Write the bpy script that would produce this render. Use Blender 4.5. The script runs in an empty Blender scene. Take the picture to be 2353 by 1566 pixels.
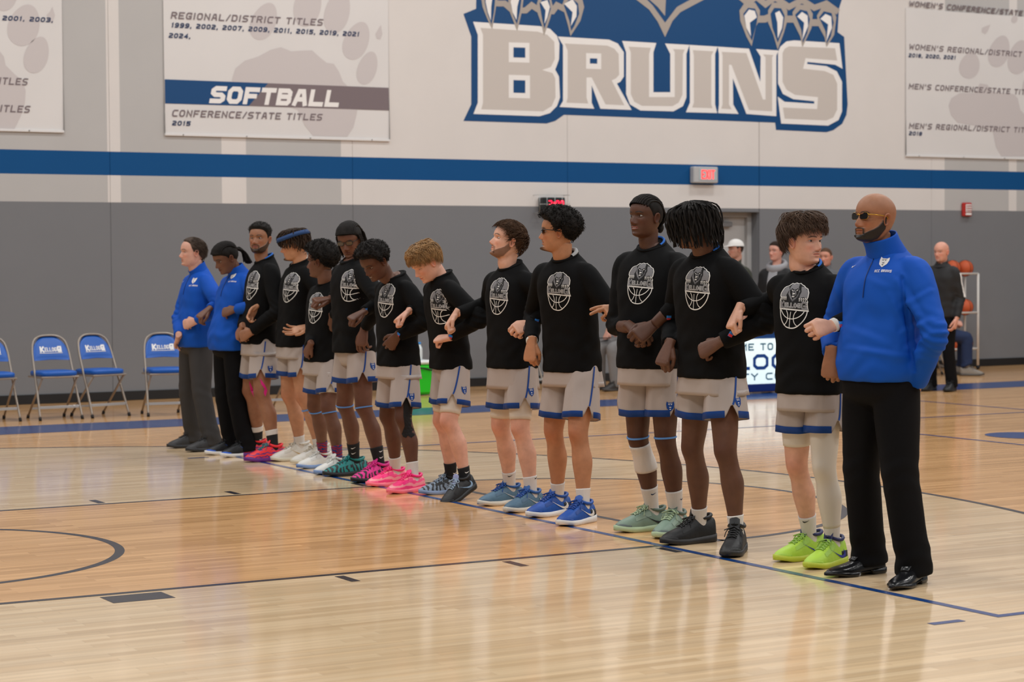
import bpy, math, random
import numpy as np
from mathutils import Vector, Matrix
from mathutils.bvhtree import BVHTree
from mathutils.geometry import tessellate_polygon

random.seed(7); RNG = np.random.default_rng(11)
SC = bpy.context.scene
COL = SC.collection
W, H = 2353.0, 1566.0

# ------------------------------------------------------------------ camera
FPX, YAW, PITCH, ROLL = 4709.0474, -0.5162564, -0.0377563, -0.0062818
CAM = np.array([-0.927429, -9.404775, 1.567211])
def _axes():
    cy, sy, cp, sp = math.cos(YAW), math.sin(YAW), math.cos(PITCH), math.sin(PITCH)
    F = np.array([-sy*cp, cy*cp, sp]); R = np.array([cy, sy, 0.0]); U = np.cross(R, F)
    return F, R*math.cos(ROLL)+U*math.sin(ROLL), -R*math.sin(ROLL)+U*math.cos(ROLL)
CF, CR, CU = _axes()
cam_d = bpy.data.cameras.new('camera'); cam = bpy.data.objects.new('camera', cam_d); COL.objects.link(cam)
cam_d.sensor_width = 36.0; cam_d.sensor_fit = 'HORIZONTAL'; cam_d.lens = FPX/W*36.0
cam_d.clip_start = .1; cam_d.clip_end = 200
cam.matrix_world = Matrix(((CR[0], CU[0], -CF[0], CAM[0]), (CR[1], CU[1], -CF[1], CAM[1]), (CR[2], CU[2], -CF[2], CAM[2]), (0, 0, 0, 1)))
cam_d.dof.use_dof = True; cam_d.dof.focus_distance = 11.4; cam_d.dof.aperture_fstop = 4.0
SC.camera = cam

# ------------------------------------------------------------------ light
SC.view_settings.view_transform = 'Standard'; SC.view_settings.look = 'None'
SC.view_settings.gamma = 1.0; SC.view_settings.use_curve_mapping = False
SC.view_settings.exposure = 0.0
wd = bpy.data.worlds.new('gym_ambient'); SC.world = wd; wd.use_nodes = True
wd.node_tree.nodes['Background'].inputs[0].default_value = (.90, .95, 1.0, 1)
wd.node_tree.nodes['Background'].inputs[1].default_value = .17
def area(x, y, z, sx, sy, power, col=(1, .985, .965)):
    l = bpy.data.lights.new('high_bay_lamp', 'AREA'); l.shape = 'RECTANGLE'; l.size = sx; l.size_y = sy
    l.energy = power; l.color = col
    o = bpy.data.objects.new('high_bay_lamp', l); COL.objects.link(o); o.location = (x, y, z)
for lx in (-2.5, 3.5, 9.5, 15.5, 21.5):
    for ly in (-11.0, -5.5, 0.0, 5.5, 10.2):
        area(lx, ly, 8.6, 1.3, .7, 152)

# ------------------------------------------------------------------ pixel -> direction -> place
def ray(x, y): return CF + CR*(x-W/2)/FPX - CU*(y-H/2)/FPX
def onz(x, y, z=0.0):
    d = ray(x, y); return CAM + d*((z-CAM[2])/d[2])
def ony(x, y, Y):
    d = ray(x, y); return CAM + d*((Y-CAM[1])/d[1])
YW = 13.578                                     # the far wall

# ------------------------------------------------------------------ mesh helpers
def norm(v): v = np.asarray(v, float); return v/(np.linalg.norm(v)+1e-12)
def mk(name, V, Q=None, T=None, mats=None, parent=None, smooth=True, colors=None, mi=None):
    V = np.asarray(V, np.float32).reshape(-1, 3)
    Q = np.zeros((0, 4), int) if Q is None else np.asarray(Q, int).reshape(-1, 4)
    T = np.zeros((0, 3), int) if T is None else np.asarray(T, int).reshape(-1, 3)
    me = bpy.data.meshes.new(name); nq, nt = len(Q), len(T)
    me.vertices.add(len(V)); me.vertices.foreach_set('co', V.ravel())
    me.loops.add(nq*4+nt*3)
    me.loops.foreach_set('vertex_index', np.concatenate([Q.ravel(), T.ravel()]).astype(np.int32))
    me.polygons.add(nq+nt)
    st = np.concatenate([np.arange(nq)*4, nq*4+np.arange(nt)*3]).astype(np.int32)
    me.polygons.foreach_set('loop_start', st)
    if mi is not None: me.polygons.foreach_set('material_index', np.asarray(mi, np.int32))
    me.update(calc_edges=True); me.validate()
    me.polygons.foreach_set('use_smooth', np.full(len(me.polygons), smooth))
    if mats is not None:
        for m in (mats if isinstance(mats, (list, tuple)) else [mats]): me.materials.append(m)
    if colors is not None:
        a = me.color_attributes.new('Col', 'FLOAT_COLOR', 'POINT')
        c = np.ones((len(V), 4), np.float32); c[:, :3] = colors; a.data.foreach_set('color', c.ravel())
    return link(name, me, parent)
def link(name, me, parent=None):
    o = bpy.data.objects.new(name, me); COL.objects.link(o)
    if parent is not None: o.parent = parent
    return o
def tag(o, label=None, cat=None, group=None, kind=None):
    if label: o['label'] = label
    if cat: o['category'] = cat
    if group: o['group'] = group
    if kind: o['kind'] = kind
    return o
def empty(name, label, cat, group=None, loc=(0, 0, 0)):
    o = bpy.data.objects.new(name, None); COL.objects.link(o); o.location = loc; o.empty_display_size = .1
    return tag(o, label, cat, group)

class MB:
    """collects pieces of ONE mesh"""
    def __init__(s): s.V = []; s.Q = []; s.T = []; s.C = []; s.n = 0; s.MQ = []; s.MT = []
    def add(s, V, Q=None, T=None, col=None, m=0):
        V = np.asarray(V, float).reshape(-1, 3)
        if Q is not None and len(Q): q = np.asarray(Q, int).reshape(-1, 4)+s.n; s.Q.append(q); s.MQ.append(np.full(len(q), m))
        if T is not None and len(T): t = np.asarray(T, int).reshape(-1, 3)+s.n; s.T.append(t); s.MT.append(np.full(len(t), m))
        s.V.append(V)
        c = np.ones((len(V), 3)) if col is None else np.broadcast_to(np.asarray(col, float), (len(V), 3)); s.C.append(c)
        s.n += len(V); return s
    def get(s):
        V = np.concatenate(s.V); Q = np.concatenate(s.Q) if s.Q else np.zeros((0, 4), int); T = np.concatenate(s.T) if s.T else np.zeros((0, 3), int)
        return V, Q, T
    def build(s, name, mats, parent=None, smooth=True, colors=False, loc=None):
        V, Q, T = s.get()
        if loc is not None: V = V-np.asarray(loc)
        o = mk(name, V, Q, T, mats, parent, smooth, np.concatenate(s.C) if colors else None, np.concatenate(s.MQ+s.MT) if (s.MQ or s.MT) else None)
        if loc is not None: o.location = loc
        return o
def box(mb, c, s, R=None, m=0, bev=0.0):
    """box at centre c, full size s, rotation R (3x3), chamfered corners"""
    c = np.asarray(c, float); h = np.asarray(s, float)/2
    if bev <= 0:
        V = np.array([(i, j, k) for i in (-1, 1) for j in (-1, 1) for k in (-1, 1)], float)*h
        Q = [(0, 1, 3, 2), (4, 6, 7, 5), (0, 4, 5, 1), (2, 3, 7, 6), (0, 2, 6, 4), (1, 5, 7, 3)]; T = None
    else:
        b = min(bev, h.min()*.9); V = []; Q = []; T = []; idx = {}
        for i in (-1, 1):
            for j in (-1, 1):
                for k in (-1, 1):
                    for a in range(3):
                        p = [i*(h[0]-b), j*(h[1]-b), k*(h[2]-b)]; p[a] += (i, j, k)[a]*b
                        idx[i, j, k, a] = len(V); V.append(p)
                    t = (idx[i, j, k, 0], idx[i, j, k, 1], idx[i, j, k, 2]); T.append(t if i*j*k > 0 else t[::-1])
        for a in range(3):
            b_, c_ = (a+1) % 3, (a+2) % 3
            for sg in (-1, 1):
                q = []
                for (u, v) in ((-1, -1), (1, -1), (1, 1), (-1, 1)):
                    k = [0, 0, 0]; k[a] = sg; k[b_] = u; k[c_] = v; q.append(idx[k[0], k[1], k[2], a])
                Q.append(q if sg > 0 else q[::-1])
            for u in (-1, 1):
                for v in (-1, 1):
                    def key(s_, ax):
                        k = [0, 0, 0]; k[a] = s_; k[b_] = u; k[c_] = v; return idx[k[0], k[1], k[2], ax]
                    q = (key(-1, b_), key(1, b_), key(1, c_), key(-1, c_)); Q.append(q if u*v > 0 else q[::-1])
        V = np.array(V)
    if R is not None: V = V@np.asarray(R).T
    mb.add(V+c, Q, T, m=m); return mb
def loft(rings, cap=(True, True)):
    """rings (n,m,3) -> V,Q,T"""
    R = np.asarray(rings, float); n, m, _ = R.shape
    V = R.reshape(-1, 3); i = np.arange(n-1)[:, None]; j = np.arange(m)[None, :]; j2 = (j+1) % m
    Q = np.stack([i*m+j, i*m+j2, (i+1)*m+j2, (i+1)*m+j], -1).reshape(-1, 4); T = []
    add = []
    k = np.arange(m)
    if cap[0]:
        c = len(V)+len(add); add.append(R[0].mean(0)); T.append(np.stack([(k+1) % m, k, np.full(m, c)], -1))
    if cap[1]:
        c = len(V)+len(add); add.append(R[-1].mean(0)); b = (n-1)*m; T.append(np.stack([b+k, b+(k+1) % m, np.full(m, c)], -1))
    if add: V = np.concatenate([V, np.array(add)])
    return V, Q, (np.concatenate(T) if T else None)
def catmull(P, n):
    """resample rows of P (k,d) to n rows, centripetal-ish smooth"""
    P = np.asarray(P, float); k = len(P)
    if k == 2: t = np.linspace(0, 1, n)[:, None]; return P[0]*(1-t)+P[1]*t
    d = np.linalg.norm(np.diff(P[:, :3], axis=0), axis=1)+1e-9; u = np.concatenate([[0], np.cumsum(d)])
    m = np.zeros_like(P)
    m[1:-1] = (P[2:]-P[:-2])/(u[2:]-u[:-2])[:, None]; m[0] = (P[1]-P[0])/d[0]; m[-1] = (P[-1]-P[-2])/d[-1]
    s = np.linspace(0, u[-1], n); i = np.clip(np.searchsorted(u, s, 'right')-1, 0, k-2)
    h = (u[i+1]-u[i])[:, None]; t = ((s-u[i])[:, None])/h
    return (2*t**3-3*t**2+1)*P[i]+(t**3-2*t**2+t)*h*m[i]+(-2*t**3+3*t**2)*P[i+1]+(t**3-t**2)*h*m[i+1]
def tube(pts, rad, n=16, m=14, ref=(0, 0, 1), dens=True, off=None):
    """path pts (k,3); rad (k,) or (k,2) [along ref, across]; off (k,) shift along ref -> rings (n,m,3)"""
    pts = np.asarray(pts, float); rad = np.asarray(rad, float)
    if rad.ndim == 1: rad = np.stack([rad, rad], 1)
    off = np.zeros(len(pts)) if off is None else np.asarray(off, float)
    D = np.concatenate([pts, rad, off[:, None]], 1)
    if dens: D = catmull(D, n)
    P, ra, of = D[:, :3], D[:, 3:5], D[:, 5]
    t = np.gradient(P, axis=0); t /= np.linalg.norm(t, axis=1)[:, None]+1e-12
    ref = np.broadcast_to(np.asarray(ref, float), t.shape)
    a = ref-(ref*t).sum(1)[:, None]*t; a /= np.linalg.norm(a, axis=1)[:, None]+1e-9
    b = np.cross(t, a)
    th = np.linspace(0, 2*np.pi, m, endpoint=False)
    return (P+a*of[:, None])[:, None, :]+a[:, None, :]*(np.cos(th)[None, :, None]*ra[:, 0][:, None, None])+b[:, None, :]*(np.sin(th)[None, :, None]*ra[:, 1][:, None, None])
def rod(mb, a, b, r, m=8, mat=0, r2=None):
    a = np.asarray(a, float); b = np.asarray(b, float); t = norm(b-a); ref = (0, 0, 1) if abs(t[2]) < .9 else (1, 0, 0)
    mb.add(*loft(tube([a, b], [r, r if r2 is None else r2], m=m, ref=ref, dens=False)), m=mat); return mb
def tubes(P, Rd, m=5):
    """many tubes at once: P (n,k,3), Rd (n,k) -> V,Q"""
    n, k, _ = P.shape
    t = np.gradient(P, axis=1); t /= np.linalg.norm(t, axis=2)[..., None]+1e-9
    ref = np.where(np.abs(t[..., 2:3]) < .8, np.array([0, 0, 1.0]), np.array([1.0, 0, 0]))
    a = np.cross(t, ref); a /= np.linalg.norm(a, axis=2)[..., None]+1e-9; b = np.cross(t, a)
    th = np.linspace(0, 2*np.pi, m, endpoint=False)
    V = P[:, :, None, :]+Rd[:, :, None, None]*(a[:, :, None, :]*np.cos(th)[None, None, :, None]+b[:, :, None, :]*np.sin(th)[None, None, :, None])
    s = np.arange(n)[:, None, None]; i = np.arange(k-1)[None, :, None]; j = np.arange(m)[None, None, :]; j2 = (j+1) % m
    f = lambda ii, jj: s*k*m+ii*m+jj
    Q = np.stack(np.broadcast_arrays(f(i, j), f(i, j2), f(i+1, j2), f(i+1, j)), -1).reshape(-1, 4)
    return V.reshape(-1, 3), Q
def sphere(c, r, nu=14, nv=9, axis=None):
    """poles along z (or axis); r scalar or 3"""
    v = np.linspace(0, np.pi, nv+1); u = np.linspace(0, 2*np.pi, nu, endpoint=False)
    R = np.stack([np.sin(v)[:, None]*np.cos(u)[None], np.sin(v)[:, None]*np.sin(u)[None], np.broadcast_to(-np.cos(v)[:, None], (nv+1, nu))], -1)
    R[0] *= [1, 1, 1]
    V, Q, T = loft(R, (False, False)); V = V*np.asarray(r)
    if axis is not None:
        a = norm(axis); x = norm(np.cross(a, (0.3, .2, 1))); y = np.cross(a, x); V = V@np.stack([x, y, a])
    return V+np.asarray(c, float), Q, None
def tri_poly(pts2):
    """2-D polygon -> triangle index list"""
    return np.array(tessellate_polygon([[Vector((p[0], p[1], 0)) for p in pts2]]), int).reshape(-1, 3)
def flat(mb, pts2, to3, m=0):
    """fill a 2-D outline, mapped by to3(array n,2)->n,3"""
    pts2 = np.asarray(pts2, float); mb.add(to3(pts2), T=tri_poly(pts2), m=m); return mb
def solidpoly(mb, pts2, to3, nrm, d, m=0):
    """2-D outline extruded by d along nrm"""
    pts2 = np.asarray(pts2, float); A = to3(pts2); B = A+np.asarray(nrm)*d; n = len(pts2); T = tri_poly(pts2); k = np.arange(n)
    mb.add(np.concatenate([A, B]), Q=np.stack([k, (k+1) % n, n+(k+1) % n, n+k], -1), T=np.concatenate([T[:, ::-1], T+n]), m=m); return mb
def rot_z(a): c, s = math.cos(a), math.sin(a); return np.array([[c, -s, 0], [s, c, 0], [0, 0, 1.0]])
def remesh(parts, voxel, smooth=4, fac=.5):
    """union several closed (V,Q,T) into one continuous mesh"""
    mb = MB()
    for p in parts: mb.add(*p)
    V, Q, T = mb.get(); o = mk('tmp', V, Q, T)
    md = o.modifiers.new('r', 'REMESH'); md.mode = 'VOXEL'; md.voxel_size = voxel; md.use_smooth_shade = True
    if smooth: ms = o.modifiers.new('s', 'SMOOTH'); ms.factor = fac; ms.iterations = smooth
    dg = bpy.context.evaluated_depsgraph_get(); me = bpy.data.meshes.new_from_object(o.evaluated_get(dg), depsgraph=dg)
    old = o.data; bpy.data.objects.remove(o); bpy.data.meshes.remove(old)
    return me
def mesh_np(me):
    V = np.empty(len(me.vertices)*3, np.float32); me.vertices.foreach_get('co', V)
    lt = np.empty(len(me.polygons), np.int32); me.polygons.foreach_get('loop_total', lt)
    L = np.empty(len(me.loops), np.int32); me.loops.foreach_get('vertex_index', L)
    st = np.concatenate([[0], np.cumsum(lt)[:-1]])
    q = lt == 4; t = lt == 3
    return V.reshape(-1, 3).astype(float), L[st[q][:, None]+np.arange(4)], L[st[t][:, None]+np.arange(3)]
def bvh_np(V, Q, T):
    return BVHTree.FromPolygons([tuple(v) for v in V], [tuple(q) for q in Q.tolist()]+[tuple(t) for t in T.tolist()])

# ------------------------------------------------------------------ materials
def srgb(r, g=None, b=None):
    c = np.array([r, g, b] if g is not None else r, float)/255.0
    return tuple(np.where(c <= .04045, c/12.92, ((c+.055)/1.055)**2.4))
MATS = {}
def mat(name, col=(.5, .5, .5), rough=.6, metal=0.0, spec=.4, bump=0.0, bscale=40.0, bstretch=(1, 1, 1), var=0.0, vscale=6.0, emit=None, estr=0.0, coat=0.0, sheen=0.0, attr=False, sss=0.0, fine=0.0):
    if name in MATS: return MATS[name]
    m = bpy.data.materials.new(name); m.use_nodes = True; nt = m.node_tree; b = nt.nodes['Principled BSDF']
    L = nt.links.new
    b.inputs['Base Color'].default_value = (*col, 1); b.inputs['Roughness'].default_value = rough; b.inputs['Metallic'].default_value = metal
    b.inputs['Specular IOR Level'].default_value = spec; b.inputs['Coat Weight'].default_value = coat; b.inputs['Coat Roughness'].default_value = .15
    if sheen: b.inputs['Sheen Weight'].default_value = sheen; b.inputs['Sheen Roughness'].default_value = .5
    if sss:
        b.inputs['Subsurface Weight'].default_value = sss; b.inputs['Subsurface Radius'].default_value = (.6, .25, .15); b.inputs['Subsurface Scale'].default_value = .008
    tc = nt.nodes.new('ShaderNodeTexCoord'); src = None
    if attr:
        at = nt.nodes.new('ShaderNodeAttribute'); at.attribute_name = 'Col'; src = at.outputs['Color']
    if var:
        n = nt.nodes.new('ShaderNodeTexNoise'); n.inputs['Scale'].default_value = vscale; n.inputs['Detail'].default_value = 5
        mr = nt.nodes.new('ShaderNodeMapRange'); mr.inputs['From Min'].default_value = .3; mr.inputs['From Max'].default_value = .7
        mr.inputs['To Min'].default_value = 1-var; mr.inputs['To Max'].default_value = 1+var
        mx = nt.nodes.new('ShaderNodeVectorMath'); mx.operation = 'SCALE'
        L(tc.outputs['Object'], n.inputs['Vector']); L(n.outputs['Fac'], mr.inputs['Value']); L(mr.outputs[0], mx.inputs['Scale'])
        if src is not None: L(src, mx.inputs[0])
        else: mx.inputs[0].default_value = col
        src = mx.outputs[0]
    if src is not None: L(src, b.inputs['Base Color'])
    if bump or fine:
        mp = nt.nodes.new('ShaderNodeMapping'); mp.inputs['Scale'].default_value = bstretch
        n = nt.nodes.new('ShaderNodeTexNoise'); n.inputs['Scale'].default_value = bscale; n.inputs['Detail'].default_value = 3
        bp = nt.nodes.new('ShaderNodeBump'); bp.inputs['Strength'].default_value = bump; bp.inputs['Distance'].default_value = .01
        L(tc.outputs['Object'], mp.inputs['Vector']); L(mp.outputs[0], n.inputs['Vector']); L(n.outputs['Fac'], bp.inputs['Height']); L(bp.outputs[0], b.inputs['Normal'])
        if fine:
            n2 = nt.nodes.new('ShaderNodeTexNoise'); n2.inputs['Scale'].default_value = 700; n2.inputs['Detail'].default_value = 2
            b2 = nt.nodes.new('ShaderNodeBump'); b2.inputs['Strength'].default_value = fine; b2.inputs['Distance'].default_value = .001
            L(tc.outputs['Object'], n2.inputs['Vector']); L(n2.outputs['Fac'], b2.inputs['Height']); L(bp.outputs[0], b2.inputs['Normal']); L(b2.outputs[0], b.inputs['Normal'])
    if emit is not None:
        b.inputs['Emission Color'].default_value = (*emit, 1); b.inputs['Emission Strength'].default_value = estr
    MATS[name] = m; return m
def stripes_mat(name, c1, c2, scale=30.0, dist=6.0, axis='X', rough=.55, thr=.5, detail_scale=1.5):
    """two-tone warped stripes (animal-stripe knit etc.)"""
    if name in MATS: return MATS[name]
    m = bpy.data.materials.new(name); m.use_nodes = True; nt = m.node_tree; b = nt.nodes['Principled BSDF']; L = nt.links.new
    tc = nt.nodes.new('ShaderNodeTexCoord'); w = nt.nodes.new('ShaderNodeTexWave'); w.bands_direction = axis
    w.inputs['Scale'].default_value = scale; w.inputs['Distortion'].default_value = dist; w.inputs['Detail Scale'].default_value = detail_scale; w.inputs['Detail'].default_value = 2
    r = nt.nodes.new('ShaderNodeValToRGB'); r.color_ramp.elements[0].position = thr-.04; r.color_ramp.elements[1].position = thr+.04
    r.color_ramp.elements[0].color = (*c1, 1); r.color_ramp.elements[1].color = (*c2, 1)
    L(tc.outputs['Object'], w.inputs['Vector']); L(w.outputs['Fac'], r.inputs['Fac']); L(r.outputs[0], b.inputs['Base Color'])
    b.inputs['Roughness'].default_value = rough
    MATS[name] = m; return m

# ------------------------------------------------------------------ block lettering (strokes)
c_ = .22
def _o(): return [(c_, 0), (1-c_, 0), (1, c_), (1, 1-c_), (1-c_, 1), (c_, 1), (0, 1-c_), (0, c_), (c_, 0)]
GL = {
 'A': [[(0, 0), (.3, 1), (.7, 1), (1, 0)], [(.14, .35), (.86, .35)]],
 'B': [[(0, 0), (0, 1), (.8, 1), (1, .85), (1, .65), (.85, .52), (0, .52)], [(.85, .52), (1, .38), (1, .15), (.85, 0), (0, 0)]],
 'C': [[(1, 1), (c_, 1), (0, 1-c_), (0, c_), (c_, 0), (1, 0)]],
 'D': [[(0, 0), (0, 1), (1-c_, 1), (1, 1-c_), (1, c_), (1-c_, 0), (0, 0)]],
 'E': [[(1, 1), (0, 1), (0, 0), (1, 0)], [(0, .5), (.8, .5)]],
 'F': [[(1, 1), (0, 1), (0, 0)], [(0, .48), (.8, .48)]],
 'G': [[(1, .8), (1, 1), (c_, 1), (0, 1-c_), (0, c_), (c_, 0), (1, 0), (1, .42), (.58, .42)]],
 'H': [[(0, 0), (0, 1)], [(1, 0), (1, 1)], [(0, .5), (1, .5)]],
 'I': [[(.5, 0), (.5, 1)]],
 'K': [[(0, 0), (0, 1)], [(1, 1), (.25, .5), (1, 0)], [(0, .5), (.3, .5)]],
 'L': [[(0, 1), (0, 0), (1, 0)]],
 'M': [[(0, 0), (0, 1), (.5, .35), (1, 1), (1, 0)]],
 'N': [[(0, 0), (0, 1), (1, 0), (1, 1)]],
 'O': [_o()],
 'P': [[(0, 0), (0, 1), (1-c_, 1), (1, 1-c_), (1, .6), (1-c_, .45), (0, .45)]],
 'R': [[(0, 0), (0, 1), (1-c_, 1), (1, 1-c_), (1, .65), (1-c_, .48), (0, .48)], [(.55, .48), (1, 0)]],
 'S': [[(1, 1), (c_, 1), (0, .85), (0, .65), (c_, .5), (1-c_, .5), (1, .35), (1, .15), (1-c_, 0), (0, 0)]],
 'T': [[(0, 1), (1, 1)], [(.5, 1), (.5, 0)]],
 'U': [[(0, 1), (0, c_), (c_, 0), (1-c_, 0), (1, c_), (1, 1)]],
 'V': [[(0, 1), (.5, 0), (1, 1)]],
 'W': [[(0, 1), (.2, 0), (.5, .7), (.8, 0), (1, 1)]],
 'X': [[(0, 0), (1, 1)], [(0, 1), (1, 0)]],
 'Y': [[(0, 1), (.5, .5), (1, 1)], [(.5, .5), (.5, 0)]],
 '0': [_o()], '1': [[(.3, .9), (.6, 1), (.6, 0)]],
 '2': [[(0, 1), (1-c_, 1), (1, 1-c_), (1, .62), (1-c_, .5), (c_, .45), (0, .3), (0, 0), (1, 0)]],
 '3': [[(0, 1), (.85, 1), (1, .85), (1, .62), (.85, .5), (.3, .5)], [(.85, .5), (1, .38), (1, .15), (.85, 0), (0, 0)]],
 '4': [[(.8, 0), (.8, 1), (0, .3), (1, .3)]],
 '5': [[(1, 1), (0, 1), (0, .55), (.85, .55), (1, .4), (1, .15), (.85, 0), (0, 0)]],
 '7': [[(0, 1), (1, 1), (.4, 0)]],
 '8': [_o(), [(0, .5), (1, .5)]],
 '9': [[(1, .45), (c_, .45), (0, .6), (0, .85), (c_, 1), (1-c_, 1), (1, 1-c_), (1, c_), (1-c_, 0), (0, 0)]],
 '/': [[(0, 0), (1, 1)]], ',': [[(.35, .05), (.2, -.15)]], "'": [[(.4, 1), (.3, .75)]], ':': [[(.5, .2), (.5, .3)], [(.5, .7), (.5, .8)]], '.': [[(.4, 0), (.4, .05)]], '-': [[(.1, .5), (.9, .5)]],
}
GW = {'I': .35, ' ': .55, ',': .4, "'": .4, '/': .7, '1': .6, '.': .35, ':': .4, 'W': 1.25, 'M': 1.2}
def stroke2(P, t):
    """mitred strip along 2-D polyline -> V (2n,2), Q"""
    P = np.asarray(P, float); n = len(P); closed = np.allclose(P[0], P[-1]); d = np.diff(P, axis=0); d /= np.linalg.norm(d, axis=1)[:, None]+1e-12
    nr = np.stack([-d[:, 1], d[:, 0]], 1)
    o = np.zeros((n, 2))
    for i in range(n):
        a = nr[i-1] if i > 0 else (nr[-1] if closed else nr[0]); b = nr[i] if i < n-1 else (nr[0] if closed else nr[-1])
        m = a+b; l = np.linalg.norm(m)
        if l < .3: o[i] = b
        else: m /= l; o[i] = m/max(.45, m@b)
    A = P+o*t/2; B = P-o*t/2
    if not closed: A[0] -= d[0]*t*.5; B[0] -= d[0]*t*.5; A[-1] += d[-1]*t*.5; B[-1] += d[-1]*t*.5
    k = np.arange(n-1)
    return np.concatenate([A, B]), np.stack([k, n+k, n+k+1, k+1], -1)
def text2(s, width, height, weight=.2, gap=.28, slant=0.0, big_first=1.0, only=None):
    """list of (V2,Q) for a line of block capitals fitted to width x height (origin lower left)"""
    ws = [GW.get(c, 1.0)*(big_first if c.islower() else 1) for c in s]; tot = sum(ws)+gap*(len(s)-1); u = width/tot; t = weight*min(height, u*1.25)
    x = 0.0; out = []
    for ci, (c, w_) in enumerate(zip(s, ws)):
        for pl in (GL.get(c, []) if only in (None, ci) else []):
            P = np.array(pl, float); P[:, 0] = x+t/2+P[:, 0]*max(1e-6, w_*u-t); P[:, 1] = t/2+P[:, 1]*(height-t)
            V, Q = stroke2(P, t); V[:, 0] += slant*V[:, 1]; out.append((V, Q))
        x += (w_+gap)*u
    return out
def add_text(mb, s, width, height, to3, m=0, **k):
    n = 0
    for V, Q in text2(s, width, height, **k):
        W3 = to3(V); nr = norm(np.cross(to3(V+[[1e-3, 0]])[0]-W3[0], to3(V+[[0, 1e-3]])[0]-W3[0]))
        for q in Q:                                    # each stroke segment a hair prouder than the last: no coincident faces
            mb.add(W3[q]+nr*(.00012*(n % 7)), Q=[(0, 1, 2, 3)], m=m); n += 1
    return mb

# ================================================================== THE SETTING
def wood(name, tint, dark, light):
    m = bpy.data.materials.new(name); m.use_nodes = True; nt = m.node_tree; b = nt.nodes['Principled BSDF']; L = nt.links.new
    tc = nt.nodes.new('ShaderNodeTexCoord')
    br = nt.nodes.new('ShaderNodeTexBrick'); br.offset = .37; br.offset_frequency = 3; br.squash = .62; br.squash_frequency = 2
    br.inputs['Scale'].default_value = 1.0; br.inputs['Brick Width'].default_value = .92; br.inputs['Row Height'].default_value = .057
    br.inputs['Mortar Size'].default_value = .0007; br.inputs['Mortar Smooth'].default_value = .3
    br.inputs['Color1'].default_value = (*[t*light for t in tint], 1); br.inputs['Color2'].default_value = (tint[0]*dark, tint[1]*dark*.95, tint[2]*dark*.88, 1)
    br.inputs['Mortar'].default_value = (*[t*.55 for t in tint], 1)
    L(tc.outputs['Object'], br.inputs['Vector'])
    mp = nt.nodes.new('ShaderNodeMapping'); mp.inputs['Scale'].default_value = (1.1, 34, 1)
    n = nt.nodes.new('ShaderNodeTexNoise'); n.inputs['Scale'].default_value = 1.6; n.inputs['Detail'].default_value = 8; n.inputs['Roughness'].default_value = .6
    L(tc.outputs['Object'], mp.inputs['Vector']); L(mp.outputs[0], n.inputs['Vector'])
    mr = nt.nodes.new('ShaderNodeMapRange'); mr.inputs['From Min'].default_value = .28; mr.inputs['From Max'].default_value = .72; mr.inputs['To Min'].default_value = .88; mr.inputs['To Max'].default_value = 1.09
    L(n.outputs['Fac'], mr.inputs['Value'])
    n2 = nt.nodes.new('ShaderNodeTexNoise'); n2.inputs['Scale'].default_value = 1.0; n2.inputs['Detail'].default_value = 3
    mp2 = nt.nodes.new('ShaderNodeMapping'); mp2.inputs['Scale'].default_value = (.35, 17.5, 1)
    L(tc.outputs['Object'], mp2.inputs['Vector']); L(mp2.outputs[0], n2.inputs['Vector'])
    mr2 = nt.nodes.new('ShaderNodeMapRange'); mr2.inputs['From Min'].default_value = .35; mr2.inputs['From Max'].default_value = .65; mr2.inputs['To Min'].default_value = .90; mr2.inputs['To Max'].default_value = 1.06
    L(n2.outputs['Fac'], mr2.inputs['Value'])
    mu = nt.nodes.new('ShaderNodeMath'); mu.operation = 'MULTIPLY'; L(mr.outputs[0], mu.inputs[0]); L(mr2.outputs[0], mu.inputs[1])
    vm = nt.nodes.new('ShaderNodeVectorMath'); vm.operation = 'SCALE'; L(br.outputs['Color'], vm.inputs[0]); L(mu.outputs[0], vm.inputs['Scale'])
    L(vm.outputs[0], b.inputs['Base Color'])
    b.inputs['Roughness'].default_value = .115; b.inputs['Specular IOR Level'].default_value = .5
    bp = nt.nodes.new('ShaderNodeBump'); bp.inputs['Strength'].default_value = .02; bp.inputs['Distance'].default_value = .002
    L(n.outputs['Fac'], bp.inputs['Height']); L(bp.outputs[0], b.inputs['Normal'])
    MATS[name] = m; return m
M_NAT = wood('maple_natural', srgb(232, 182, 128), .80, 1.06)
M_PALE = wood('maple_pale', srgb(228, 200, 162), .88, 1.05)
M_LBLK = mat('court_line_black', srgb(44, 44, 50), .22, spec=.5)
M_LBLU = mat('court_line_blue', srgb(20, 62, 122), .2, spec=.5)

HOOP = np.array([1.6, 1.829]); LW = .0508
fl = MB(); fl.add([(-12, -14, 0), (27, -14, 0), (27, YW+.4, 0), (-12, YW+.4, 0)], Q=[(0, 1, 2, 3)])
floor = tag(fl.build('floor', M_NAT, smooth=False), 'varnished maple gym floor with black and blue court lines', kind='structure')
def zlev(z): return lambda P: np.column_stack([P, np.full(len(P), z)])
def arc(c, r, a0, a1, n): a = np.radians(np.linspace(a0, a1, n)); return np.column_stack([c[0]+r*np.cos(a), c[1]+r*np.sin(a)])
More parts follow.
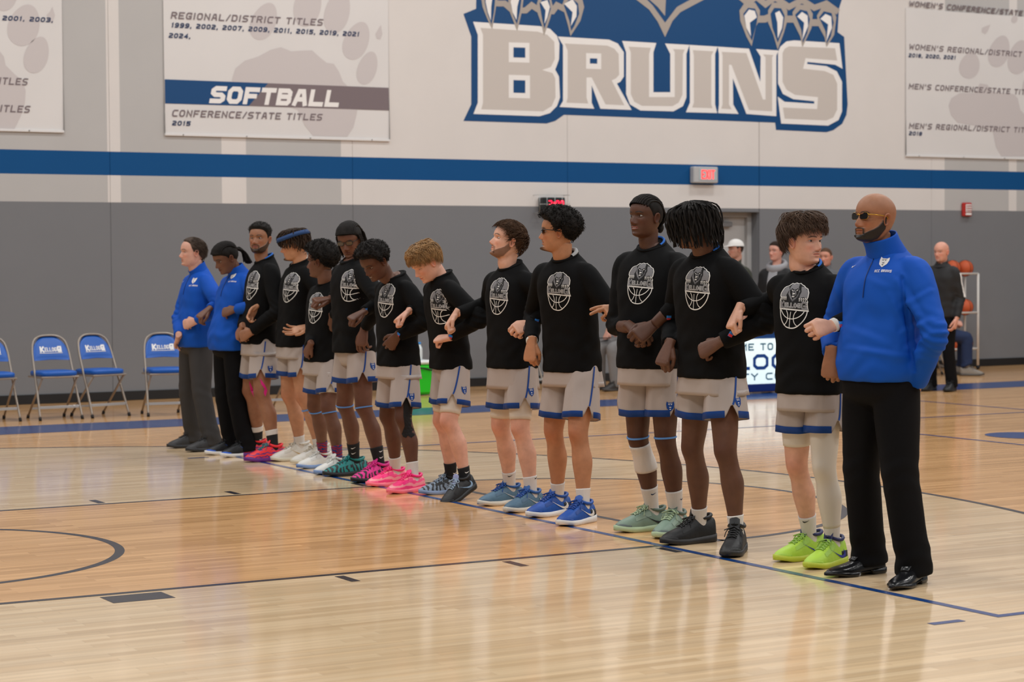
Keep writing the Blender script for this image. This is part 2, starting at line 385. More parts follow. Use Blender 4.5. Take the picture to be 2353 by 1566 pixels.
# stained zones
a3 = math.degrees(math.asin(6.6/6.75))
pts = np.concatenate([[(-.6, HOOP[1]-6.6)], arc(HOOP, 6.75, -a3, a3, 80), [(-.6, HOOP[1]+6.6)]])
flat(MB(), pts, zlev(.0004)).build('pale_stain_zone', M_PALE, floor, False)
lane = np.concatenate([[(-.6, 0), (5.79, 0)], arc((5.79, 1.829), 1.829, -90, 90, 48), [(5.79, 3.658), (-.6, 3.658)]])
flat(MB(), lane, zlev(.0008)).build('lane_stain_zone', M_NAT, floor, False)
def strip_line(name, P, w, m, z):
    V, Q = stroke2(P, w); MB().add(zlev(z)(V), Q=Q).build(name, m, floor, False)
def rect_line(name, x0, x1, y0, y1, m, z):
    MB().add([(x0, y0, z), (x1, y0, z), (x1, y1, z), (x0, y1, z)], Q=[(0, 1, 2, 3)]).build(name, m, floor, False)
rect_line('lane_line', -.6, 5.79, 0, LW, M_LBLK, .0013); rect_line('lane_line', -.6, 5.79, 3.658-LW, 3.658, M_LBLK, .0013)
rect_line('free_throw_line', 5.79-LW, 5.79, LW, 3.658-LW, M_LBLK, .0013)
strip_line('free_throw_circle', arc((5.79, 1.829), 1.829-LW/2, -90, 90, 64), LW, M_LBLK, .0013)
strip_line('restricted_arc', np.concatenate([arc(HOOP, 1.2, -90, 90, 64)]), LW*1.05, M_LBLK, .0013)
strip_line('three_point_line', np.concatenate([[(-.6, HOOP[1]-6.6)], arc(HOOP, 6.75-LW/2, -a3, a3, 120), [(-.6, HOOP[1]+6.6)]]), LW, M_LBLK, .0013)
FT = .3048; G_ = .038; D_ = 8/12*FT
for s in (0, 1):
    y0, y1 = (-G_-D_, -G_) if s == 0 else (3.658+G_, 3.658+G_+D_)
    rect_line('lane_block', 7*FT, 8*FT, y0, y1, M_LBLK, .0013)
    for k in range(3):
        x = 11*FT+k*38/12*FT; rect_line('lane_tick', x, x+2/12*FT, y0, y1, M_LBLK, .0013)
VX, VY0, VY1 = 5.369, -2.643, 6.36
strip_line('volleyball_line', [(25, VY0), (VX, VY0), (VX, VY1), (25, VY1)], LW, M_LBLU, .0017)
for x in (11.42,): strip_line('volleyball_attack_line', [(x, VY0+LW/2), (x, VY1-LW/2)], LW, M_LBLU, .0017)
strip_line('half_court_line', [(14.36, -5.8), (14.36, 9.5)], LW, M_LBLU, .0015)
for y in (VY0, VY1): rect_line('service_mark', 4.98, 5.16, y-.025, y+.025, M_LBLU, .0017)
rect_line('sideline_band', -3, 27, 9.55, 10.48, M_LBLU, .0013)
strip_line('centre_circle_line', arc((14.36, 1.829), 1.829, 0, 360, 96), LW, M_LBLU, .0014)
cc = onz(2353, 1000); flat(MB(), np.array([(cc[0]+.33*math.cos(a), cc[1]+.36*math.sin(a)) for a in np.linspace(0, 2*math.pi, 32, endpoint=False)]), zlev(.0019)).build('court_logo_dot', M_LBLU, floor, False)

# ------------------------------------------------ the far wall
def wall_paint():
    m = bpy.data.materials.new('wall_paint'); m.use_nodes = True; nt = m.node_tree; b = nt.nodes['Principled BSDF']; L = nt.links.new
    g = nt.nodes.new('ShaderNodeNewGeometry'); sp = nt.nodes.new('ShaderNodeSeparateXYZ'); L(g.outputs['Position'], sp.inputs[0])
    def ramp(src, stops, lo, hi):
        mr = nt.nodes.new('ShaderNodeMapRange'); mr.inputs['From Min'].default_value = lo; mr.inputs['From Max'].default_value = hi; L(src, mr.inputs['Value'])
        r = nt.nodes.new('ShaderNodeValToRGB'); r.color_ramp.interpolation = 'CONSTANT'; e = r.color_ramp.elements
        while len(e) > 1: e.remove(e[-1])
        e[0].position = 0; e[0].color = (*stops[0][1], 1)
        for v, c in stops[1:]:
            k = e.new((v-lo)/(hi-lo)); k.color = (*c, 1)
        L(mr.outputs[0], r.inputs['Fac']); return r.outputs['Color']
    GR, WH, PAD, BL = srgb(180, 179, 178), srgb(213, 209, 206), srgb(118, 120, 124), srgb(0, 74, 130)
    xs = ramp(sp.outputs['X'], [(-12, WH), (3.45, GR), (6.596, WH), (6.898, GR), (8.128, WH), (8.439, GR), (9.681, WH), (19.253, GR), (20.502, WH), (20.805, GR)], -12, 28)
    zp = ramp(sp.outputs['Z'], [(0, (0, 0, 0)), (2.268, (1, 1, 1)), (2.594, (0, 0, 0)), (2.883, (1, 1, 1))], 0, 10)
    zl = ramp(sp.outputs['Z'], [(0, PAD), (2.4, BL)], 0, 10)
    mx = nt.nodes.new('ShaderNodeMix'); mx.data_type = 'RGBA'; L(zp, mx.inputs[0]); L(zl, mx.inputs[6]); L(xs, mx.inputs[7])
    n = nt.nodes.new('ShaderNodeTexNoise'); n.inputs['Scale'].default_value = 2.0; n.inputs['Detail'].default_value = 6; L(g.outputs['Position'], n.inputs['Vector'])
    mr = nt.nodes.new('ShaderNodeMapRange'); mr.inputs['To Min'].default_value = .96; mr.inputs['To Max'].default_value = 1.04; L(n.outputs['Fac'], mr.inputs['Value'])
    vm = nt.nodes.new('ShaderNodeVectorMath'); vm.operation = 'SCALE'; L(mx.outputs[2], vm.inputs[0]); L(mr.outputs[0], vm.inputs['Scale']); L(vm.outputs[0], b.inputs['Base Color'])
    b.inputs['Roughness'].default_value = .7; b.inputs['Specular IOR Level'].default_value = .25
    n2 = nt.nodes.new('ShaderNodeTexNoise'); n2.inputs['Scale'].default_value = 90; bp = nt.nodes.new('ShaderNodeBump'); bp.inputs['Strength'].default_value = .12; bp.inputs['Distance'].default_value = .003
    L(g.outputs['Position'], n2.inputs['Vector']); L(n2.outputs['Fac'], bp.inputs['Height']); L(bp.outputs[0], b.inputs['Normal'])
    MATS['wall_paint'] = m; return m
M_WALL = wall_paint()
M_JOINT = mat('joint_shadow_grey', srgb(120, 118, 118), .9)
DX0, DX1, DZ = 14.98, 16.055, 2.256
wb = MB()
for (x0, x1, z0, z1) in ((-12, DX0, 0, 9.5), (DX1, 27, 0, 9.5), (DX0, DX1, DZ, 9.5)):
    box(wb, ((x0+x1)/2, YW+.19, (z0+z1)/2), (x1-x0, .30, z1-z0))
wall_back = tag(wb.build('wall_back', M_WALL, smooth=False), 'tall gym wall painted grey below, white above a blue stripe', kind='structure')
edges = [6.779+3.095*k for k in range(-6, 7)]
for i in range(len(edges)-1):
    x0, x1 = edges[i]+.0015, edges[i+1]-.0015; p = MB()
    if x0 < DX0 < x1:
        box(p, ((x0+DX0)/2, YW+.02, 4.75), (DX0-x0, .04, 9.5), bev=.0); box(p, ((DX0+DX1)/2, YW+.02, (9.5+DZ)/2), (DX1-DX0, .04, 9.5-DZ))
    else: box(p, ((x0+x1)/2, YW+.02, 4.75), (x1-x0, .04, 9.5), bev=.003)
    p.build('wall_panel', M_WALL, wall_back, False)
M_BASE = mat('baseboard_black', srgb(26, 26, 28), .5)
for (x0, x1) in ((-12, DX0), (DX1, 27)):
    bb = MB(); box(bb, ((x0+x1)/2, YW-.008, .055), (x1-x0, .016, .11), bev=.004); tag(bb.build('baseboard_back', M_BASE, smooth=False), 'black rubber baseboard along the grey wall', kind='structure')
# door in its recess
M_DOOR = mat('door_grey', srgb(186, 185, 184), .5); M_FRAME = mat('door_frame_grey', srgb(170, 170, 170), .45); M_STEEL = mat('brushed_steel', (.42, .42, .43), .35, metal=.9)
d = MB(); box(d, ((DX0+DX1)/2, YW+.26, (DZ-.07)/2), (DX1-DX0-.14, .045, DZ-.07), bev=.003)
door = tag(d.build('door_1', M_DOOR, smooth=False), 'light grey steel door with a closer, set back in the grey wall', kind='structure')
fr = MB()
for (c, s) in (((DX0+.035, YW+.22, DZ/2), (.07, .10, DZ)), ((DX1-.035, YW+.22, DZ/2), (.07, .10, DZ)), (((DX0+DX1)/2, YW+.22, DZ-.035), (DX1-DX0-.14, .10, .07))): box(fr, c, s, bev=.004)
fr.build('door_frame', M_FRAME, door, False)
cl = MB(); box(cl, (DX0+.62, YW+.20, DZ-.17), (.26, .07, .07), bev=.01); cl.build('door_closer', mat('closer_grey', srgb(140, 140, 142), .4, metal=.5), door, False)
cl = MB(); box(cl, (DX0+.42, YW+.18, DZ-.11), (.42, .025, .018), bev=.004); cl.build('closer_arm', M_STEEL, door, False)
hd = MB(); box(hd, (DX0+.6, YW+.20, 1.02), (.72, .05, .07), bev=.01); hd.build('push_bar', M_STEEL, door, False)

# helper: a plane laid on the wall, drawn from photo pixels
def wallmap(sx, ox, oy, dep):
    def f(P):
        P = np.asarray(P, float); return np.array([ony(ox+p[0]/sx, oy+p[1]/sx, YW-dep) for p in P])
    return f
def wtext(mb, s, p0, p1, h, wm, m=0, weight=.2, slant=.22, **k):
    """text from baseline p0 to p1 (crop pixels), cap height h"""
    A, B, Cc = wm(np.array([p0, p1, (p0[0], p0[1]-h)])); w_ = np.linalg.norm(B-A); hh = np.linalg.norm(Cc-A); ux = (B-A)/w_; uz = np.array([0, 0, 1.0])
    add_text(mb, s, w_-slant*hh, hh, lambda V: A+V[:, :1]*ux+V[:, 1:2]*uz, m=m, weight=weight, slant=slant, **k)
def ell(cx, cy, rx, ry, rot, n=28):
    a = np.linspace(0, 2*math.pi, n, endpoint=False); x = rx*np.cos(a)*(1+.12*np.sin(a)); y = ry*np.sin(a); r = math.radians(rot)
    return np.column_stack([cx+x*math.cos(r)-y*math.sin(r), cy+x*math.sin(r)+y*math.cos(r)])
M_VINYL = mat('banner_vinyl', srgb(214, 212, 211), .5, spec=.3, var=.02, vscale=1.2); M_PAW = mat('banner_paw_print', srgb(196, 190, 190), .55)
M_NAVY = mat('print_navy', srgb(18, 46, 88), .5); M_TAUPE = mat('print_taupe', srgb(118, 106, 110), .5); M_BBLUE = mat('print_blue', srgb(0, 66, 118), .45)
M_WHITE = mat('print_white', srgb(232, 230, 228), .5); M_LGREY = mat('print_light_grey', srgb(196, 189, 183), .5); M_GROM = mat('grommet', (.25, .25, .25), .4, metal=.8)
def banner(label, L, R, top, bot, grom):
    """L,R world X; top,bot world Z"""
    e = empty('wall_banner', label, 'banner', 'title banners on the gym wall', ((L+R)/2, YW-.02, bot))
    off = np.array(e.location)
    b = MB(); n = 30; xs = np.linspace(L, R, n)-off[0]
    prof = [(top, .006), (bot+.03, .006), (bot+.028, .020), (bot+.004, .022), (bot, .014), (bot+.002, .002), (top, .0)]
    rings = np.array([[(x, -d_+.016, z-off[2]) for z, d_ in prof] for x in xs]); b.add(*loft(rings))
    b.build('banner_sheet', M_VINYL, e, False)
    for gx in grom:
        g = MB(); g.add(*sphere((gx-off[0], -.008, bot+.016-off[2]), (.009, .004, .009), 8, 5)); g.build('grommet', M_GROM, e)
    return e, off
def part_of(mb, name, mats, e, off, smooth=False):
    V, Q, T = mb.get(); o = mk(name, V-off, Q, T, mats, e, smooth, mi=np.concatenate(mb.MQ+mb.MT))
    if name == 'lettering': o['kind'] = 'stuff'                # a line of print too small to pick apart
    return o
# softball banner
BL_, BR_ = 7.446, 10.377
e, off = banner('white banner with a blue and taupe SOFTBALL bar, left of the big wall logo', BL_, BR_, 5.2, 3.09, [7.67, 8.47, 9.3, 10.13])
wm = wallmap(4.202, 360, 0, .0); k = 4.202
def lay(dep): return wallmap(4.202, 360, 0, dep)
mb = MB()
pad = [(725, 775), (760, 660), (850, 585), (980, 545), (1100, 480), (1200, 455), (1300, 495), (1400, 488), (1500, 485), (1560, 540), (1640, 605), (1710, 615), (1760, 690), (1800, 790), (1900, 880), (1950, 980), (1930, 1110), (1900, 1230), (1840, 1320), (1510, 1310), (1430, 1210), (1360, 1060), (1150, 990), (800, 900)]
flat(mb, pad, lay(.012))
for a in ((1035, 205, 118, 190, 24), (1460, 40, 130, 220, 12), (1745, 110, 120, 215, 14), (1930, 392, 118, 192, 22), (2035, 655, 92, 165, 18)): flat(mb, ell(*a), lay(.012))
flat(mb, [(2165, 240), (2180, 330), (2160, 380), (2125, 375), (2112, 330), (2140, 280)], lay(.012))
part_of(mb, 'paw_print', M_PAW, e, off)
mb = MB(); flat(mb, [(78, 765), (1075, 803), (890, 1022), (82, 998)], lay(.0135)); part_of(mb, 'title_bar_blue', M_BBLUE, e, off)
mb = MB(); flat(mb, [(1075, 803), (2240, 847), (2244, 1066), (890, 1022)], lay(.0135)); part_of(mb, 'title_bar_taupe', M_TAUPE, e, off)
for ci in range(8): mb = MB(); wtext(mb, 'SOFTBALL', (505, 995), (1785, 1035), 168, lay(.0145), weight=.27, gap=.12, only=ci); part_of(mb, 'letter', M_WHITE, e, off)
mb = MB(); wtext(mb, 'REGIONAL/DISTRICT TITLES', (135, 180), (1612, 250), 68, lay(.0145)); part_of(mb, 'lettering', M_TAUPE, e, off); mb = MB(); wtext(mb, 'CONFERENCE/STATE TITLES', (145, 1125), (1605, 1165), 68, lay(.0145)); part_of(mb, 'lettering', M_TAUPE, e, off)
mb = MB(); wtext(mb, '1999, 2002, 2007, 2009, 2011, 2015, 2019, 2021', (138, 265), (1962, 354), 48, lay(.0145), weight=.24); part_of(mb, 'lettering', M_NAVY, e, off); mb = MB(); wtext(mb, '2024,', (115, 365), (335, 375), 48, lay(.0145), weight=.24); part_of(mb, 'lettering', M_NAVY, e, off); mb = MB(); wtext(mb, '2015', (148, 1210), (332, 1216), 46, lay(.0145), weight=.24); part_of(mb, 'lettering', M_NAVY, e, off)
# left banner (cut by the frame)
e, off = banner('white banner at the far left with only year dates and title ends showing', 3.3, 6.235, 5.2, 3.09, [4.4, 5.1, 5.83])
def lay(dep): return wallmap(4.607, 0, 0, dep)
mb = MB()
flat(mb, ell(255, 265, 165, 225, 18), lay(.012)); flat(mb, ell(388, 580, 125, 200, 18), lay(.012)); flat(mb, ell(60, -80, 130, 200, 14), lay(.012)); flat(mb, [(555, 72), (582, 160), (560, 235), (520, 230), (492, 160), (530, 120)], lay(.012))
flat(mb, [(-700, 640), (-300, 480), (0, 545), (42, 600), (60, 690), (160, 790), (240, 850), (272, 960), (262, 1100), (220, 1230), (150, 1370), (-300, 1370), (-420, 1100), (-700, 900)], lay(.012)); part_of(mb, 'paw_print', M_PAW, e, off)
mb = MB(); wtext(mb, 'CONFERENCE/STATE TITLES', (-1290, 840), (302, 905), 78, lay(.0145)); part_of(mb, 'lettering', M_TAUPE, e, off); mb = MB(); wtext(mb, 'REGIONAL/DISTRICT TITLES', (-1290, 1140), (326, 1195), 78, lay(.0145)); part_of(mb, 'lettering', M_TAUPE, e, off)
mb = MB(); wtext(mb, '1995, 1997, 1999, 2001, 2003,', (-860, 178), (572, 238), 52, lay(.0145), weight=.24); part_of(mb, 'lettering', M_NAVY, e, off)
# right banner
e, off = banner("white banner on the right listing women's and men's titles", 18.662, 21.6, 5.2, 3.07, [18.9, 19.75, 20.55, 21.3])
def lay(dep): return wallmap(4.122, 2050, 0, dep)
mb = MB()
for a in ((735, 620, 95, 125, 14), (1015, 485, 95, 155, 18), (1200, 540, 98, 165, 14), (1340, 800, 100, 150, 14)): flat(mb, ell(*a), lay(.012))
flat(mb, [(932, 232), (905, 300), (880, 325), (848, 305), (850, 265), (890, 245)], lay(.012)); flat(mb, ell(1160, 180, 28, 40, 20), lay(.012))
flat(mb, [(535, 1000), (560, 930), (640, 880), (780, 880), (830, 790), (900, 800), (960, 870), (1150, 890), (1190, 930), (1215, 1040), (1260, 1090), (1500, 1200), (1500, 1480), (1035, 1480), (985, 1390), (955, 1250), (800, 1190), (620, 1160), (560, 1090)], lay(.012)); part_of(mb, 'paw_print', M_PAW, e, off)
mb = MB()
for s, p0, p1 in (("WOMEN'S CONFERENCE/STATE TITLES", (158, 60), (1517, 176)), ("WOMEN'S REGIONAL/DISTRICT TITLES", (158, 468), (1511, 560)), ("MEN'S CONFERENCE/STATE TITLES", (155, 843), (1394, 905)), ("MEN'S REGIONAL/DISTRICT TITLES", (158, 1218), (1393, 1262))): mb = MB(); wtext(mb, s, p0, p1, 54, lay(.0145)); part_of(mb, 'lettering', M_TAUPE, e, off)
mb = MB(); wtext(mb, '2018, 2020, 2021', (155, 542), (606, 565), 38, lay(.0145), weight=.24); part_of(mb, 'lettering', M_NAVY, e, off); mb = MB(); wtext(mb, '2018', (158, 1280), (286, 1286), 38, lay(.0145), weight=.24); part_of(mb, 'lettering', M_NAVY, e, off)

# big painted wall logo
e = empty('wall_logo', 'large blue and white wall logo reading BRUINS under silver claws', 'logo', None, (14.5, YW-.004, 3.4)); off = np.array(e.location)
def lay(dep): return wallmap(2.5032, 1040, 0, dep)
mb = MB(); solidpoly(mb, [(62, 80), (135, 50), (140, -330), (420, -560), (1200, -700), (1950, -560), (2230, -330), (2244, -20), (2222, 50), (2214, 185), (2252, 212), (2272, 600), (2265, 660), (2240, 712), (2190, 748), (2150, 760), (1860, 747), (1855, 705), (640, 660), (590, 695), (540, 710), (62, 695), (107, 600), (107, 210)], lay(.0), (0, -1, 0), .002); part_of(mb, 'logo_backing', M_BBLUE, e, off)
letters = {
 'B': ([(118, 125), (500, 150), (560, 165), (600, 205), (615, 250), (612, 340), (600, 375), (590, 400), (612, 440), (618, 560), (600, 610), (560, 650), (500, 668), (120, 655), (145, 590), (145, 200)],
       [(160, 160), (490, 182), (545, 200), (585, 240), (588, 340), (565, 385), (515, 402), (575, 420), (590, 450), (592, 560), (570, 610), (520, 640), (165, 628), (175, 590), (175, 200)],
       [((323, 243, 442, 357), (350, 272, 418, 330)), ((323, 430, 445, 562), (350, 460, 418, 533))]),
 'R': ([(605, 210), (900, 228), (950, 250), (985, 300), (985, 440), (965, 470), (945, 480), (1030, 632), (850, 625), (800, 490), (800, 590), (815, 625), (615, 615), (635, 580), (635, 260)],
       [(645, 250), (890, 262), (930, 280), (955, 310), (958, 430), (940, 450), (915, 462), (988, 605), (880, 600), (800, 445), (770, 445), (770, 560), (780, 595), (655, 590), (662, 560), (662, 290)],
       [((768, 305, 855, 395), (790, 335, 832, 365))]),
 'U': ([(975, 235), (1172, 247), (1155, 300), (1155, 530), (1252, 530), (1252, 310), (1222, 250), (1362, 258), (1345, 310), (1345, 560), (1325, 610), (1270, 640), (1080, 635), (1020, 600), (998, 540), (998, 300)],
       [(1012, 268), (1140, 275), (1130, 310), (1130, 558), (1278, 558), (1278, 300), (1268, 282), (1335, 285), (1325, 310), (1322, 545), (1300, 590), (1265, 610), (1090, 608), (1045, 585), (1025, 540), (1025, 300)], []),
 'I': ([(1362, 258), (1525, 268), (1510, 310), (1510, 600), (1522, 650), (1342, 645), (1365, 590), (1365, 310)],
       [(1382, 288), (1500, 295), (1488, 320), (1488, 600), (1495, 622), (1378, 618), (1388, 590), (1388, 320)], []),
 'N': ([(1525, 268), (1705, 280), (1770, 470), (1772, 325), (1745, 282), (1875, 290), (1862, 320), (1862, 668), (1690, 655), (1612, 450), (1614, 600), (1645, 655), (1527, 650), (1532, 600), (1532, 310)],
       [(1548, 298), (1690, 305), (1785, 572), (1800, 572), (1800, 330), (1785, 312), (1845, 316), (1838, 330), (1838, 640), (1705, 632), (1604, 372), (1590, 372), (1590, 600), (1605, 628), (1545, 624), (1553, 600), (1553, 320)], []),
 'S': ([(1872, 300), (1885, 268), (1920, 238), (1965, 232), (2225, 248), (2243, 395), (2200, 372), (2040, 356), (2040, 368), (2150, 380), (2210, 410), (2240, 470), (2240, 640), (2220, 690), (2160, 722), (1890, 710), (1870, 555), (1910, 585), (2080, 596), (2080, 582), (1960, 570), (1900, 540), (1872, 480)],
       [(1898, 305), (1910, 280), (1935, 266), (2200, 277), (2212, 348), (2030, 334), (2016, 395), (2140, 408), (2190, 430), (2212, 480), (2212, 630), (2190, 675), (2150, 692), (1910, 682), (1900, 618), (2097, 627), (2102, 558), (1970, 545), (1920, 515), (1898, 470)], []) }
for ch, (o_, i_, holes) in letters.items():
    mb = MB(); flat(mb, o_, lay(.0030)); flat(mb, i_, lay(.0036), m=1)
    for (a, b) in holes:
        for (x0, y0, x1, y1), dep, m_ in ((a, .0042, 0), (b, .0048, 2)): flat(mb, [(x0, y0), (x1, y0+.03*(x1-x0)), (x1, y1+.03*(x1-x0)), (x0, y1)], lay(dep), m=m_)
    part_of(mb, 'logo_letter', [M_WHITE, M_LGREY, M_BBLUE], e, off)
M_CLAW = mat('logo_claw_grey', srgb(166, 157, 149), .5)
claws = [([(160, -40), (262, -40), (245, 70), (228, 168), (200, 110), (172, 40)], [(182, -40), (248, -40), (238, 70), (224, 140), (200, 80), (186, 20)], [(192, -40), (232, -40), (222, 40), (220, 118), (202, 70), (190, 10)]),
 ([(318, -40), (412, -40), (400, 60), (372, 178), (345, 110), (322, 50)], [(334, -40), (400, -40), (388, 60), (370, 140), (350, 90), (336, 30)], [(345, -40), (392, -40), (372, 40), (368, 115), (345, 70), (334, 10)]),
 ([(485, 20), (500, -30), (560, -30), (578, 40), (560, 110), (526, 205), (512, 140), (490, 80)], [(500, 20), (520, -10), (556, 0), (565, 50), (545, 110), (528, 165), (515, 110)], [(505, 12), (545, 0), (560, 40), (545, 100), (528, 138), (535, 60)]),
 ([(630, 30), (650, -30), (740, -30), (757, 40), (735, 120), (678, 208), (665, 150), (645, 80)], [(640, 30), (680, -15), (722, 20), (728, 80), (700, 150), (682, 178), (672, 120)], [(642, 22), (690, -5), (715, 35), (712, 95), (680, 150), (690, 70)]),
 ([(1650, 60), (1680, 15), (1740, 15), (1768, 60), (1765, 120), (1745, 150), (1720, 266), (1690, 210), (1655, 120)], [(1672, 80), (1700, 45), (1740, 50), (1755, 90), (1750, 130), (1722, 235), (1695, 180)], [(1678, 90), (1705, 55), (1738, 62), (1750, 100), (1710, 130), (1716, 210), (1690, 160)]),
 ([(1815, 60), (1840, 15), (1895, 15), (1925, 60), (1925, 120), (1905, 190), (1870, 286), (1845, 200), (1815, 130)], [(1828, 80), (1850, 45), (1890, 48), (1910, 90), (1900, 170), (1870, 245), (1840, 160)], [(1855, 75), (1880, 62), (1902, 100), (1895, 160), (1870, 222), (1868, 130)]),
 ([(1955, 70), (1985, 25), (2045, 30), (2072, 80), (2065, 160), (2012, 272), (2000, 210), (1960, 130)], [(1970, 85), (2000, 55), (2040, 65), (2055, 110), (2040, 190), (2015, 245), (2005, 170)], [(1982, 95), (2010, 68), (2042, 90), (2045, 150), (2012, 230), (2022, 130)]),
 ([(2095, 90), (2125, 40), (2185, 40), (2208, 100), (2195, 200), (2150, 272), (2140, 215), (2105, 150)], [(2108, 100), (2135, 65), (2180, 75), (2192, 130), (2175, 210), (2152, 250), (2145, 180)], [(2115, 108), (2145, 80), (2178, 95), (2182, 160), (2150, 238), (2160, 140)])]
for o_, b_, w_ in claws:
    mb = MB(); flat(mb, o_, lay(.0060)); flat(mb, b_, lay(.0066), m=1); flat(mb, w_, lay(.0072), m=2); part_of(mb, 'logo_claw', [M_CLAW, M_BBLUE, M_WHITE], e, off)
for PP in ([([(165, -20), (260, 20), (300, 20), (345, 60), (420, 60), (455, 30), (500, 60), (575, 65), (600, 30), (660, 60)], 34)], [([(1640, -30), (1700, 20), (1745, -20), (1800, 25), (1855, -15), (1935, 40), (2010, 0), (2080, 45), (2150, 20), (2205, 60)], 34), ([(1750, 110), (1795, 110), (1820, 100)], 40), ([(1925, 110), (1960, 110)], 40), ([(2070, 130), (2100, 130)], 40)]):
    mb = MB()
    for i, (P, t) in enumerate(PP):
        V, Q = stroke2(P, t); mb.add(lay(.0054-.0002*i)(V), Q=Q)
    part_of(mb, 'logo_paw', M_CLAW, e, off)
mb = MB(); flat(mb, [(1020, -30), (1090, -30), (1150, 30), (1222, 130), (1290, 40), (1400, -20), (1480, -20), (1310, 70), (1265, 120), (1222, 213), (1180, 125), (1130, 55)], lay(.0054)); part_of(mb, 'logo_chin_line', M_CLAW, e, off)
mb = MB(); flat(mb, [(1100, -30), (1228, -30), (1222, 92), (1180, 40)], lay(.0054)); part_of(mb, 'logo_muzzle', M_CLAW, e, off)

# ------------------------------------------------ exit sign, shot clock, alarm
e = empty('exit_sign', 'lit red EXIT sign in a grey case on the blue stripe', 'sign', None, (15.1, YW, 2.64))
M_CASE = mat('sign_case_grey', srgb(176, 178, 180), .45); M_RED = mat('lit_red', srgb(220, 40, 40), .4, emit=srgb(255, 62, 62), estr=2.2)
b = MB(); box(b, (0, -.05, .11), (.40, .10, .22), bev=.012); b.build('case', M_CASE, e, False)
b = MB(); box(b, (.03, -.102, .115), (.29, .006, .16), bev=.003); b.build('face_plate', mat('sign_face', srgb(172, 186, 190), .4), e, False)
b = MB(); add_text(b, 'EXIT', .22, .125, lambda V: np.column_stack([V[:, 0]-.08, np.full(len(V), -.1065), V[:, 1]+.052]), weight=.26, gap=.14); b.build('lettering', M_RED, e, False)
e = empty('shot_clock', 'small wall clock with red digits inside a wire guard', 'clock', None, (12.66, YW, 2.23))
b = MB(); box(b, (.03, -.06, .095), (.34, .12, .19), bev=.01); b.build('case', mat('clock_case', srgb(28, 34, 36), .4), e, False)
b = MB(); add_text(b, '2:00', .23, .11, lambda V: np.column_stack([V[:, 0]-.06, np.full(len(V), -.123), V[:, 1]+.04]), weight=.18, gap=.25, slant=.08); b.build('digits', mat('led_red', srgb(230, 20, 50), .4, emit=srgb(255, 24, 60), estr=3.5), e, False)
M_WIRE = mat('guard_wire', srgb(190, 192, 192), .4, metal=.6)
for i, (a, c) in enumerate([((-.21, -.16, z), (.24, -.16, z)) for z in (-.01, .10, .22)]+[((x, -.16, -.01), (x, -.16, .22)) for x in (-.21, -.1, .02, .13, .24)]+[((x, 0, z), (x, -.16, z)) for x in (-.21, .24) for z in (-.01, .22)]):
    g = MB(); rod(g, a, c, .003, 6); g.build('guard_wire', M_WIRE, e)
e = empty('fire_alarm', 'red and white fire alarm strobe on the wall, upper right', 'alarm', None, (19.81, YW, 2.22))
b = MB(); box(b, (0, -.025, .10), (.17, .05, .20), bev=.012); b.build('body', mat('alarm_red', srgb(176, 40, 36), .4), e, False)
b = MB(); box(b, (.01, -.055, .115), (.11, .02, .12), bev=.008); b.build('strobe', mat('strobe_white', srgb(214, 206, 204), .3), e, False)
for k in range(3):
    b = MB(); box(b, (.01, -.067, .08+.035*k), (.09, .004, .008)); b.build('grille_bar', mat('alarm_red'), e, False)
b = MB(); box(b, (.01, -.055, .03), (.11, .012, .03), bev=.004); b.build('label_plate', M_WHITE, e, False)

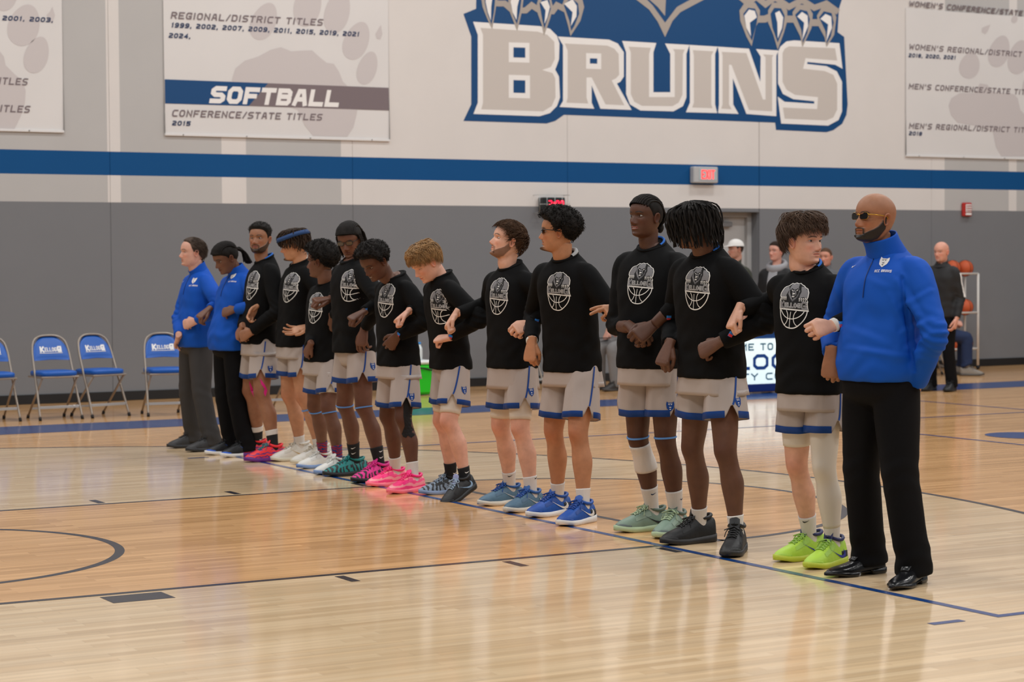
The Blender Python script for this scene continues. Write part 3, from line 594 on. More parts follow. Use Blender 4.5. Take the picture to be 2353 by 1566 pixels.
# ------------------------------------------------ folding chairs
M_CHR = mat('chair_frame_beige', srgb(150, 140, 130), .35, metal=.45); M_CHB = mat('chair_vinyl_blue', srgb(4, 84, 172), .38, spec=.5, bump=.08, bscale=14); M_CAP = mat('rubber_black', srgb(22, 22, 24), .7); M_BAR = mat('chair_brace_silver', srgb(178, 182, 186), .3, metal=.4)
def chair_parts():
    P = {}
    def pt(n, mb, m, sm=True, par=None): P[n] = (mb, m, sm, par)
    L_ = [(-.225, 0, .02), (-.212, .10, .26), (-.205, .185, .45), (-.20, .25, .60), (-.193, .29, .70), (-.165, .33, .80), (-.10, .35, .845), (0, .355, .855)]
    U_ = L_+[(-x, y, z) for x, y, z in L_[-2::-1]]
    b = MB(); b.add(*loft(tube(U_, [.0125]*len(U_), n=60, m=8, ref=(0, 1, .3)))); pt('back_frame', b, M_CHR)
    for s in (-1, 1):
        b = MB(); rod(b, (s*.195, .44, .02), (s*.185, .03, .435), .0115); pt('leg%d' % s, b, M_CHR)
        b = MB(); rod(b, (s*.225, -.003, 0), (s*.2235, .008, .035), .016, 10); pt('foot_cap%d' % s, b, M_CAP)
        b = MB(); rod(b, (s*.195, .443, 0), (s*.1945, .43, .035), .016, 10); pt('foot_cap%d' % (s*2), b, M_CAP)
    b = MB(); box(b, (0, .045, .13), (.43, .006, .028), bev=.002); pt('brace1', b, M_BAR, False)
    b = MB(); box(b, (0, .36, .105), (.38, .006, .022), bev=.002); pt('brace2', b, M_BAR, False)
    b = MB(); box(b, (0, .205, .437), (.405, .40, .018), bev=.004); pt('seat_frame', b, M_CHR, False)
    # seat pad: rounded cushion
    u = np.linspace(0, 2*np.pi, 40, endpoint=False); sq = lambda a, p: np.sign(a)*np.abs(a)**p
    rings = [np.column_stack([.20*k*sq(np.cos(u), .35), .205+.20*k*sq(np.sin(u), .35), np.full(40, z)]) for k, z in ((.96, .447), (1, .455), (1.0, .482), (.97, .493), (.86, .500), (.5, .504), (.05, .505))]
    b = MB(); b.add(*loft(np.array(rings))); pt('seat', b, M_CHB)
    # backrest pad
    xs = np.linspace(-1, 1, 23); zs = np.linspace(0, 1, 9)
    def back(side):
        R = []
        for t in zs:
            row = []
            for x in xs:
                hw = .196-.02*t**2-.035*t**4; top = .842-.055*abs(x)**3.0; z = .60+.012*(1-x*x)+(top-.60)*t
                y = .245+(z-.60)*.46+.012*(1-x*x)+side*(.016*(1-abs(x)**6)*(1-abs(2*t-1)**6)+.004)
                row.append((x*hw, y, z))
            R.append(row)
        return np.array(R)
    A = back(-1); B = back(1); n, m = A.shape[:2]
    ring = np.concatenate([A, B[:, ::-1]], 1); b = MB(); b.add(*loft(ring)); pt('backrest', b, M_CHB)
    bv = bvh_np(*[x if x is not None else np.zeros((0, 3), int) for x in b.get()])
    def onpad(V, d_):
        out = []
        for x, z in V:
            h = bv.ray_cast(Vector((x, -1, z)), Vector((0, 1, 0)))[0]; out.append((x, (h.y if h else .27)-d_, z))
        return np.array(out)
    b = MB()
    add_text(b, 'ELLOG', .125, .042, lambda V: onpad(V+np.array([-.063, .690]), .0046), m=0, weight=.26, gap=.1)
    add_text(b, 'K', .048, .062, lambda V: onpad(V+np.array([-.116, .683]), .0046), m=0, weight=.28); add_text(b, 'G', .050, .062, lambda V: onpad(V+np.array([.067, .683]), .0046), m=0, weight=.28)
    V, Q = stroke2([(x, .676) for x in np.linspace(-.12, .12, 9)], .005); b.add(onpad(V, .004), Q=Q)
    pt('lettering', b, M_WHITE, False, 'backrest')
    return P
CH = chair_parts(); CHM = {}
def folding_chair(loc, yaw, label, group='blue padded folding chairs along the wall'):
    e = empty('folding_chair', label, 'chair', group, loc); e.rotation_euler = (0, 0, yaw); made = {}
    for n, (mb, m, sm, par) in CH.items():
        base = ''.join(c for c in n if not (c.isdigit() or c == '-'))
        if n not in CHM: o = mb.build(base, m, None, sm); CHM[n] = o.data
        else: o = link(base, CHM[n])
        o.parent = made[par] if par else e; made[n] = o
    return e
folding_chair((5.377, 11.035, 0), math.radians(3.5), 'blue padded folding chair, second from the left edge of the photo')
folding_chair((5.93, 11.12, 0), math.radians(15), 'blue padded folding chair turned slightly, touching the one on its left')
folding_chair((6.50, 10.93, 0), math.radians(-7), 'blue padded folding chair standing beside the grey-haired man in grey trousers')
folding_chair((4.74, 11.07, 0), math.radians(2), 'blue padded folding chair cut off by the left edge')
q = onz(672, 945); folding_chair((q[0]-.22, q[1]-.01, 0), math.radians(2), 'blue folding chair mostly hidden behind the bare legs of the left players')
q = onz(1255, 900); folding_chair((q[0]-.05, q[1]+.3, 0), math.radians(6), 'blue folding chair with an orange ball on it, behind the bearded player')
CHB = (q[0]-.05, q[1]+.3)
def basketball(name, c, r, label, group=None):
    e = empty(name, label, 'ball', group, (c[0], c[1], c[2]-r)); 
    b = MB(); b.add(*sphere((0, 0, r), r, 24, 16)); b.build('leather', mat('basketball_orange', srgb(190, 84, 44), .55, bump=.3, bscale=260), e)
    for ax in ((1, 0, 0), (0, 1, 0), (.7, .7, 0)):
        a = norm(ax); x = np.cross(a, (0, 0, 1.0)); t = np.linspace(0, 2*np.pi, 30); P = np.outer(np.cos(t), x)*r*1.0+np.outer(np.sin(t), (0, 0, 1.0))*r+np.array([0, 0, r])
        s = MB(); V, Q = tubes(P[None], np.full((1, 30), .0035), 5); s.add(V, Q); s.build('seam', M_CAP, e)
    return e
basketball('basketball', (CHB[0]-.02, CHB[1]+.13, .507+.118), .118, 'orange basketball on a chair seen past the bearded player')

# ------------------------------------------------ scorer's table with the lit sign
q = onz(1720, 905); TY = q[1]; TX0, TX1 = ony(1532, 830, TY)[0], ony(1918, 830, TY)[0]
e = empty('scorers_table', 'blue scoring table with a lit white welcome sign on its front', 'table', None, ((TX0+TX1)/2, TY, 0)); tw = TX1-TX0; o_ = np.array(e.location)
M_TBL = mat('table_blue', srgb(10, 78, 150), .35, spec=.5); M_DKB = mat('table_dark_blue', srgb(12, 40, 110), .35)
b = MB(); box(b, (0, .30, .77), (tw+.04, .70, .06), bev=.02); b.build('tabletop', M_TBL, e, False)
b = MB(); box(b, (0, .03, .70), (tw, .06, .10), bev=.01); b.build('upper_panel', M_TBL, e, False)
b = MB(); box(b, (0, .03, .07), (tw, .06, .10), bev=.01); b.build('lower_panel', M_DKB, e, False)
b = MB(); box(b, (0, .03, .385), (tw-.06, .05, .545), bev=.004); sgn = b.build('screen', mat('lit_white_screen', srgb(225, 240, 240), .4, emit=srgb(222, 240, 242), estr=.6), e, False)
M_SB = mat('screen_text_teal', srgb(10, 96, 132), .5); M_SN = mat('screen_text_blue', srgb(6, 70, 150), .5)
def scr(px, z0): x0 = ony(px, 830, TY)[0]-o_[0]; return lambda V: np.column_stack([V[:, 0]+x0, np.full(len(V), .0035), V[:, 1]+z0])
def wpx(a_, b_): return ony(b_, 830, TY)[0]-ony(a_, 830, TY)[0]
b = MB(); add_text(b, 'WELCOME TO', wpx(1612, 1777), .085, scr(1612, .515), weight=.2); tag(b.build('lettering', M_SB, sgn, False), kind='stuff'); b = MB(); add_text(b, 'COMMUNITY COLLEGE', wpx(1562, 1896), .085, scr(1562, .16), weight=.2); tag(b.build('lettering', M_SB, sgn, False), kind='stuff')
for ci in range(7): b = MB(); add_text(b, 'KELLOGG', wpx(1556, 1850), .185, scr(1556, .285), weight=.22, gap=.2, only=ci); b.build('letter', M_SN, sgn, False)
for s in (-1, 1):
    for y in (.08, .58):
        b = MB(); box(b, (s*(tw/2-.05), y, .37), (.04, .04, .74), bev=.004); b.build('leg', M_STEEL, e, False)
q = ony(1762, 735, TY+.3)
e = empty('score_console', 'small grey scoring console on the blue table', 'console', None, (q[0], TY+.3, .80))
b = MB(); box(b, (0, 0, .02), (.34, .22, .04), bev=.01); b.build('base', mat('console_black', srgb(40, 42, 44), .5), e, False)
b = MB(); b.add(*sphere((-.07, -.05, .05), (.05, .05, .035), 14, 9)); b.build('horn_cover', mat('console_white', srgb(200, 200, 198), .5), e)
b = MB(); box(b, (.08, 0, .05), (.14, .16, .03), bev=.008); b.build('keypad', mat('console_grey', srgb(150, 152, 152), .5), e, False)

# ------------------------------------------------ green cooler with bottle, cart, ball rack
q = onz(984, 908)
e = empty('drinks_cooler', 'bright green drinks cooler with a white lid behind the players', 'cooler', None, (q[0]-.12, q[1]+.2, 0))
M_GRN = mat('cooler_green', srgb(30, 190, 30), .4, emit=None)
b = MB(); box(b, (0, 0, .19), (.40, .34, .36), bev=.03); b.build('body', M_GRN, e, False)
b = MB(); box(b, (0, 0, .395), (.41, .35, .05), bev=.018); b.build('lid', mat('cooler_lid', srgb(225, 228, 228), .4), e, False)
b = MB(); b.add(*loft(tube([(-.19, -.18, .3), (0, -.20, .33), (.19, -.18, .3)], [.01]*3, n=12, m=8))); b.build('handle', M_CAP, e)
e2 = empty('water_bottle', 'clear water bottle with a blue cap on the green cooler', 'bottle', None, (q[0]-.12+.06, q[1]+.1, .42))
b = MB(); b.add(*loft(tube([(0, 0, 0), (0, 0, .01), (0, 0, .14), (0, 0, .17), (0, 0, .19)], [.028, .033, .033, .018, .014], n=16, m=14, ref=(1, 0, 0)))); b.build('bottle_body', mat('bottle_plastic', srgb(210, 222, 226), .15), e2)
b = MB(); b.add(*loft(tube([(0, 0, .19), (0, 0, .215)], [.017, .017], m=12, ref=(1, 0, 0), dens=False))); b.build('cap', mat('cap_blue', srgb(40, 140, 220), .4), e2)
e3 = empty('equipment_bag', 'black equipment bag standing behind the green drinks cooler', 'bag', None, (q[0]-.02, q[1]+.62, 0))
u_ = np.linspace(0, 2*np.pi, 28, endpoint=False); sq_ = lambda a: np.sign(a)*np.abs(a)**.6
b = MB(); b.add(*loft(np.array([np.column_stack([.17*k_*sq_(np.cos(u_)), .12*k_*sq_(np.sin(u_)), np.full(28, z_)]) for k_, z_ in ((.92, 0), (1, .03), (1.03, .2), (1, .42), (.92, .54), (.7, .62), (.3, .65))]))); b.build('bag_body', mat('bag_black', srgb(22, 22, 24), .8, bump=.3, bscale=8), e3)
b = MB(); b.add(*loft(tube([(-.06, 0, .62), (-.05, 0, .71), (.05, 0, .71), (.06, 0, .62)], [.012]*4, n=14, m=8, ref=(0, 1, 0)))); b.build('handle', mat('bag_black'), e3)
b = MB(); box(b, (0, -.128, .22), (.22, .03, .24), bev=.012); b.build('front_pocket', mat('bag_black'), e3, False)
# cart at the right edge
e = empty('utility_cart', 'grey two-shelf utility cart cut off by the right edge', 'cart', None, (21.55, 13.05, 0)); M_CRT = mat('cart_plastic', srgb(96, 92, 88), .5); M_CRP = mat('cart_post', srgb(150, 138, 122), .5)
for z in (.14, .47, .80):
    b = MB(); box(b, (0, 0, z), (.86, .46, .035), bev=.008); b.build('shelf', M_CRT, e, False)
for sx in (-1, 1):
    for sy in (-1, 1):
        b = MB(); box(b, (sx*.41, sy*.21, .46), (.035, .035, .70), bev=.006); b.build('post', M_CRP, e, False)
        b = MB(); b.add(*loft(tube([(sx*.38-.012, sy*.19, .05), (sx*.38+.012, sy*.19, .05)], [.05, .05], m=14, ref=(0, 0, 1), dens=False))); b.build('wheel', M_CAP, e)
        b = MB(); box(b, (sx*.38, sy*.19, .105), (.03, .03, .04)); b.build('caster_fork', M_STEEL, e, False)
e2 = empty('spray_bottle', 'small bottle with a yellow label standing on the utility cart', 'bottle', None, (21.32, 12.95, .8175))
b = MB(); b.add(*loft(tube([(0, 0, 0), (0, 0, .01), (0, 0, .15), (0, 0, .19), (0, 0, .22)], [.035, .04, .04, .015, .013], n=16, m=14, ref=(1, 0, 0)))); b.build('bottle_body', mat('bottle_plastic'), e2)
b = MB(); b.add(*loft(tube([(0, 0, .04), (0, 0, .11)], [.041, .041], m=14, ref=(1, 0, 0), dens=False))); b.build('label_band', mat('label_yellow', srgb(214, 190, 90), .5), e2)
# ball rack
q = ony(2232, 700, 13.1); RY = 13.1
e = empty('ball_rack', 'white wheeled rack of basketballs by the far wall', 'rack', None, (q[0]-.48, RY, 0)); M_RCK = mat('rack_white', srgb(206, 202, 196), .4)
for sx in (-.48, .48):
    for sy in (-.14, .14):
        b = MB(); rod(b, (sx, sy, .06), (sx, sy, 1.38), .018); b.build('upright', M_RCK, e)
        b = MB(); b.add(*sphere((sx, sy, .03), .03, 10, 6)); b.build('wheel', M_CAP, e)
for z in (.30, .82, 1.38):
    for sy in (-.14, .14):
        b = MB(); rod(b, (-.48, sy, z), (.48, sy, z), .014); b.build('rail', M_RCK, e)
    for sx in (-.48, .48):
        b = MB(); rod(b, (sx, -.14, z), (sx, .14, z), .014); b.build('cross_rail', M_RCK, e)
for z in (.30, .82, 1.38):
    for kx in (2, 3):
        basketball('basketball', (q[0]-.48-.36+.24*kx, RY, z+.078), .1165, 'orange basketball at the %s of the %s rail of the white rack' % (('', '', 'middle', 'right end')[kx], {.30: 'lowest', .82: 'middle', 1.38: 'top'}[z]), 'basketballs on the rack')

# ================================================================== PEOPLE
def sstep(a, b, x): t = np.clip((x-a)/(b-a), 0, 1); return t*t*(3-2*t)
def gs(x, s): return np.exp(-(x/s)**2)
# ---------------------------------------------------------------- head, in head heights: x right, y forward, z 0 chin .. 1 crown
_zt = np.array([-.06, -.03, -.01, .01, .03, .06, .11, .16, .20, .26, .33, .42, .50, .55, .60, .64])
_yF = np.array([.10, .16, .24, .325, .365, .385, .378, .385, .388, .390, .392, .395, .395, .412, .428, .430])
_w = np.array([.06, .09, .13, .165, .188, .212, .240, .258, .270, .283, .297, .309, .316, .321, .328, .330])
_yB = np.array([.02, .02, .03, .04, .05, .08, .14, .20, .25, .32, .37, .42, .45, .458, .464, .465])
def _prof(z, tab):
    zz = np.linspace(-.10, .68, 400); f = np.interp(zz, _zt, tab); kz = np.exp(-np.linspace(-2, 2, 21)**2); kz /= kz.sum()
    f = np.convolve(np.pad(f, 10, 'edge'), kz, 'valid'); lo = np.interp(z, zz, f)
    s = np.sqrt(np.clip(1-((z-.62)/.38)**2, 0, 1)); top = np.interp(.62, zz, f)*s
    return np.where(z > .62, top, lo)
def skull(th, z, jaw=1.0):
    """smooth head without features -> local xyz (arrays)"""
    yF, w_, yB = _prof(z, _yF), _prof(z, _w)*np.where(z < .4, 1+(jaw-1)*sstep(.45, .1, z), 1), _prof(z, _yB)
    s, c = np.sin(th), np.cos(th); n = np.where(c > 0, np.interp(z, [0, .15, .4, .7], [2.0, 2.05, 2.2, 2.1]), 2.1)
    y = np.where(c > 0, yF, yB)
    r = (np.abs(s/np.maximum(w_, 1e-5))**n+np.abs(c/np.maximum(y, 1e-5))**n)**(-1/n)
    return r
def head_grid(S, nr=104, ns=112):
    u = np.linspace(-np.pi, np.pi, ns, endpoint=False); th = u-.5*np.sin(u)
    a = int(nr*.13); b = int(nr*.10); c = int(nr*.55); d = nr-a-b-c
    z = np.concatenate([np.linspace(-.40, -.05, a, endpoint=False), np.linspace(-.05, .06, b, endpoint=False), np.linspace(.06, .62, c, endpoint=False), .62+.38*np.sin(np.linspace(0, np.pi/2*.985, d))])
    Z, TH = np.meshgrid(z, th, indexing='ij')
    rh = skull(TH, Z, S.get('jaw', 1.0))
    # neck ellipse seen from the head axis
    nk = S.get('neckk', 1.0); cy = -.115; ax = .225*nk*(1+.10*sstep(-.2, -.4, Z)); ay = .245*nk*(1+.12*sstep(-.2, -.4, Z))
    s, co = np.sin(TH), np.cos(TH); A = (s/ax)**2+(co/ay)**2; B = -2*co*cy/ay**2; Cq = cy*cy/ay**2-1
    rn = (-B+np.sqrt(np.maximum(B*B-4*A*Cq, 0)))/(2*A); rn = rn*sstep(.42, .18, Z)
    kk = .025; r = .5*(rh+rn+np.sqrt((rh-rn)**2+kk**2)); r = np.where(Z > .45, rh, r)
    X = r*s; Y = r*co; fr = sstep(.05, .3, Y)
    ax_ = np.abs(X); ns_ = S.get('nose', 1.0); nw = S.get('nosew', 1.0)
    N = np.interp(Z, [.262, .28, .300, .335, .365, .42, .48, .53], [0, .012, .075, .112, .098, .062, .024, 0])*ns_
    sg = np.interp(Z, [.28, .33, .40, .50], [.048, .046, .034, .03])*nw
    Y = Y+fr*N*gs(X, sg*1.15)+fr*.034*ns_*gs(ax_-.050*nw, .024*nw)*gs(Z-.300, .022)
    Y = Y-fr*.050*gs(ax_-.142, .068)*gs(Z-.492, .040)+fr*.020*gs(ax_-.13, .10)*gs(Z-.562, .026)
    Y = Y+fr*.016*gs(ax_-.19, .07)*gs(Z-.375, .055)
    lp = S.get('lips', 1.0)
    Y = Y+fr*lp*(.020*gs(X, .085)*gs(Z-.228, .017)+.026*gs(X, .075)*gs(Z-.178, .018))-fr*.016*gs(X, .10)*gs(Z-.203, .008)-fr*.010*gs(X, .06)*gs(Z-.125, .022)
    Y = Y+fr*.022*gs(X, .075)*gs(Z-.052, .04)
    X = X*(1-.03*sstep(.60, .72, Z)*0)
    P = np.stack([X, Y, Z], -1)
    # colour
    sk = np.array(S['skin']); col = np.broadcast_to(sk, P.shape).copy()
    def paint(m, c): nonlocal col; m = np.clip(m, 0, 1)[..., None]; col = col*(1-m)+np.asarray(c)*m
    nz = .5+.5*np.sin(X*310+Z*170)*np.sin(Z*290-X*90+1.3)
    red = np.array(S.get('flush', (1.12, .80, .78)))
    paint(fr*.55*(gs(ax_-.17, .08)*gs(Z-.34, .08)+gs(X, .06)*gs(Z-.32, .05)), sk*red)
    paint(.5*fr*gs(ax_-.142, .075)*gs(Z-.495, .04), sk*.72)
    sm = S.get('smile', 0.0); zc = Z-sm*.9*ax_**2
    mouth = fr*np.clip(1.35-((X/.098)**2)*1.0-(((zc-.203)/np.where(zc > .203, .034, .036))**2), 0, 1)
    paint(np.clip(mouth*3, 0, 1)*.85, np.array(S.get('lipc', sk*np.array([.95, .62, .60]))))
    paint(fr*gs(zc-.203, .0065)*(ax_ < .1), sk*.25)
    if sm > .3: paint(fr*sstep(.062, .045, ax_)*gs(zc-.199, .008)*1.1, (.50, .47, .43))
    hc = np.array(S.get('hairc', (.02, .015, .012)))
    za = .572+.02*np.sin(np.clip((ax_-.05)/.17, 0, 1)*np.pi*.8)-.02*sstep(.16, .24, ax_)
    brow = fr*sstep(.045, .065, ax_)*sstep(.245, .20, ax_)*sstep(.020, .010, np.abs(Z-za)); paint(brow*.9*S.get('brow', 1.0), hc*.8)
    bt = S.get('beard'); dth = np.degrees(np.abs(TH)); disp = np.zeros_like(Z)
    if bt:
        zb = np.interp(dth, [0, 12, 22, 35, 50, 65, 78, 88, 96], [.125, .12, .16, .205, .25, .31, .40, .52, .54]); zlo = np.interp(dth, [0, 40, 70, 95], [-.03, -.015, .06, .25])
        side = sstep(.015, -.015, Z-zb)*sstep(-.02, .02, Z-zlo)*(dth < 97)
        mus = fr*sstep(.135, .10, ax_)*sstep(.018, .010, np.abs(Z-.262+.10*ax_))*(1-.8*mouth)
        gout = fr*sstep(.145, .12, ax_)*sstep(.135, .12, Z)*sstep(-.05, -.02, Z)+fr*gs(ax_-.118, .02)*sstep(.27, .25, Z)*sstep(.05, .1, Z)
        soul = fr*gs(X, .03)*sstep(.16, .145, Z)*sstep(.1, .12, Z)
        if bt == 'full': m = np.maximum.reduce([side, mus, gout*.95])
        elif bt == 'goatee': m = np.maximum.reduce([gout, mus*.8, side*S.get('sidebeard', 0.0)])
        elif bt == 'chin': m = np.maximum(fr*sstep(.15, .09, ax_)*sstep(.13, .09, Z)*sstep(-.07, -.03, Z), mus*.35)
        else: m = mus
        m = m*(1-.9*np.clip(mouth*2, 0, 1)); dens = S.get('beardd', .92)
        paint(m*(dens-.06*nz), np.array(S.get('beardc', hc))); disp = m*S.get('beardt', .018)
    if S.get('stubble'): paint(S['stubble']*sstep(.40, .2, Z)*sstep(-.05, .02, Z)*sstep(.30, .35, rh+0*Z)*0.8*(dth < 90), hc)
    # scalp under the hair
    hl = hairline(TH, S); paint(S.get('scalp', .9)*sstep(-.02, .03, Z-hl)*(1 if not S.get('bald') else 0), hc)
    n2 = norm_rows(np.stack([X, Y, .0*Z], -1).reshape(-1, 3)).reshape(P.shape); P = P+n2*disp[..., None]
    return P, col
def norm_rows(A): return A/(np.linalg.norm(A, axis=1)[:, None]+1e-9)
def hairline(TH, S):
    d = np.degrees(np.abs(TH)); f = S.get('hl', .80)
    return np.interp(d, [0, 25, 42, 58, 70, 80, 92, 100, 110, 125, 150, 180], [f, f-.005, f-.03, f-.09, .60, .50, .50, .60, .46, .36, .30, .27])
def ear_mesh(sx):
    rings = []; a = np.linspace(0, 2*np.pi, 22, endpoint=False)
    for rho, h in ((.02, .012), (.35, .006), (.60, .018), (.78, .050), (.92, .056), (1.0, .040), (1.0, .015), (.85, -.02), (.5, -.05)):
        y = -.030+rho*(.072*np.cos(a)*(1+.15*np.sin(a))); z = .455+rho*.130*np.sin(a)-.012*np.cos(a)*rho
        fl_ = .30*np.clip(-(y+.02), 0, 1)+.02*np.sin(a)*rho
        rings.append(np.column_stack([sx*(.312+h+fl_), y, z]))
    V, Q, T = loft(np.array(rings)); 
    if sx < 0: Q = Q[:, ::-1]; T = T[:, ::-1]
    return V, Q, T
def eye_parts(sx, gaze, lid):
    """eyeball (V,Q,T,colours) and lids, local"""
    c = np.array([sx*.140, .288, .494]); R = .055
    V, Q, T = sphere((0, 0, 0), R, 18, 12, axis=norm(np.array([gaze[0], -1.0, -gaze[1]])*-1)); g = norm([gaze[0], 1.0, gaze[1]])
    ang = np.degrees(np.arccos(np.clip(V@g/R, -1, 1))); col = np.where((ang < 29)[:, None], np.array([.018, .011, .008]), np.array([.42, .39, .37]))
    lids = []
    for up in (1, -1):
        n, m = 7, 15; phi = np.linspace(-1.25, 1.25, m); edge = np.cos(phi/1.25*np.pi/2)**.8
        rr = []
        for i in range(n):
            t = i/(n-1); el0 = up*1.5; el1 = (lid*edge+.02) if up > 0 else -(.30*edge+.02)
            el = el0*(1-t)+el1*t; rr.append(np.column_stack([np.sin(phi)*np.cos(el), np.cos(phi)*np.cos(el), np.sin(el)+0*phi])*R*1.10)
        G = np.array(rr); i = np.arange(n-1)[:, None]; j = np.arange(m-1)[None]
        q = np.stack([i*m+j, i*m+j+1, (i+1)*m+j+1, (i+1)*m+j], -1).reshape(-1, 4); lids.append((G.reshape(-1, 3)+c, q if up < 0 else q[:, ::-1]))
    return (V+c, Q, col), lids

# ---------------------------------------------------------------- hands (right hand; x to fingertips, y to thumb, z back of hand)
def capsule(P, r, m=12):
    P = np.asarray(P, float); r = np.broadcast_to(np.asarray(r, float), (len(P),)).copy()
    d0 = norm(P[1]-P[0]); d1 = norm(P[-1]-P[-2]); pts = []; rad = []
    for a in (np.pi/2*.92, np.pi/3, np.pi/6): pts.append(P[0]-d0*r[0]*math.sin(a)); rad.append(r[0]*math.cos(a))
    pts += list(P); rad += list(r)
    for a in (np.pi/6, np.pi/3, np.pi/2*.92): pts.append(P[-1]+d1*r[-1]*math.sin(a)); rad.append(r[-1]*math.cos(a))
    t = norm(P[-1]-P[0]); ref = (0, 1, 0) if abs(t[1]) < .9 else (1, 0, 0)
    return loft(tube(pts, rad, m=m, ref=ref, dens=False))
def make_hand(fl, spread, thumb):
    parts = []
    kn = [(.093, .0335, .003, .070, .0096), (.098, .0110, .007, .078, .0099), (.093, -.0115, .004, .072, .0094), (.083, -.0330, -.001, .056, .0084)]
    u = np.linspace(0, 2*np.pi, 22, endpoint=False); sq = lambda a: np.sign(a)*np.abs(a)**.75
    prof = [(-.035, .026, .0185, 0), (-.01, .027, .0180, 0), (.02, .033, .0175, 0), (.05, .039, .0170, 0), (.075, .041, .0155, .001), (.095, .039, .0130, .002), (.103, .030, .0090, .002)]
    parts.append(loft(np.array([np.column_stack([np.full(22, x), w_*sq(np.cos(u)), h*sq(np.sin(u))+zc]) for x, w_, h, zc in prof])))
    parts.append(capsule([(.012, .018, -.008), (.05, .030, -.010)], [.017, .015]))      # thumb pad
    for i, (x, y, z, ln, r) in enumerate(kn):
        a = 0.0; sp = math.radians(spread*(1.2-i*.85)); p = np.array([x-.012, y, z-.002]); pts = [p.copy()]; f3 = fl[i] if isinstance(fl[0], (tuple, list)) else fl
        for seg, fx in zip((.46, .30, .24), f3):
            a += math.radians(fx); dvec = np.array([math.cos(a)*math.cos(sp), math.cos(a)*math.sin(sp), -math.sin(a)]); p = p+dvec*(ln*seg+(.012 if seg == .46 else 0)); pts.append(p.copy())
        for j in range(3): parts.append(capsule([pts[j], pts[j+1]], [r*(1.06-.09*j), r*(.98-.09*j)]))
    for j in range(len(thumb)-1): parts.append(capsule([thumb[j], thumb[j+1]], [.0125-.0012*j, .0115-.0012*j]))
    me = remesh(parts, .0027, 1, .5); V, Q, T = mesh_np(me); bpy.data.meshes.remove(me); return V, Q, T
HANDS = {
 'fist': make_hand([(46, 100, 62), (50, 100, 62), (54, 100, 60), (58, 98, 60)], 0, [(.018, .028, -.006), (.052, .046, -.016), (.082, .040, -.032), (.094, .018, -.040)]),
 'relaxed': make_hand([(22, 38, 22), (30, 42, 25), (36, 46, 28), (42, 48, 30)], 3, [(.018, .028, -.006), (.050, .050, -.014), (.078, .058, -.022), (.100, .056, -.030)]),
 'open': make_hand([(6, 14, 8), (10, 16, 10), (14, 18, 10), (20, 20, 12)], 4, [(.018, .028, -.004), (.045, .055, -.006), (.072, .072, -.012), (.096, .080, -.018)]),
 'point': make_hand([(4, 10, 6), (10, 14, 8), (52, 72, 40), (62, 78, 45)], 1, [(.018, .028, -.006), (.052, .046, -.014), (.080, .044, -.026), (.100, .034, -.032)]),
 'half': make_hand([(48, 55, 30), (56, 60, 35), (62, 64, 38), (66, 66, 40)], 1, [(.018, .028, -.006), (.052, .048, -.016), (.082, .046, -.028), (.102, .036, -.036)]),
}
def place_hand(kind, left, wrist, d, back, scale):
    """wrist point, finger direction d, back-of-hand normal"""
    V, Q, T = HANDS[kind]; x = norm(d); z = norm(np.asarray(back)-np.dot(back, x)*x); y = np.cross(z, x); V = V*scale
    if left: V = V*[1, -1, 1]; Q = Q[:, ::-1]; T = T[:, ::-1]
    return np.asarray(wrist)+V[:, :1]*x+V[:, 1:2]*y+V[:, 2:]*z, Q, T

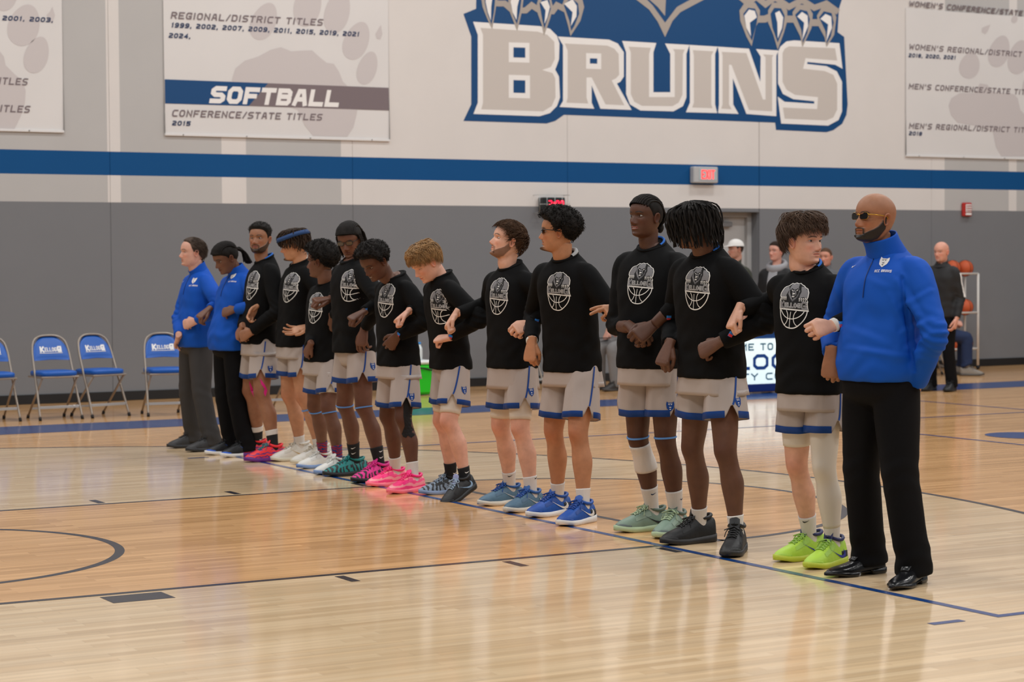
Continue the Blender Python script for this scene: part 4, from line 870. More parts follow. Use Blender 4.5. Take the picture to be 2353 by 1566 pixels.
# ---------------------------------------------------------------- shoes (x to toe, y left, z up; ankle over x=0)
def shoe_parts(style='low'):
    dress = style == 'dress'; mid = style == 'mid'
    xs = np.array([-.086, -.080, -.066, -.040, -.010, .020, .050, .080, .110, .140, .165, .185, .202, .213])
    wd_ = np.array([.016, .030, .037, .0405, .0415, .041, .042, .0445, .0475, .0480, .0450, .038, .027, .012])
    if dress: wd_ = wd_*np.array([1, 1, .98, .96, .95, .94, .95, .96, .97, .95, .90, .84, .76, .7]); xs = xs+np.where(xs > .1, (xs-.1)*.22, 0)
    tp = np.array([.084, .094, .098, .096, .098, .108, .106, .095, .082, .070, .061, .053, .043, .030])
    if mid: tp = tp+np.array([.018, .020, .022, .018, .016, .020, .010, .004, 0, 0, 0, 0, 0, 0])
    if dress: tp = np.array([.060, .066, .068, .068, .070, .076, .075, .068, .058, .050, .046, .041, .034, .024])
    yc = -.010*np.clip(xs/.2, 0, 1.2)**2*0+.012*np.sin(np.clip(xs, 0, .2)/.2*np.pi)*.4
    X = np.linspace(xs[0], xs[-1], 34); Wd = np.interp(X, xs, wd_); Tp = np.interp(X, xs, tp); Yc = np.interp(X, xs, yc)
    ker = np.array([.25, .5, .25])
    for A in (Wd, Tp): A[1:-1] = np.convolve(A, ker, 'valid')
    z0 = .020 if not dress else .018; th = np.linspace(-.25*np.pi/2, np.pi+.25*np.pi/2, 21)
    rings = []
    for x, w_, t, y in zip(X, Wd, Tp, Yc):
        h = t-z0; s = np.sin(th); c = np.cos(th); p = .62; shrink = np.where(s > .35, 1-(.34 if x < .07 else .20)*np.clip(s-.35, 0, 1)**1.2*(1 if x < .07 else .8), 1)
        rings.append(np.column_stack([np.full(21, x), y+w_*np.sign(c)*np.abs(c)**p*shrink, z0+h*np.where(s > 0, np.abs(s)**.85, s*.25)]))
    up = MB(); R = np.array(rings); up.add(*loft(R))
    # sole
    so = MB(); rings = []
    n = 40; Xs = np.linspace(xs[0]-.004, xs[-1]+.004, n); ws = np.interp(Xs, xs, wd_)+.0035; ws[0] *= .6; ws[-1] *= .7
    for x, w_ in zip(Xs, ws):
        y = np.interp(x, xs, yc); t = np.clip((x+.09)/.30, 0, 1); lift = .012*sstep(.70, 1.0, t)+.004*sstep(.1, 0, t)
        top = np.interp(t, [0, .15, .4, .6, .85, 1], [.040, .036, .030, .027, .030, .036]) if not dress else np.interp(t, [0, .3, .33, .6, 1], [.026, .026, .024, .022, .024])
        bot = lift
        if dress and .34 < t < .62: bot = .014
        rings.append([(x, y-w_*.90, bot), (x, y-w_*1.0, bot+.006), (x, y-w_*1.01, (bot+top)/2), (x, y-w_*.97, top), (x, y, top+.002), (x, y+w_*.97, top), (x, y+w_*1.01, (bot+top)/2), (x, y+w_*1.0, bot+.006), (x, y+w_*.90, bot)])
    so.add(*loft(np.array(rings)))
    # collar, tongue, laces
    co = MB(); a = np.linspace(0, 2*np.pi, 27)[:-1]; ch = .010 if not dress else -.012; ch += .018 if mid else 0
    P = np.column_stack([-.012+.050*np.cos(a), .0345*np.sin(a), (.083 if dress else .090)+ch+.014*np.cos(a)**2*np.where(np.cos(a) > 0, 1.2, .9)]); P = np.concatenate([P, P[:1]])
    V, Q = tubes(P[None], np.full((1, len(P)), .0085), 7); co.add(V, Q)
    tg = MB(); tz = .140+(.020 if mid else 0) if not dress else .078
    rr = [[(x+.006*math.cos(b)*0, .021*k*math.cos(b), z+.0055*math.sin(b)) for b in np.linspace(0, 2*np.pi, 14, endpoint=False)] for x, z, k in ((.095, .078 if not dress else .066, .9), (.075, .092 if not dress else .080, 1), (.055, .108 if not dress else .094, 1), (.042, .122 if not dress else .082, 1.15), (.034, tz-.004, 1.15), (.030, tz, .7))]
    tg.add(*loft(np.array(rr)))
    la = MB(); bv = bvh_np(*[v if v is not None else np.zeros((0, 3), int) for v in up.get()])
    def topz(x, y):
        h = bv.ray_cast(Vector((x, y, .3)), Vector((0, 0, -1)))[0]; return h.z if h else .06
    for i, x in enumerate((.048, .063, .078, .093, .108) if not dress else (.050, .063, .076)):
        for s in (-1, 1):
            Pn = []
            for t in np.linspace(-1, 1, 9):
                y = t*.024; xx = x+s*t*.006; Pn.append((xx, y, max(topz(xx, y), np.interp(xx, [.04, .075, .1], [.120, .096, .078]) if not dress else 0)+.003+.002*(1-t*t)))
            V, Q = tubes(np.array([Pn]), np.full((1, 9), .0026 if not dress else .0015), 6); la.add(V, Q)
    if not dress:
        for s in (-1, 1):      # bow loops and ends
            t = np.linspace(0, 2*np.pi, 14); Lp = np.column_stack([.050+.020*np.sin(t)*.6+.016*(1-np.cos(t))*.5, s*(.004+.019*(1-np.cos(t))), .124-.015*(1-np.cos(t))*.5])
            V, Q = tubes(Lp[None], np.full((1, 14), .0023), 6); la.add(V, Q)
            E_ = np.array([(.050, 0, .124), (.060, s*.018, .120), (.070, s*.034, .100), (.076, s*.040, .078)]); V, Q = tubes(catmull(E_, 8)[None], np.full((1, 8), .0021), 6); la.add(V, Q)
    # swoosh on both sides
    sw2 = [(-.055, .070), (-.030, .052), (.000, .042), (.030, .042), (.060, .052), (.095, .066), (.060, .049), (.030, .036), (.010, .031), (-.012, .031), (-.028, .037), (-.036, .047), (-.038, .056)]
    sw2 = [(-x*.85+.005, z) for x, z in [(-.085, .074), (-.045, .058), (-.010, .047), (.020, .042), (.038, .046), (.044, .056), (.040, .068), (.055, .055), (.058, .042), (.048, .034), (.028, .031), (.005, .035), (-.040, .053)]]
    sd = {}
    for s in (-1, 1):
        mb_ = MB(); P2 = np.array(sw2)*[1.0, 1.12]; tri = [P2[i] for i in tri_poly(P2)]; out = []
        while tri:
            q3 = tri.pop(); e = [np.linalg.norm(q3[i]-q3[(i+1) % 3]) for i in range(3)]; k = int(np.argmax(e))
            if e[k] > .014: m_ = (q3[k]+q3[(k+1) % 3])/2; o3 = q3[(k+2) % 3]; tri += [np.array([q3[k], m_, o3]), np.array([m_, q3[(k+1) % 3], o3])]; continue
            for x, z in q3:
                h = bv.ray_cast(Vector((x, s*.2, z)), Vector((0, -s, 0)))[0]; out.append((x, (h.y if h else s*.04)+s*.0028, z))
        mb_.add(np.array(out), T=np.arange(len(out)).reshape(-1, 3)); sd[s] = mb_
    # sole side panel / heel counter piece, toe cap
    hc = MB(); nn = R[:9, :, :].copy(); ctr = nn.mean(1, keepdims=True); nn = ctr+(nn-ctr)*1.03; nn[..., 2] = np.minimum(nn[..., 2], .070); hc.add(*loft(nn))
    pn = {}
    for s in (-1, 1):                            # lacing panel on each side of the instep, and a toe guard
        i0, i1 = [int(np.argmin(np.abs(X-x))) for x in (.030, .118)]; th_d = th*180/np.pi; sel = np.where((th_d > 28) & (th_d < 66))[0] if s > 0 else np.where((th_d > 114) & (th_d < 152))[0]
        G = R[i0:i1+1][:, sel]; ctr = R[i0:i1+1].mean(1, keepdims=True); G = ctr+(G-ctr)*1.035; n_, m_ = G.shape[:2]; i = np.arange(n_-1)[:, None]; j = np.arange(m_-1)[None]
        mb_ = MB(); mb_.add(G.reshape(-1, 3), np.stack([i*m_+j, i*m_+j+1, (i+1)*m_+j+1, (i+1)*m_+j], -1).reshape(-1, 4)); pn[s] = mb_
    tgd = MB(); i0 = int(np.argmin(np.abs(X-.150))); G = R[i0:].copy(); ctr = G.mean(1, keepdims=True); G = ctr+(G-ctr)*1.03; G[..., 2] = np.minimum(G[..., 2], np.interp(G[..., 0], [.15, .19, .215], [.036, .046, .040])); tgd.add(*loft(G))
    return {'panel': pn, 'toe': tgd, 'upper': up, 'sole': so, 'collar': co, 'tongue': tg, 'laces': la, 'swoosh': sd, 'heel': hc}
SHOES = {k: shoe_parts(k) for k in ('low', 'mid', 'dress')}
SHM = {}
def put_shoe(person, style, P, yaw, spec, left, pitch=0.0, scale=1.0):
    """spec: dict upper, sole, collar, laces, swoosh (materials)"""
    c, s = math.cos(yaw), math.sin(yaw); Mx = Matrix.Translation(Vector(P))@Matrix.Rotation(yaw, 4, 'Z')@Matrix.Translation(Vector((.11, 0, 0)))@Matrix.Rotation(pitch, 4, 'Y')@Matrix.Translation(Vector((-.11, 0, 0)))@Matrix.Scale(scale, 4)
    def inst(n, part, m, par, local=False):
        key = (style, n, m.name); 
        if key not in SHM: o = part.build(n, m, None, True); SHM[key] = o.data
        else: o = link(n, SHM[key])
        o.parent = par
        if not local: o.matrix_basis = Mx
        return o
    sh = inst('shoe', SHOES[style]['upper'], spec['upper'], person)
    inst('sole', SHOES[style]['sole'], spec['sole'], sh, True); inst('collar', SHOES[style]['collar'], spec.get('collar', spec['upper']), sh, True)
    inst('tongue', SHOES[style]['tongue'], spec.get('tongue', spec.get('collar', spec['upper'])), sh, True); inst('laces', SHOES[style]['laces'], spec['laces'], sh, True)
    if style != 'dress':
        pm = spec.get('panel', spec.get('collar', spec['upper']))
        for sd in (-1, 1):
            key = (style, 'pn', sd, pm.name)
            if key not in SHM: o = SHOES[style]['panel'][sd].build('lace_panel', pm, None, True); SHM[key] = o.data
            else: o = link('lace_panel', SHM[key])
            o.parent = sh
        inst('toe_guard', SHOES[style]['toe'], spec.get('toe', spec['upper']), sh, True)
    if spec.get('heel') is not None: inst('heel_counter', SHOES[style]['heel'], spec['heel'], sh, True)
    if spec.get('swoosh') is not None:
        for sd in (-1, 1):
            key = (style, 'sw', sd, spec['swoosh'].name)
            if key not in SHM: o = SHOES[style]['swoosh'][sd].build('side_mark', spec['swoosh'], None, False); SHM[key] = o.data
            else: o = link('side_mark', SHM[key])
            o.parent = sh
    return sh

# ---------------------------------------------------------------- chest print artwork (crop pixels of the photo's clearest shirt)
ART = []      # (layer depth, material index, polygon) materials: 0 white 1 black 2 grey 3 dark grey
def A_(p): return [((x-438)/615.0, (922-y)/615.0) for x, y in p]
sil = [(215, 655), (218, 545), (232, 505), (220, 480), (224, 445), (245, 408), (268, 375), (300, 355), (345, 345), (358, 332), (388, 312), (420, 318), (455, 306), (490, 318), (520, 312), (545, 332), (580, 347), (602, 370), (638, 388), (660, 440), (656, 500), (640, 535), (656, 560), (650, 590), (656, 650), (666, 690), (440, 672)]
def shrink(p, k):
    c = np.mean(p, 0); return [tuple(c+(np.array(q)-c)*k) for q in p]
ART += [(.0010, 0, A_(sil)), (.0014, 1, A_(shrink(sil, .938)))]
ART += [(.0018, 2, A_([(238, 500), (246, 440), (272, 395), (310, 368), (352, 360), (362, 400), (340, 440), (322, 470), (330, 505), (300, 490), (270, 498)])), (.0018, 2, A_([(535, 360), (580, 362), (612, 388), (642, 430), (644, 490), (628, 520), (590, 500), (555, 505), (520, 520), (530, 470), (548, 430), (540, 395)]))]
ART += [(.0018, 2, A_([(372, 372), (392, 330), (430, 324), (470, 322), (505, 336), (498, 370), (525, 420), (505, 480), (470, 520), (415, 556), (378, 505), (350, 455), (362, 410)]))]
ART += [(.0022, 1, A_([(372, 405), (405, 380), (432, 400), (462, 398), (490, 380), (512, 405), (500, 455), (478, 495), (420, 536), (390, 480), (376, 440)])), (.0022, 3, A_([(392, 520), (420, 548), (470, 515), (500, 470), (508, 430), (520, 440), (508, 490), (470, 528), (418, 565), (370, 505)]))]
ART += [(.0026, 2, A_([(412, 420), (440, 405), (468, 420), (472, 470), (440, 520), (412, 490)])), (.0030, 1, A_([(422, 455), (462, 455), (458, 500), (430, 508), (420, 480)])), (.0034, 0, A_([(416, 448), (452, 448), (450, 462), (418, 464)])), (.0034, 0, A_([(408, 488), (448, 480), (446, 494), (412, 500)])), (.0030, 0, A_([(400, 398), (424, 412), (420, 418), (400, 408)])), (.0030, 0, A_([(494, 396), (470, 410), (474, 418), (494, 406)])), (.0030, 1, A_([(424, 425), (458, 425), (450, 440), (432, 440)]))]
ART += [(.0022, 1, A_([(505, 335), (532, 325), (540, 380), (512, 410), (500, 370)]))]
for (x0, x1, y) in ((232, 330, 515), (512, 632, 535)):
    for i in range(4):
        x = x0+(x1-x0)*(i+.5)/4; ART += [(.0024, 0, A_([(x-10, y-22), (x+8, y-22), (x+10, y), (x, y+28), (x-8, y+2)])), (.0028, 1, A_([(x-4, y-12), (x+4, y-12), (x+3, y+10), (x-3, y+8)]))]
def strokeA(P, t, dep, mi):
    V, Q = stroke2(P, t)
    for q in Q: ART.append((dep, mi, A_([tuple(V[i]) for i in q])))
def textA(s, x0, y0, w_, h, wt, mi=2, dep=.0026):
    for k_, (d2, mm, g_) in enumerate(((dep-.0004, 0, 5), (dep, mi, 0))):
        for V, Q in text2(s, w_, h, weight=wt, gap=.16):
            n = len(V)//2
            for q in Q:
                pl = [(x0+V[i][0], y0-V[i][1]-.077*0+.05*V[i][0]) for i in q]
                if g_:
                    c = np.mean(pl, 0); pl = [tuple(np.array(p)+g_*.55*np.sign(np.array(p)-c)) for p in pl]
                ART.append((d2, mm, A_(pl)))
textA('K', 228, 648, 62, 98, .26); textA('ELLOG', 298, 634, 240, 62, .22); textA('G', 552, 668, 88, 108, .17)
V_ = lambda *p: list(p)
strokeA([(222, 655), (300, 662), (440, 672), (560, 682), (662, 690)], 9, .0016, 0)
th_ = np.linspace(0, 1, 15)
def bez(a, b, c, d): t = th_[:, None]; return ((1-t)**3*np.array(a)+3*(1-t)**2*t*np.array(b)+3*(1-t)*t*t*np.array(c)+t**3*np.array(d))
strokeA(bez((227, 660), (235, 790), (270, 870), (330, 900)), 13, .0016, 0); strokeA(bez((330, 900), (400, 925), (460, 920), (510, 885)), 15, .0016, 0); strokeA(bez((510, 885), (590, 830), (640, 770), (646, 690)), 13, .0016, 0)
strokeA(bez((245, 672), (290, 760), (350, 790), (400, 790)), 11, .0018, 0); strokeA(bez((400, 790), (480, 795), (560, 760), (600, 697)), 11, .0018, 0)
strokeA([(402, 700), (388, 790), (378, 905)], 9, .0018, 0); strokeA(bez((335, 680), (370, 730), (370, 820), (290, 875)), 10, .0018, 0); strokeA(bez((485, 690), (425, 740), (430, 840), (490, 880)), 10, .0018, 0)
# fine 2-D triangulation shared by every shirt
def art_mesh():
    V = []; T = []; Mi = []; D = []
    for dep, mi, P in ART:
        P = np.array(P); T_ = tri_poly(P); tri = [P[t] for t in T_]; out = []
        while tri:
            t = tri.pop(); e = [np.linalg.norm(t[i]-t[(i+1) % 3]) for i in range(3)]; k = int(np.argmax(e))
            if e[k] > .075: m = (t[k]+t[(k+1) % 3])/2; o3 = t[(k+2) % 3]; tri.append(np.array([t[k], m, o3])); tri.append(np.array([m, t[(k+1) % 3], o3]))
            else: out.append(t)
        for t in out:
            n = len(V); V += [t[0], t[1], t[2]]; T.append((n, n+1, n+2)); Mi.append(mi); D += [dep]*3
    return np.array(V), np.array(T), np.array(Mi), np.array(D)
ARTV, ARTT, ARTM, ARTD = art_mesh()
M_PW = mat('shirt_ink_white', srgb(226, 224, 220), .7); M_PK = mat('shirt_ink_black', srgb(20, 20, 22), .8); M_PG = mat('shirt_ink_grey', srgb(122, 122, 126), .7); M_PD = mat('shirt_ink_dark_grey', srgb(66, 66, 70), .7)
def drape(name, bv, V2, T_, Mi, D, centre, ux, uz, n, scale, mats, parent, back=.25, ref=None):
    """lay flat artwork (V2 in units, y up) on a surface by casting along -n"""
    out = []; ok = np.ones(len(V2), bool)
    for i, (u, v) in enumerate(V2):
        o = centre+ux*u*scale+uz*v*scale+n*back
        if ref is not None:                       # stay on the chest, not on an arm in front of it
            h0 = ref.ray_cast(Vector(o), Vector(-n))
            if h0[0] is None: ok[i] = False; out.append(o); continue
            o2 = np.array(h0[0])+n*.028; h = bv.ray_cast(Vector(o2), Vector(-n))
            out.append(np.array(h[0])+n*float(D[i]) if h[0] is not None and .010 < h[3] < .046 else np.array(h0[0])+n*float(D[i])); continue
        h = bv.ray_cast(Vector(o), Vector(-n))
        if h[0] is None or h[3] > back+.25: ok[i] = False; out.append(o); continue
        out.append(np.array(h[0])+n*float(D[i]) if True else 0)
    T2 = T_[ok[T_].all(1)]
    if not len(T2): return None
    return mk(name, np.array(out), None, T2, mats, parent, False, mi=np.asarray(Mi)[ok[T_].all(1)])
def camhit(bv, px, py):
    d = norm(ray(px, py)); h = bv.ray_cast(Vector(CAM), Vector(d)); return (np.array(h[0]), np.array(h[1])) if h[0] is not None else (None, None)
# small bear crest (shorts), wrist tag, side mark of a sock
CREST = [(0, 0, [(-.36, .5), (-.2, .36), (.2, .36), (.36, .5), (.42, .2), (.36, -.2), (.14, -.42), (0, -.52), (-.14, -.42), (-.36, -.2), (-.42, .2)]), (.0005, 1, [(-.22, .18), (-.05, .1), (-.08, .2)]), (.0005, 1, [(.22, .18), (.05, .1), (.08, .2)]), (.0005, 1, [(-.12, -.06), (.12, -.06), (.08, -.14), (-.08, -.14)]), (.0005, 1, [(-.1, -.26), (.1, -.26), (.06, -.34), (-.06, -.34)]), (.0005, 1, [(-.24, .28), (.24, .28), (.2, .24), (-.2, .24)])]
WTAG = [(0, 0, [(-.45, -.5), (.1, -.5), (.1, -.05), (.45, -.05), (.45, .5), (-.45, .5)]), (.0004, 1, [(-.40, -.46), (.35, -.46), (.35, .02), (-.40, .02)])]
SWO = [(0, 0, [(-.5, .05), (-.42, -.14), (-.25, -.2), (.0, -.1), (.5, .22), (.0, .03), (-.25, -.04), (-.38, .0)])]
def mini(poly, maxe=.3):
    V = []; T = []; Mi = []; D = []
    for dep, mi, P in poly:
        P = np.array(P, float)
        tri = [P[t] for t in tri_poly(P)]
        while tri:
            t = tri.pop(); e = [np.linalg.norm(t[i]-t[(i+1) % 3]) for i in range(3)]; k = int(np.argmax(e))
            if e[k] > maxe: m = (t[k]+t[(k+1) % 3])/2; o3 = t[(k+2) % 3]; tri += [np.array([t[k], m, o3]), np.array([m, t[(k+1) % 3], o3])]; continue
            n = len(V); V += [t[0], t[1], t[2]]; T.append((n, n+1, n+2)); Mi.append(mi); D += [dep+.0022]*3
    return np.array(V), np.array(T), np.array(Mi), np.array(D)
CRESTM, WTAGM, SWOM = mini(CREST), mini(WTAG), mini(SWO)
def decal(name, bv, art, px, size, mats, parent, up=(0, 0, 1), rot=0.0, back=.03, flip=False):
    p, n = camhit(bv, *px)
    if p is None: return None
    if n@(CAM-p) < 0: n = -n
    ux = norm(np.cross(up, n)); uz = np.cross(n, ux); c, s = math.cos(rot), math.sin(rot); ux, uz = ux*c+uz*s, -ux*s+uz*c
    return drape(name, bv, art[0], art[1], art[2], art[3], p, ux, uz, n, size, mats, parent, back)

# ---------------------------------------------------------------- hair
def scalp(th, z, off=0.0):
    r = skull(th, z); P = np.stack([r*np.sin(th), r*np.cos(th), z], -1)
    n = np.stack([P[..., 0], P[..., 1], (z-.45)*1.0], -1); n /= np.linalg.norm(n, axis=-1)[..., None]+1e-9
    return P+n*np.asarray(off)[..., None], n
def cap(S, thick, nth=64, nz=20, hl=None, lump=0.0, seed=1, ztop=.999):
    th = np.linspace(-np.pi, np.pi, nth, endpoint=False); rg = np.random.default_rng(seed); H0 = hairline(th, S) if hl is None else hl(th)
    rings = []
    ph = rg.uniform(0, 6.28, 6)
    for i, t in enumerate(np.linspace(0, 1, nz)):
        z = H0+(ztop-H0)*np.sin(t*np.pi/2)
        tk = thick(th, z)*sstep(0, .16, t+.02)
        if lump: tk = tk*(1+lump*(np.sin(th*9+ph[0]+z*20)*np.sin(z*26+ph[1])+.6*np.sin(th*17+ph[2])*np.sin(z*41+ph[3]+th*5)))
        rings.append(scalp(th, z, tk)[0])
    return loft(np.array(rings), (False, True))
def coils(S, n, ln, rad, tk, seed, hl=None):
    rg = np.random.default_rng(seed); th = rg.uniform(-np.pi, np.pi, n*3); z = rg.uniform(.25, .995, n*3); H0 = hairline(th, S) if hl is None else hl(th)
    ok = z > H0+.01; th, z = th[ok][:n], z[ok][:n]; k = 7; P0, N = scalp(th, z, np.zeros(len(th)))
    u = np.linspace(.62, 1, k); ax = norm_rows(N+rg.normal(0, .28, N.shape)); e1 = norm_rows(np.cross(ax, rg.normal(0, 1, N.shape))); e2 = np.cross(ax, e1)
    L_ = ln(th, z)*rg.uniform(.85, 1.12, len(th)); a = u[None]*rg.uniform(9, 15, (len(th), 1))+rg.uniform(0, 6, (len(th), 1))
    P = P0[:, None]+ax[:, None]*(L_[:, None]*u[None])[..., None]+rad*(e1[:, None]*np.cos(a)[..., None]+e2[:, None]*np.sin(a)[..., None])
    return P, np.full((len(th), k), tk)*np.linspace(1, .7, k)[None]
def locks(n, z0r, zend, off, rad, seed, k=14, az=None, drift=.12, wav=.012, cling=.58, tip=.5):
    """locks that follow the skull down to 'cling' and then hang"""
    rg = np.random.default_rng(seed); th = np.linspace(-np.pi, np.pi, n, endpoint=False)+rg.uniform(-.1, .1, n) if az is None else az+rg.uniform(-.04, .04, n)
    z0 = rg.uniform(*z0r, n); ze = zend(th)*1.0+rg.uniform(-.04, .04, n); o = off(th)*rg.uniform(.75, 1.2, n); t = np.linspace(0, 1, k)
    Z = z0[:, None]+(ze-z0)[:, None]*t[None]**1.0; TH = th[:, None]+drift*rg.normal(0, 1, (n, 1))*t[None]**1.5
    Zc = np.maximum(Z, cling); P, N = scalp(TH, np.minimum(Zc, .998), (.045+(o[:, None]-.045)*sstep(0, .3, t)[None])+0*Zc); P[..., 2] += Z-Zc
    P += wav*np.stack([np.sin(t*9+rg.uniform(0, 6, (n, 1))), np.sin(t*8+rg.uniform(0, 6, (n, 1))), 0*Z], -1)
    kn = 1+.16*np.sin(np.linspace(0, k*2.1, k)+rg.uniform(0, 6, (n, 1)))
    return P, rad*kn*(1-(1-tip)*sstep(.7, 1, t))[None]*rg.uniform(.8, 1.15, (n, 1))
def brush(S, n, ln, lift, rad, seed, dirn=-1, hl=None, side=.25, droop=.06, k=7, root=.03):
    """short straight strands combed along +-y"""
    rg = np.random.default_rng(seed); th = rg.uniform(-np.pi, np.pi, n*3); z = .25+.75*rg.uniform(0, 1, n*3)**.8; H0 = hairline(th, S) if hl is None else hl(th)
    ok = z > H0; th, z = th[ok][:n], z[ok][:n]; P0, N = scalp(th, z, np.full(len(th), root)); d = np.zeros_like(N); d[:, 1] = dirn; d[:, 2] = -.55*(z < .75); d[:, 0] = np.sign(P0[:, 0])*side*rg.uniform(0, 1, len(th))
    d += rg.normal(0, .22, d.shape); tt = norm_rows(d-(d*N).sum(1)[:, None]*N); u = np.linspace(0, 1, k); L_ = ln*rg.uniform(.7, 1.2, len(th))
    P = P0[:, None]+tt[:, None]*(L_[:, None]*u)[..., None]+N[:, None]*(lift*np.sin(u*np.pi*.62)-droop*u**2)[None, :, None]
    return P, rad*np.broadcast_to(np.array([1, 1.15, 1.2, 1.1, .9, .6, .25])[None, :k], (len(th), k))
def fringe(n, ztip, off, rad, seed, zroot=(.80, .99), k=10, spread=.25, sweep=0.0, taper=.25):
    """mop strands from the crown falling all round; ztip(th)"""
    rg = np.random.default_rng(seed); th = rg.uniform(-np.pi, np.pi, n); z0 = rg.uniform(*zroot, n); ze = ztip(th)+rg.uniform(-.035, .035, n); t = np.linspace(0, 1, k)
    Z = z0[:, None]+(ze-z0)[:, None]*t**1.1; TH = th[:, None]+(spread*rg.normal(0, 1, (n, 1))*.5+sweep)*t[None]**1.4
    o = off(th)[:, None]*(.62+.38*np.sin(np.clip(t, 0, 1)*np.pi*.8))[None]*rg.uniform(.62, 1.15, (n, 1))
    P, N = scalp(TH, np.minimum(Z, .998), o); return P, rad*(1-(1-taper)*sstep(.55, 1, t))[None]*rg.uniform(.7, 1.2, (n, 1))
def make_hair(S, Ht, parent):
    st = S.get('hair'); hc = S.get('hairc', (.02, .015, .012)); sd = S.get('seed', 3)
    if not st: return
    m = mat('hair_%02d' % S['id'], hc, S.get('hairr', .75), spec=.16, var=.35, vscale=30); mb = MB()
    def T_(P, R): V, Q = tubes(P, R, 3 if len(P) > 250 else 6); mb.add(Ht(V), Q)
    def C_(*a, **k): V, Q, T = cap(S, *a, **k); mb.add(Ht(V), Q, T)
    fr = lambda th: np.cos(th)
    if st == 'slick': C_(lambda th, z: .030+.02*sstep(.6, .9, z)); T_(*brush(S, 1100, .22, .035, .0055, sd, -1, k=7, root=.022))
    elif st == 'fade': C_(lambda th, z: .012+.075*sstep(.62, .80, z), lump=.10); P, R = coils(S, 700, lambda th, z: .02+.10*sstep(.62, .80, z), .010, .006, sd); T_(P, R)
    elif st == 'afro':
        A = S.get('afro', .22); f0 = S.get('afrof', 1.0); tk = lambda th, z: A*(.30+.70*sstep(.30, .62, z))*np.where(fr(th) > 0, 1+(f0-1)*fr(th), 1)
        C_(lambda th, z: tk(th, z)*.84, lump=.16, seed=sd); T_(*coils(S, S.get('ncoil', 1500), tk, S.get('coilr', .022), .0085, sd))
    elif st == 'short': C_(lambda th, z: .035+.045*sstep(.6, .9, z)); T_(*brush(S, 1500, .15, .060, .0065, sd, S.get('comb', 1), side=.1, droop=.03, root=.035))
    elif st == 'mop':
        zt = lambda th: np.interp(np.degrees(np.abs(th)), [0, 35, 60, 80, 100, 130, 180], S['ztip']); of = lambda th: S.get('mopo', .10)+0*th
        C_(lambda th, z: .030+.035*sstep(.6, .9, z), hl=lambda th: np.maximum(zt(th)+.05, hairline(th, S)-.02)); T_(*fringe(950, zt, of, .0075, sd, sweep=S.get('sweep', 0), zroot=(.84, .998), spread=.5)); T_(*fringe(520, lambda th: zt(th)+.14, lambda th: of(th)*1.25, .0072, sd+1, sweep=S.get('sweep', 0)*1.5, zroot=(.9, .998), spread=.9)); T_(*fringe(120, lambda th: .78+0*th, lambda th: of(th)*1.55, .008, sd+2, zroot=(.93, .998), spread=1.6))
    elif st in ('dreads_tail', 'dreads_back', 'braids_bun'):
        bun = st == 'braids_bun'; C_(lambda th, z: (.028 if bun else .045)+0*z, lump=.06); n = 13 if bun else 19; rg = np.random.default_rng(sd); paths = []; of = .03 if bun else .055
        for i in range(n):
            x = (i/(n-1)-.5)*2*.285; A, B, Cz = .33+of, .45+of, .38+of; ym = B*math.sqrt(max(0, 1-(x/A)**2)); yy = np.linspace(.90*ym, -.86*ym, 9); top = [(x, y-.015, .62+Cz*math.sqrt(max(0, 1-(x/A)**2-(y/B)**2))) for y in yy]
            if bun: end = [(x*.75, -.47, .50), (x*.3, -.46, .30)]
            elif st == 'dreads_tail': end = [(x*.45, -.50, .62), (x*.2, -.56, .56)]
            else: end = [(x*1.05, -.50, .50), (x*1.15, -.50, .22), (x*1.2+rg.normal(0, .02), -.46, rg.uniform(-.35, -.05))]
            paths.append(catmull(np.array(top+end), 26))
        if st == 'dreads_back':
            for s_ in (-1, 1):
                for j in range(3): paths.append(catmull(np.array([(s_*.28, .16-.06*j, .76), (s_*.375, .10-.07*j, .62), (s_*.385, .06-.08*j, .42), (s_*(.37+.01*j), .03-.08*j, .10-.1*j)]), 26))
        T_(np.array(paths), np.full((len(paths), 26), .026)*(1+.20*np.sin(np.arange(26)*2.3))[None])
        if st == 'dreads_tail':
            n = 20; paths = []
            for i in range(n):
                x, y = rg.normal(0, .07), rg.normal(0, .05); paths.append(catmull(np.array([(x*.4, -.54, .58+y*.4), (x*.8, -.66, .48+y), (x*1.2, -.74+y*.5, .28+y), (x*1.5, -.74+y, .02+rg.uniform(-.1, .1))]), 14))
            T_(np.array(paths), np.full((n, 14), .027)*(1+.12*np.sin(np.arange(14)*2.3))[None])
        if bun: V, Q, T = sphere((0, -.50, .25), (.11, .10, .12), 16, 10); V[:, 2] += .01*np.sin(V[:, 0]*60); mb.add(Ht(V), Q, T)
    elif st == 'dreads_band':
        C_(lambda th, z: .05+0*z, lump=.06); zt = lambda th: np.interp(np.degrees(np.abs(th)), [0, 40, 80, 120, 180], [.50, .44, .36, .24, .16])
        T_(*locks(26, (.985, .997), lambda th: .6+0*th, lambda th: .09+0*th, .024, sd+12)); T_(*locks(80, (.80, .985), zt, lambda th: .085+0*th, .024, sd, wav=.022)); T_(*locks(34, (.93, .99), lambda th: .62+0*th, lambda th: .12+0*th, .024, sd+3, wav=.02))
    elif st == 'dreads_long':
        C_(lambda th, z: .05+0*z, lump=.06); zt = lambda th: np.interp(np.degrees(np.abs(th)), [0, 40, 80, 120, 180], [.08, .00, -.06, -.10, -.16])
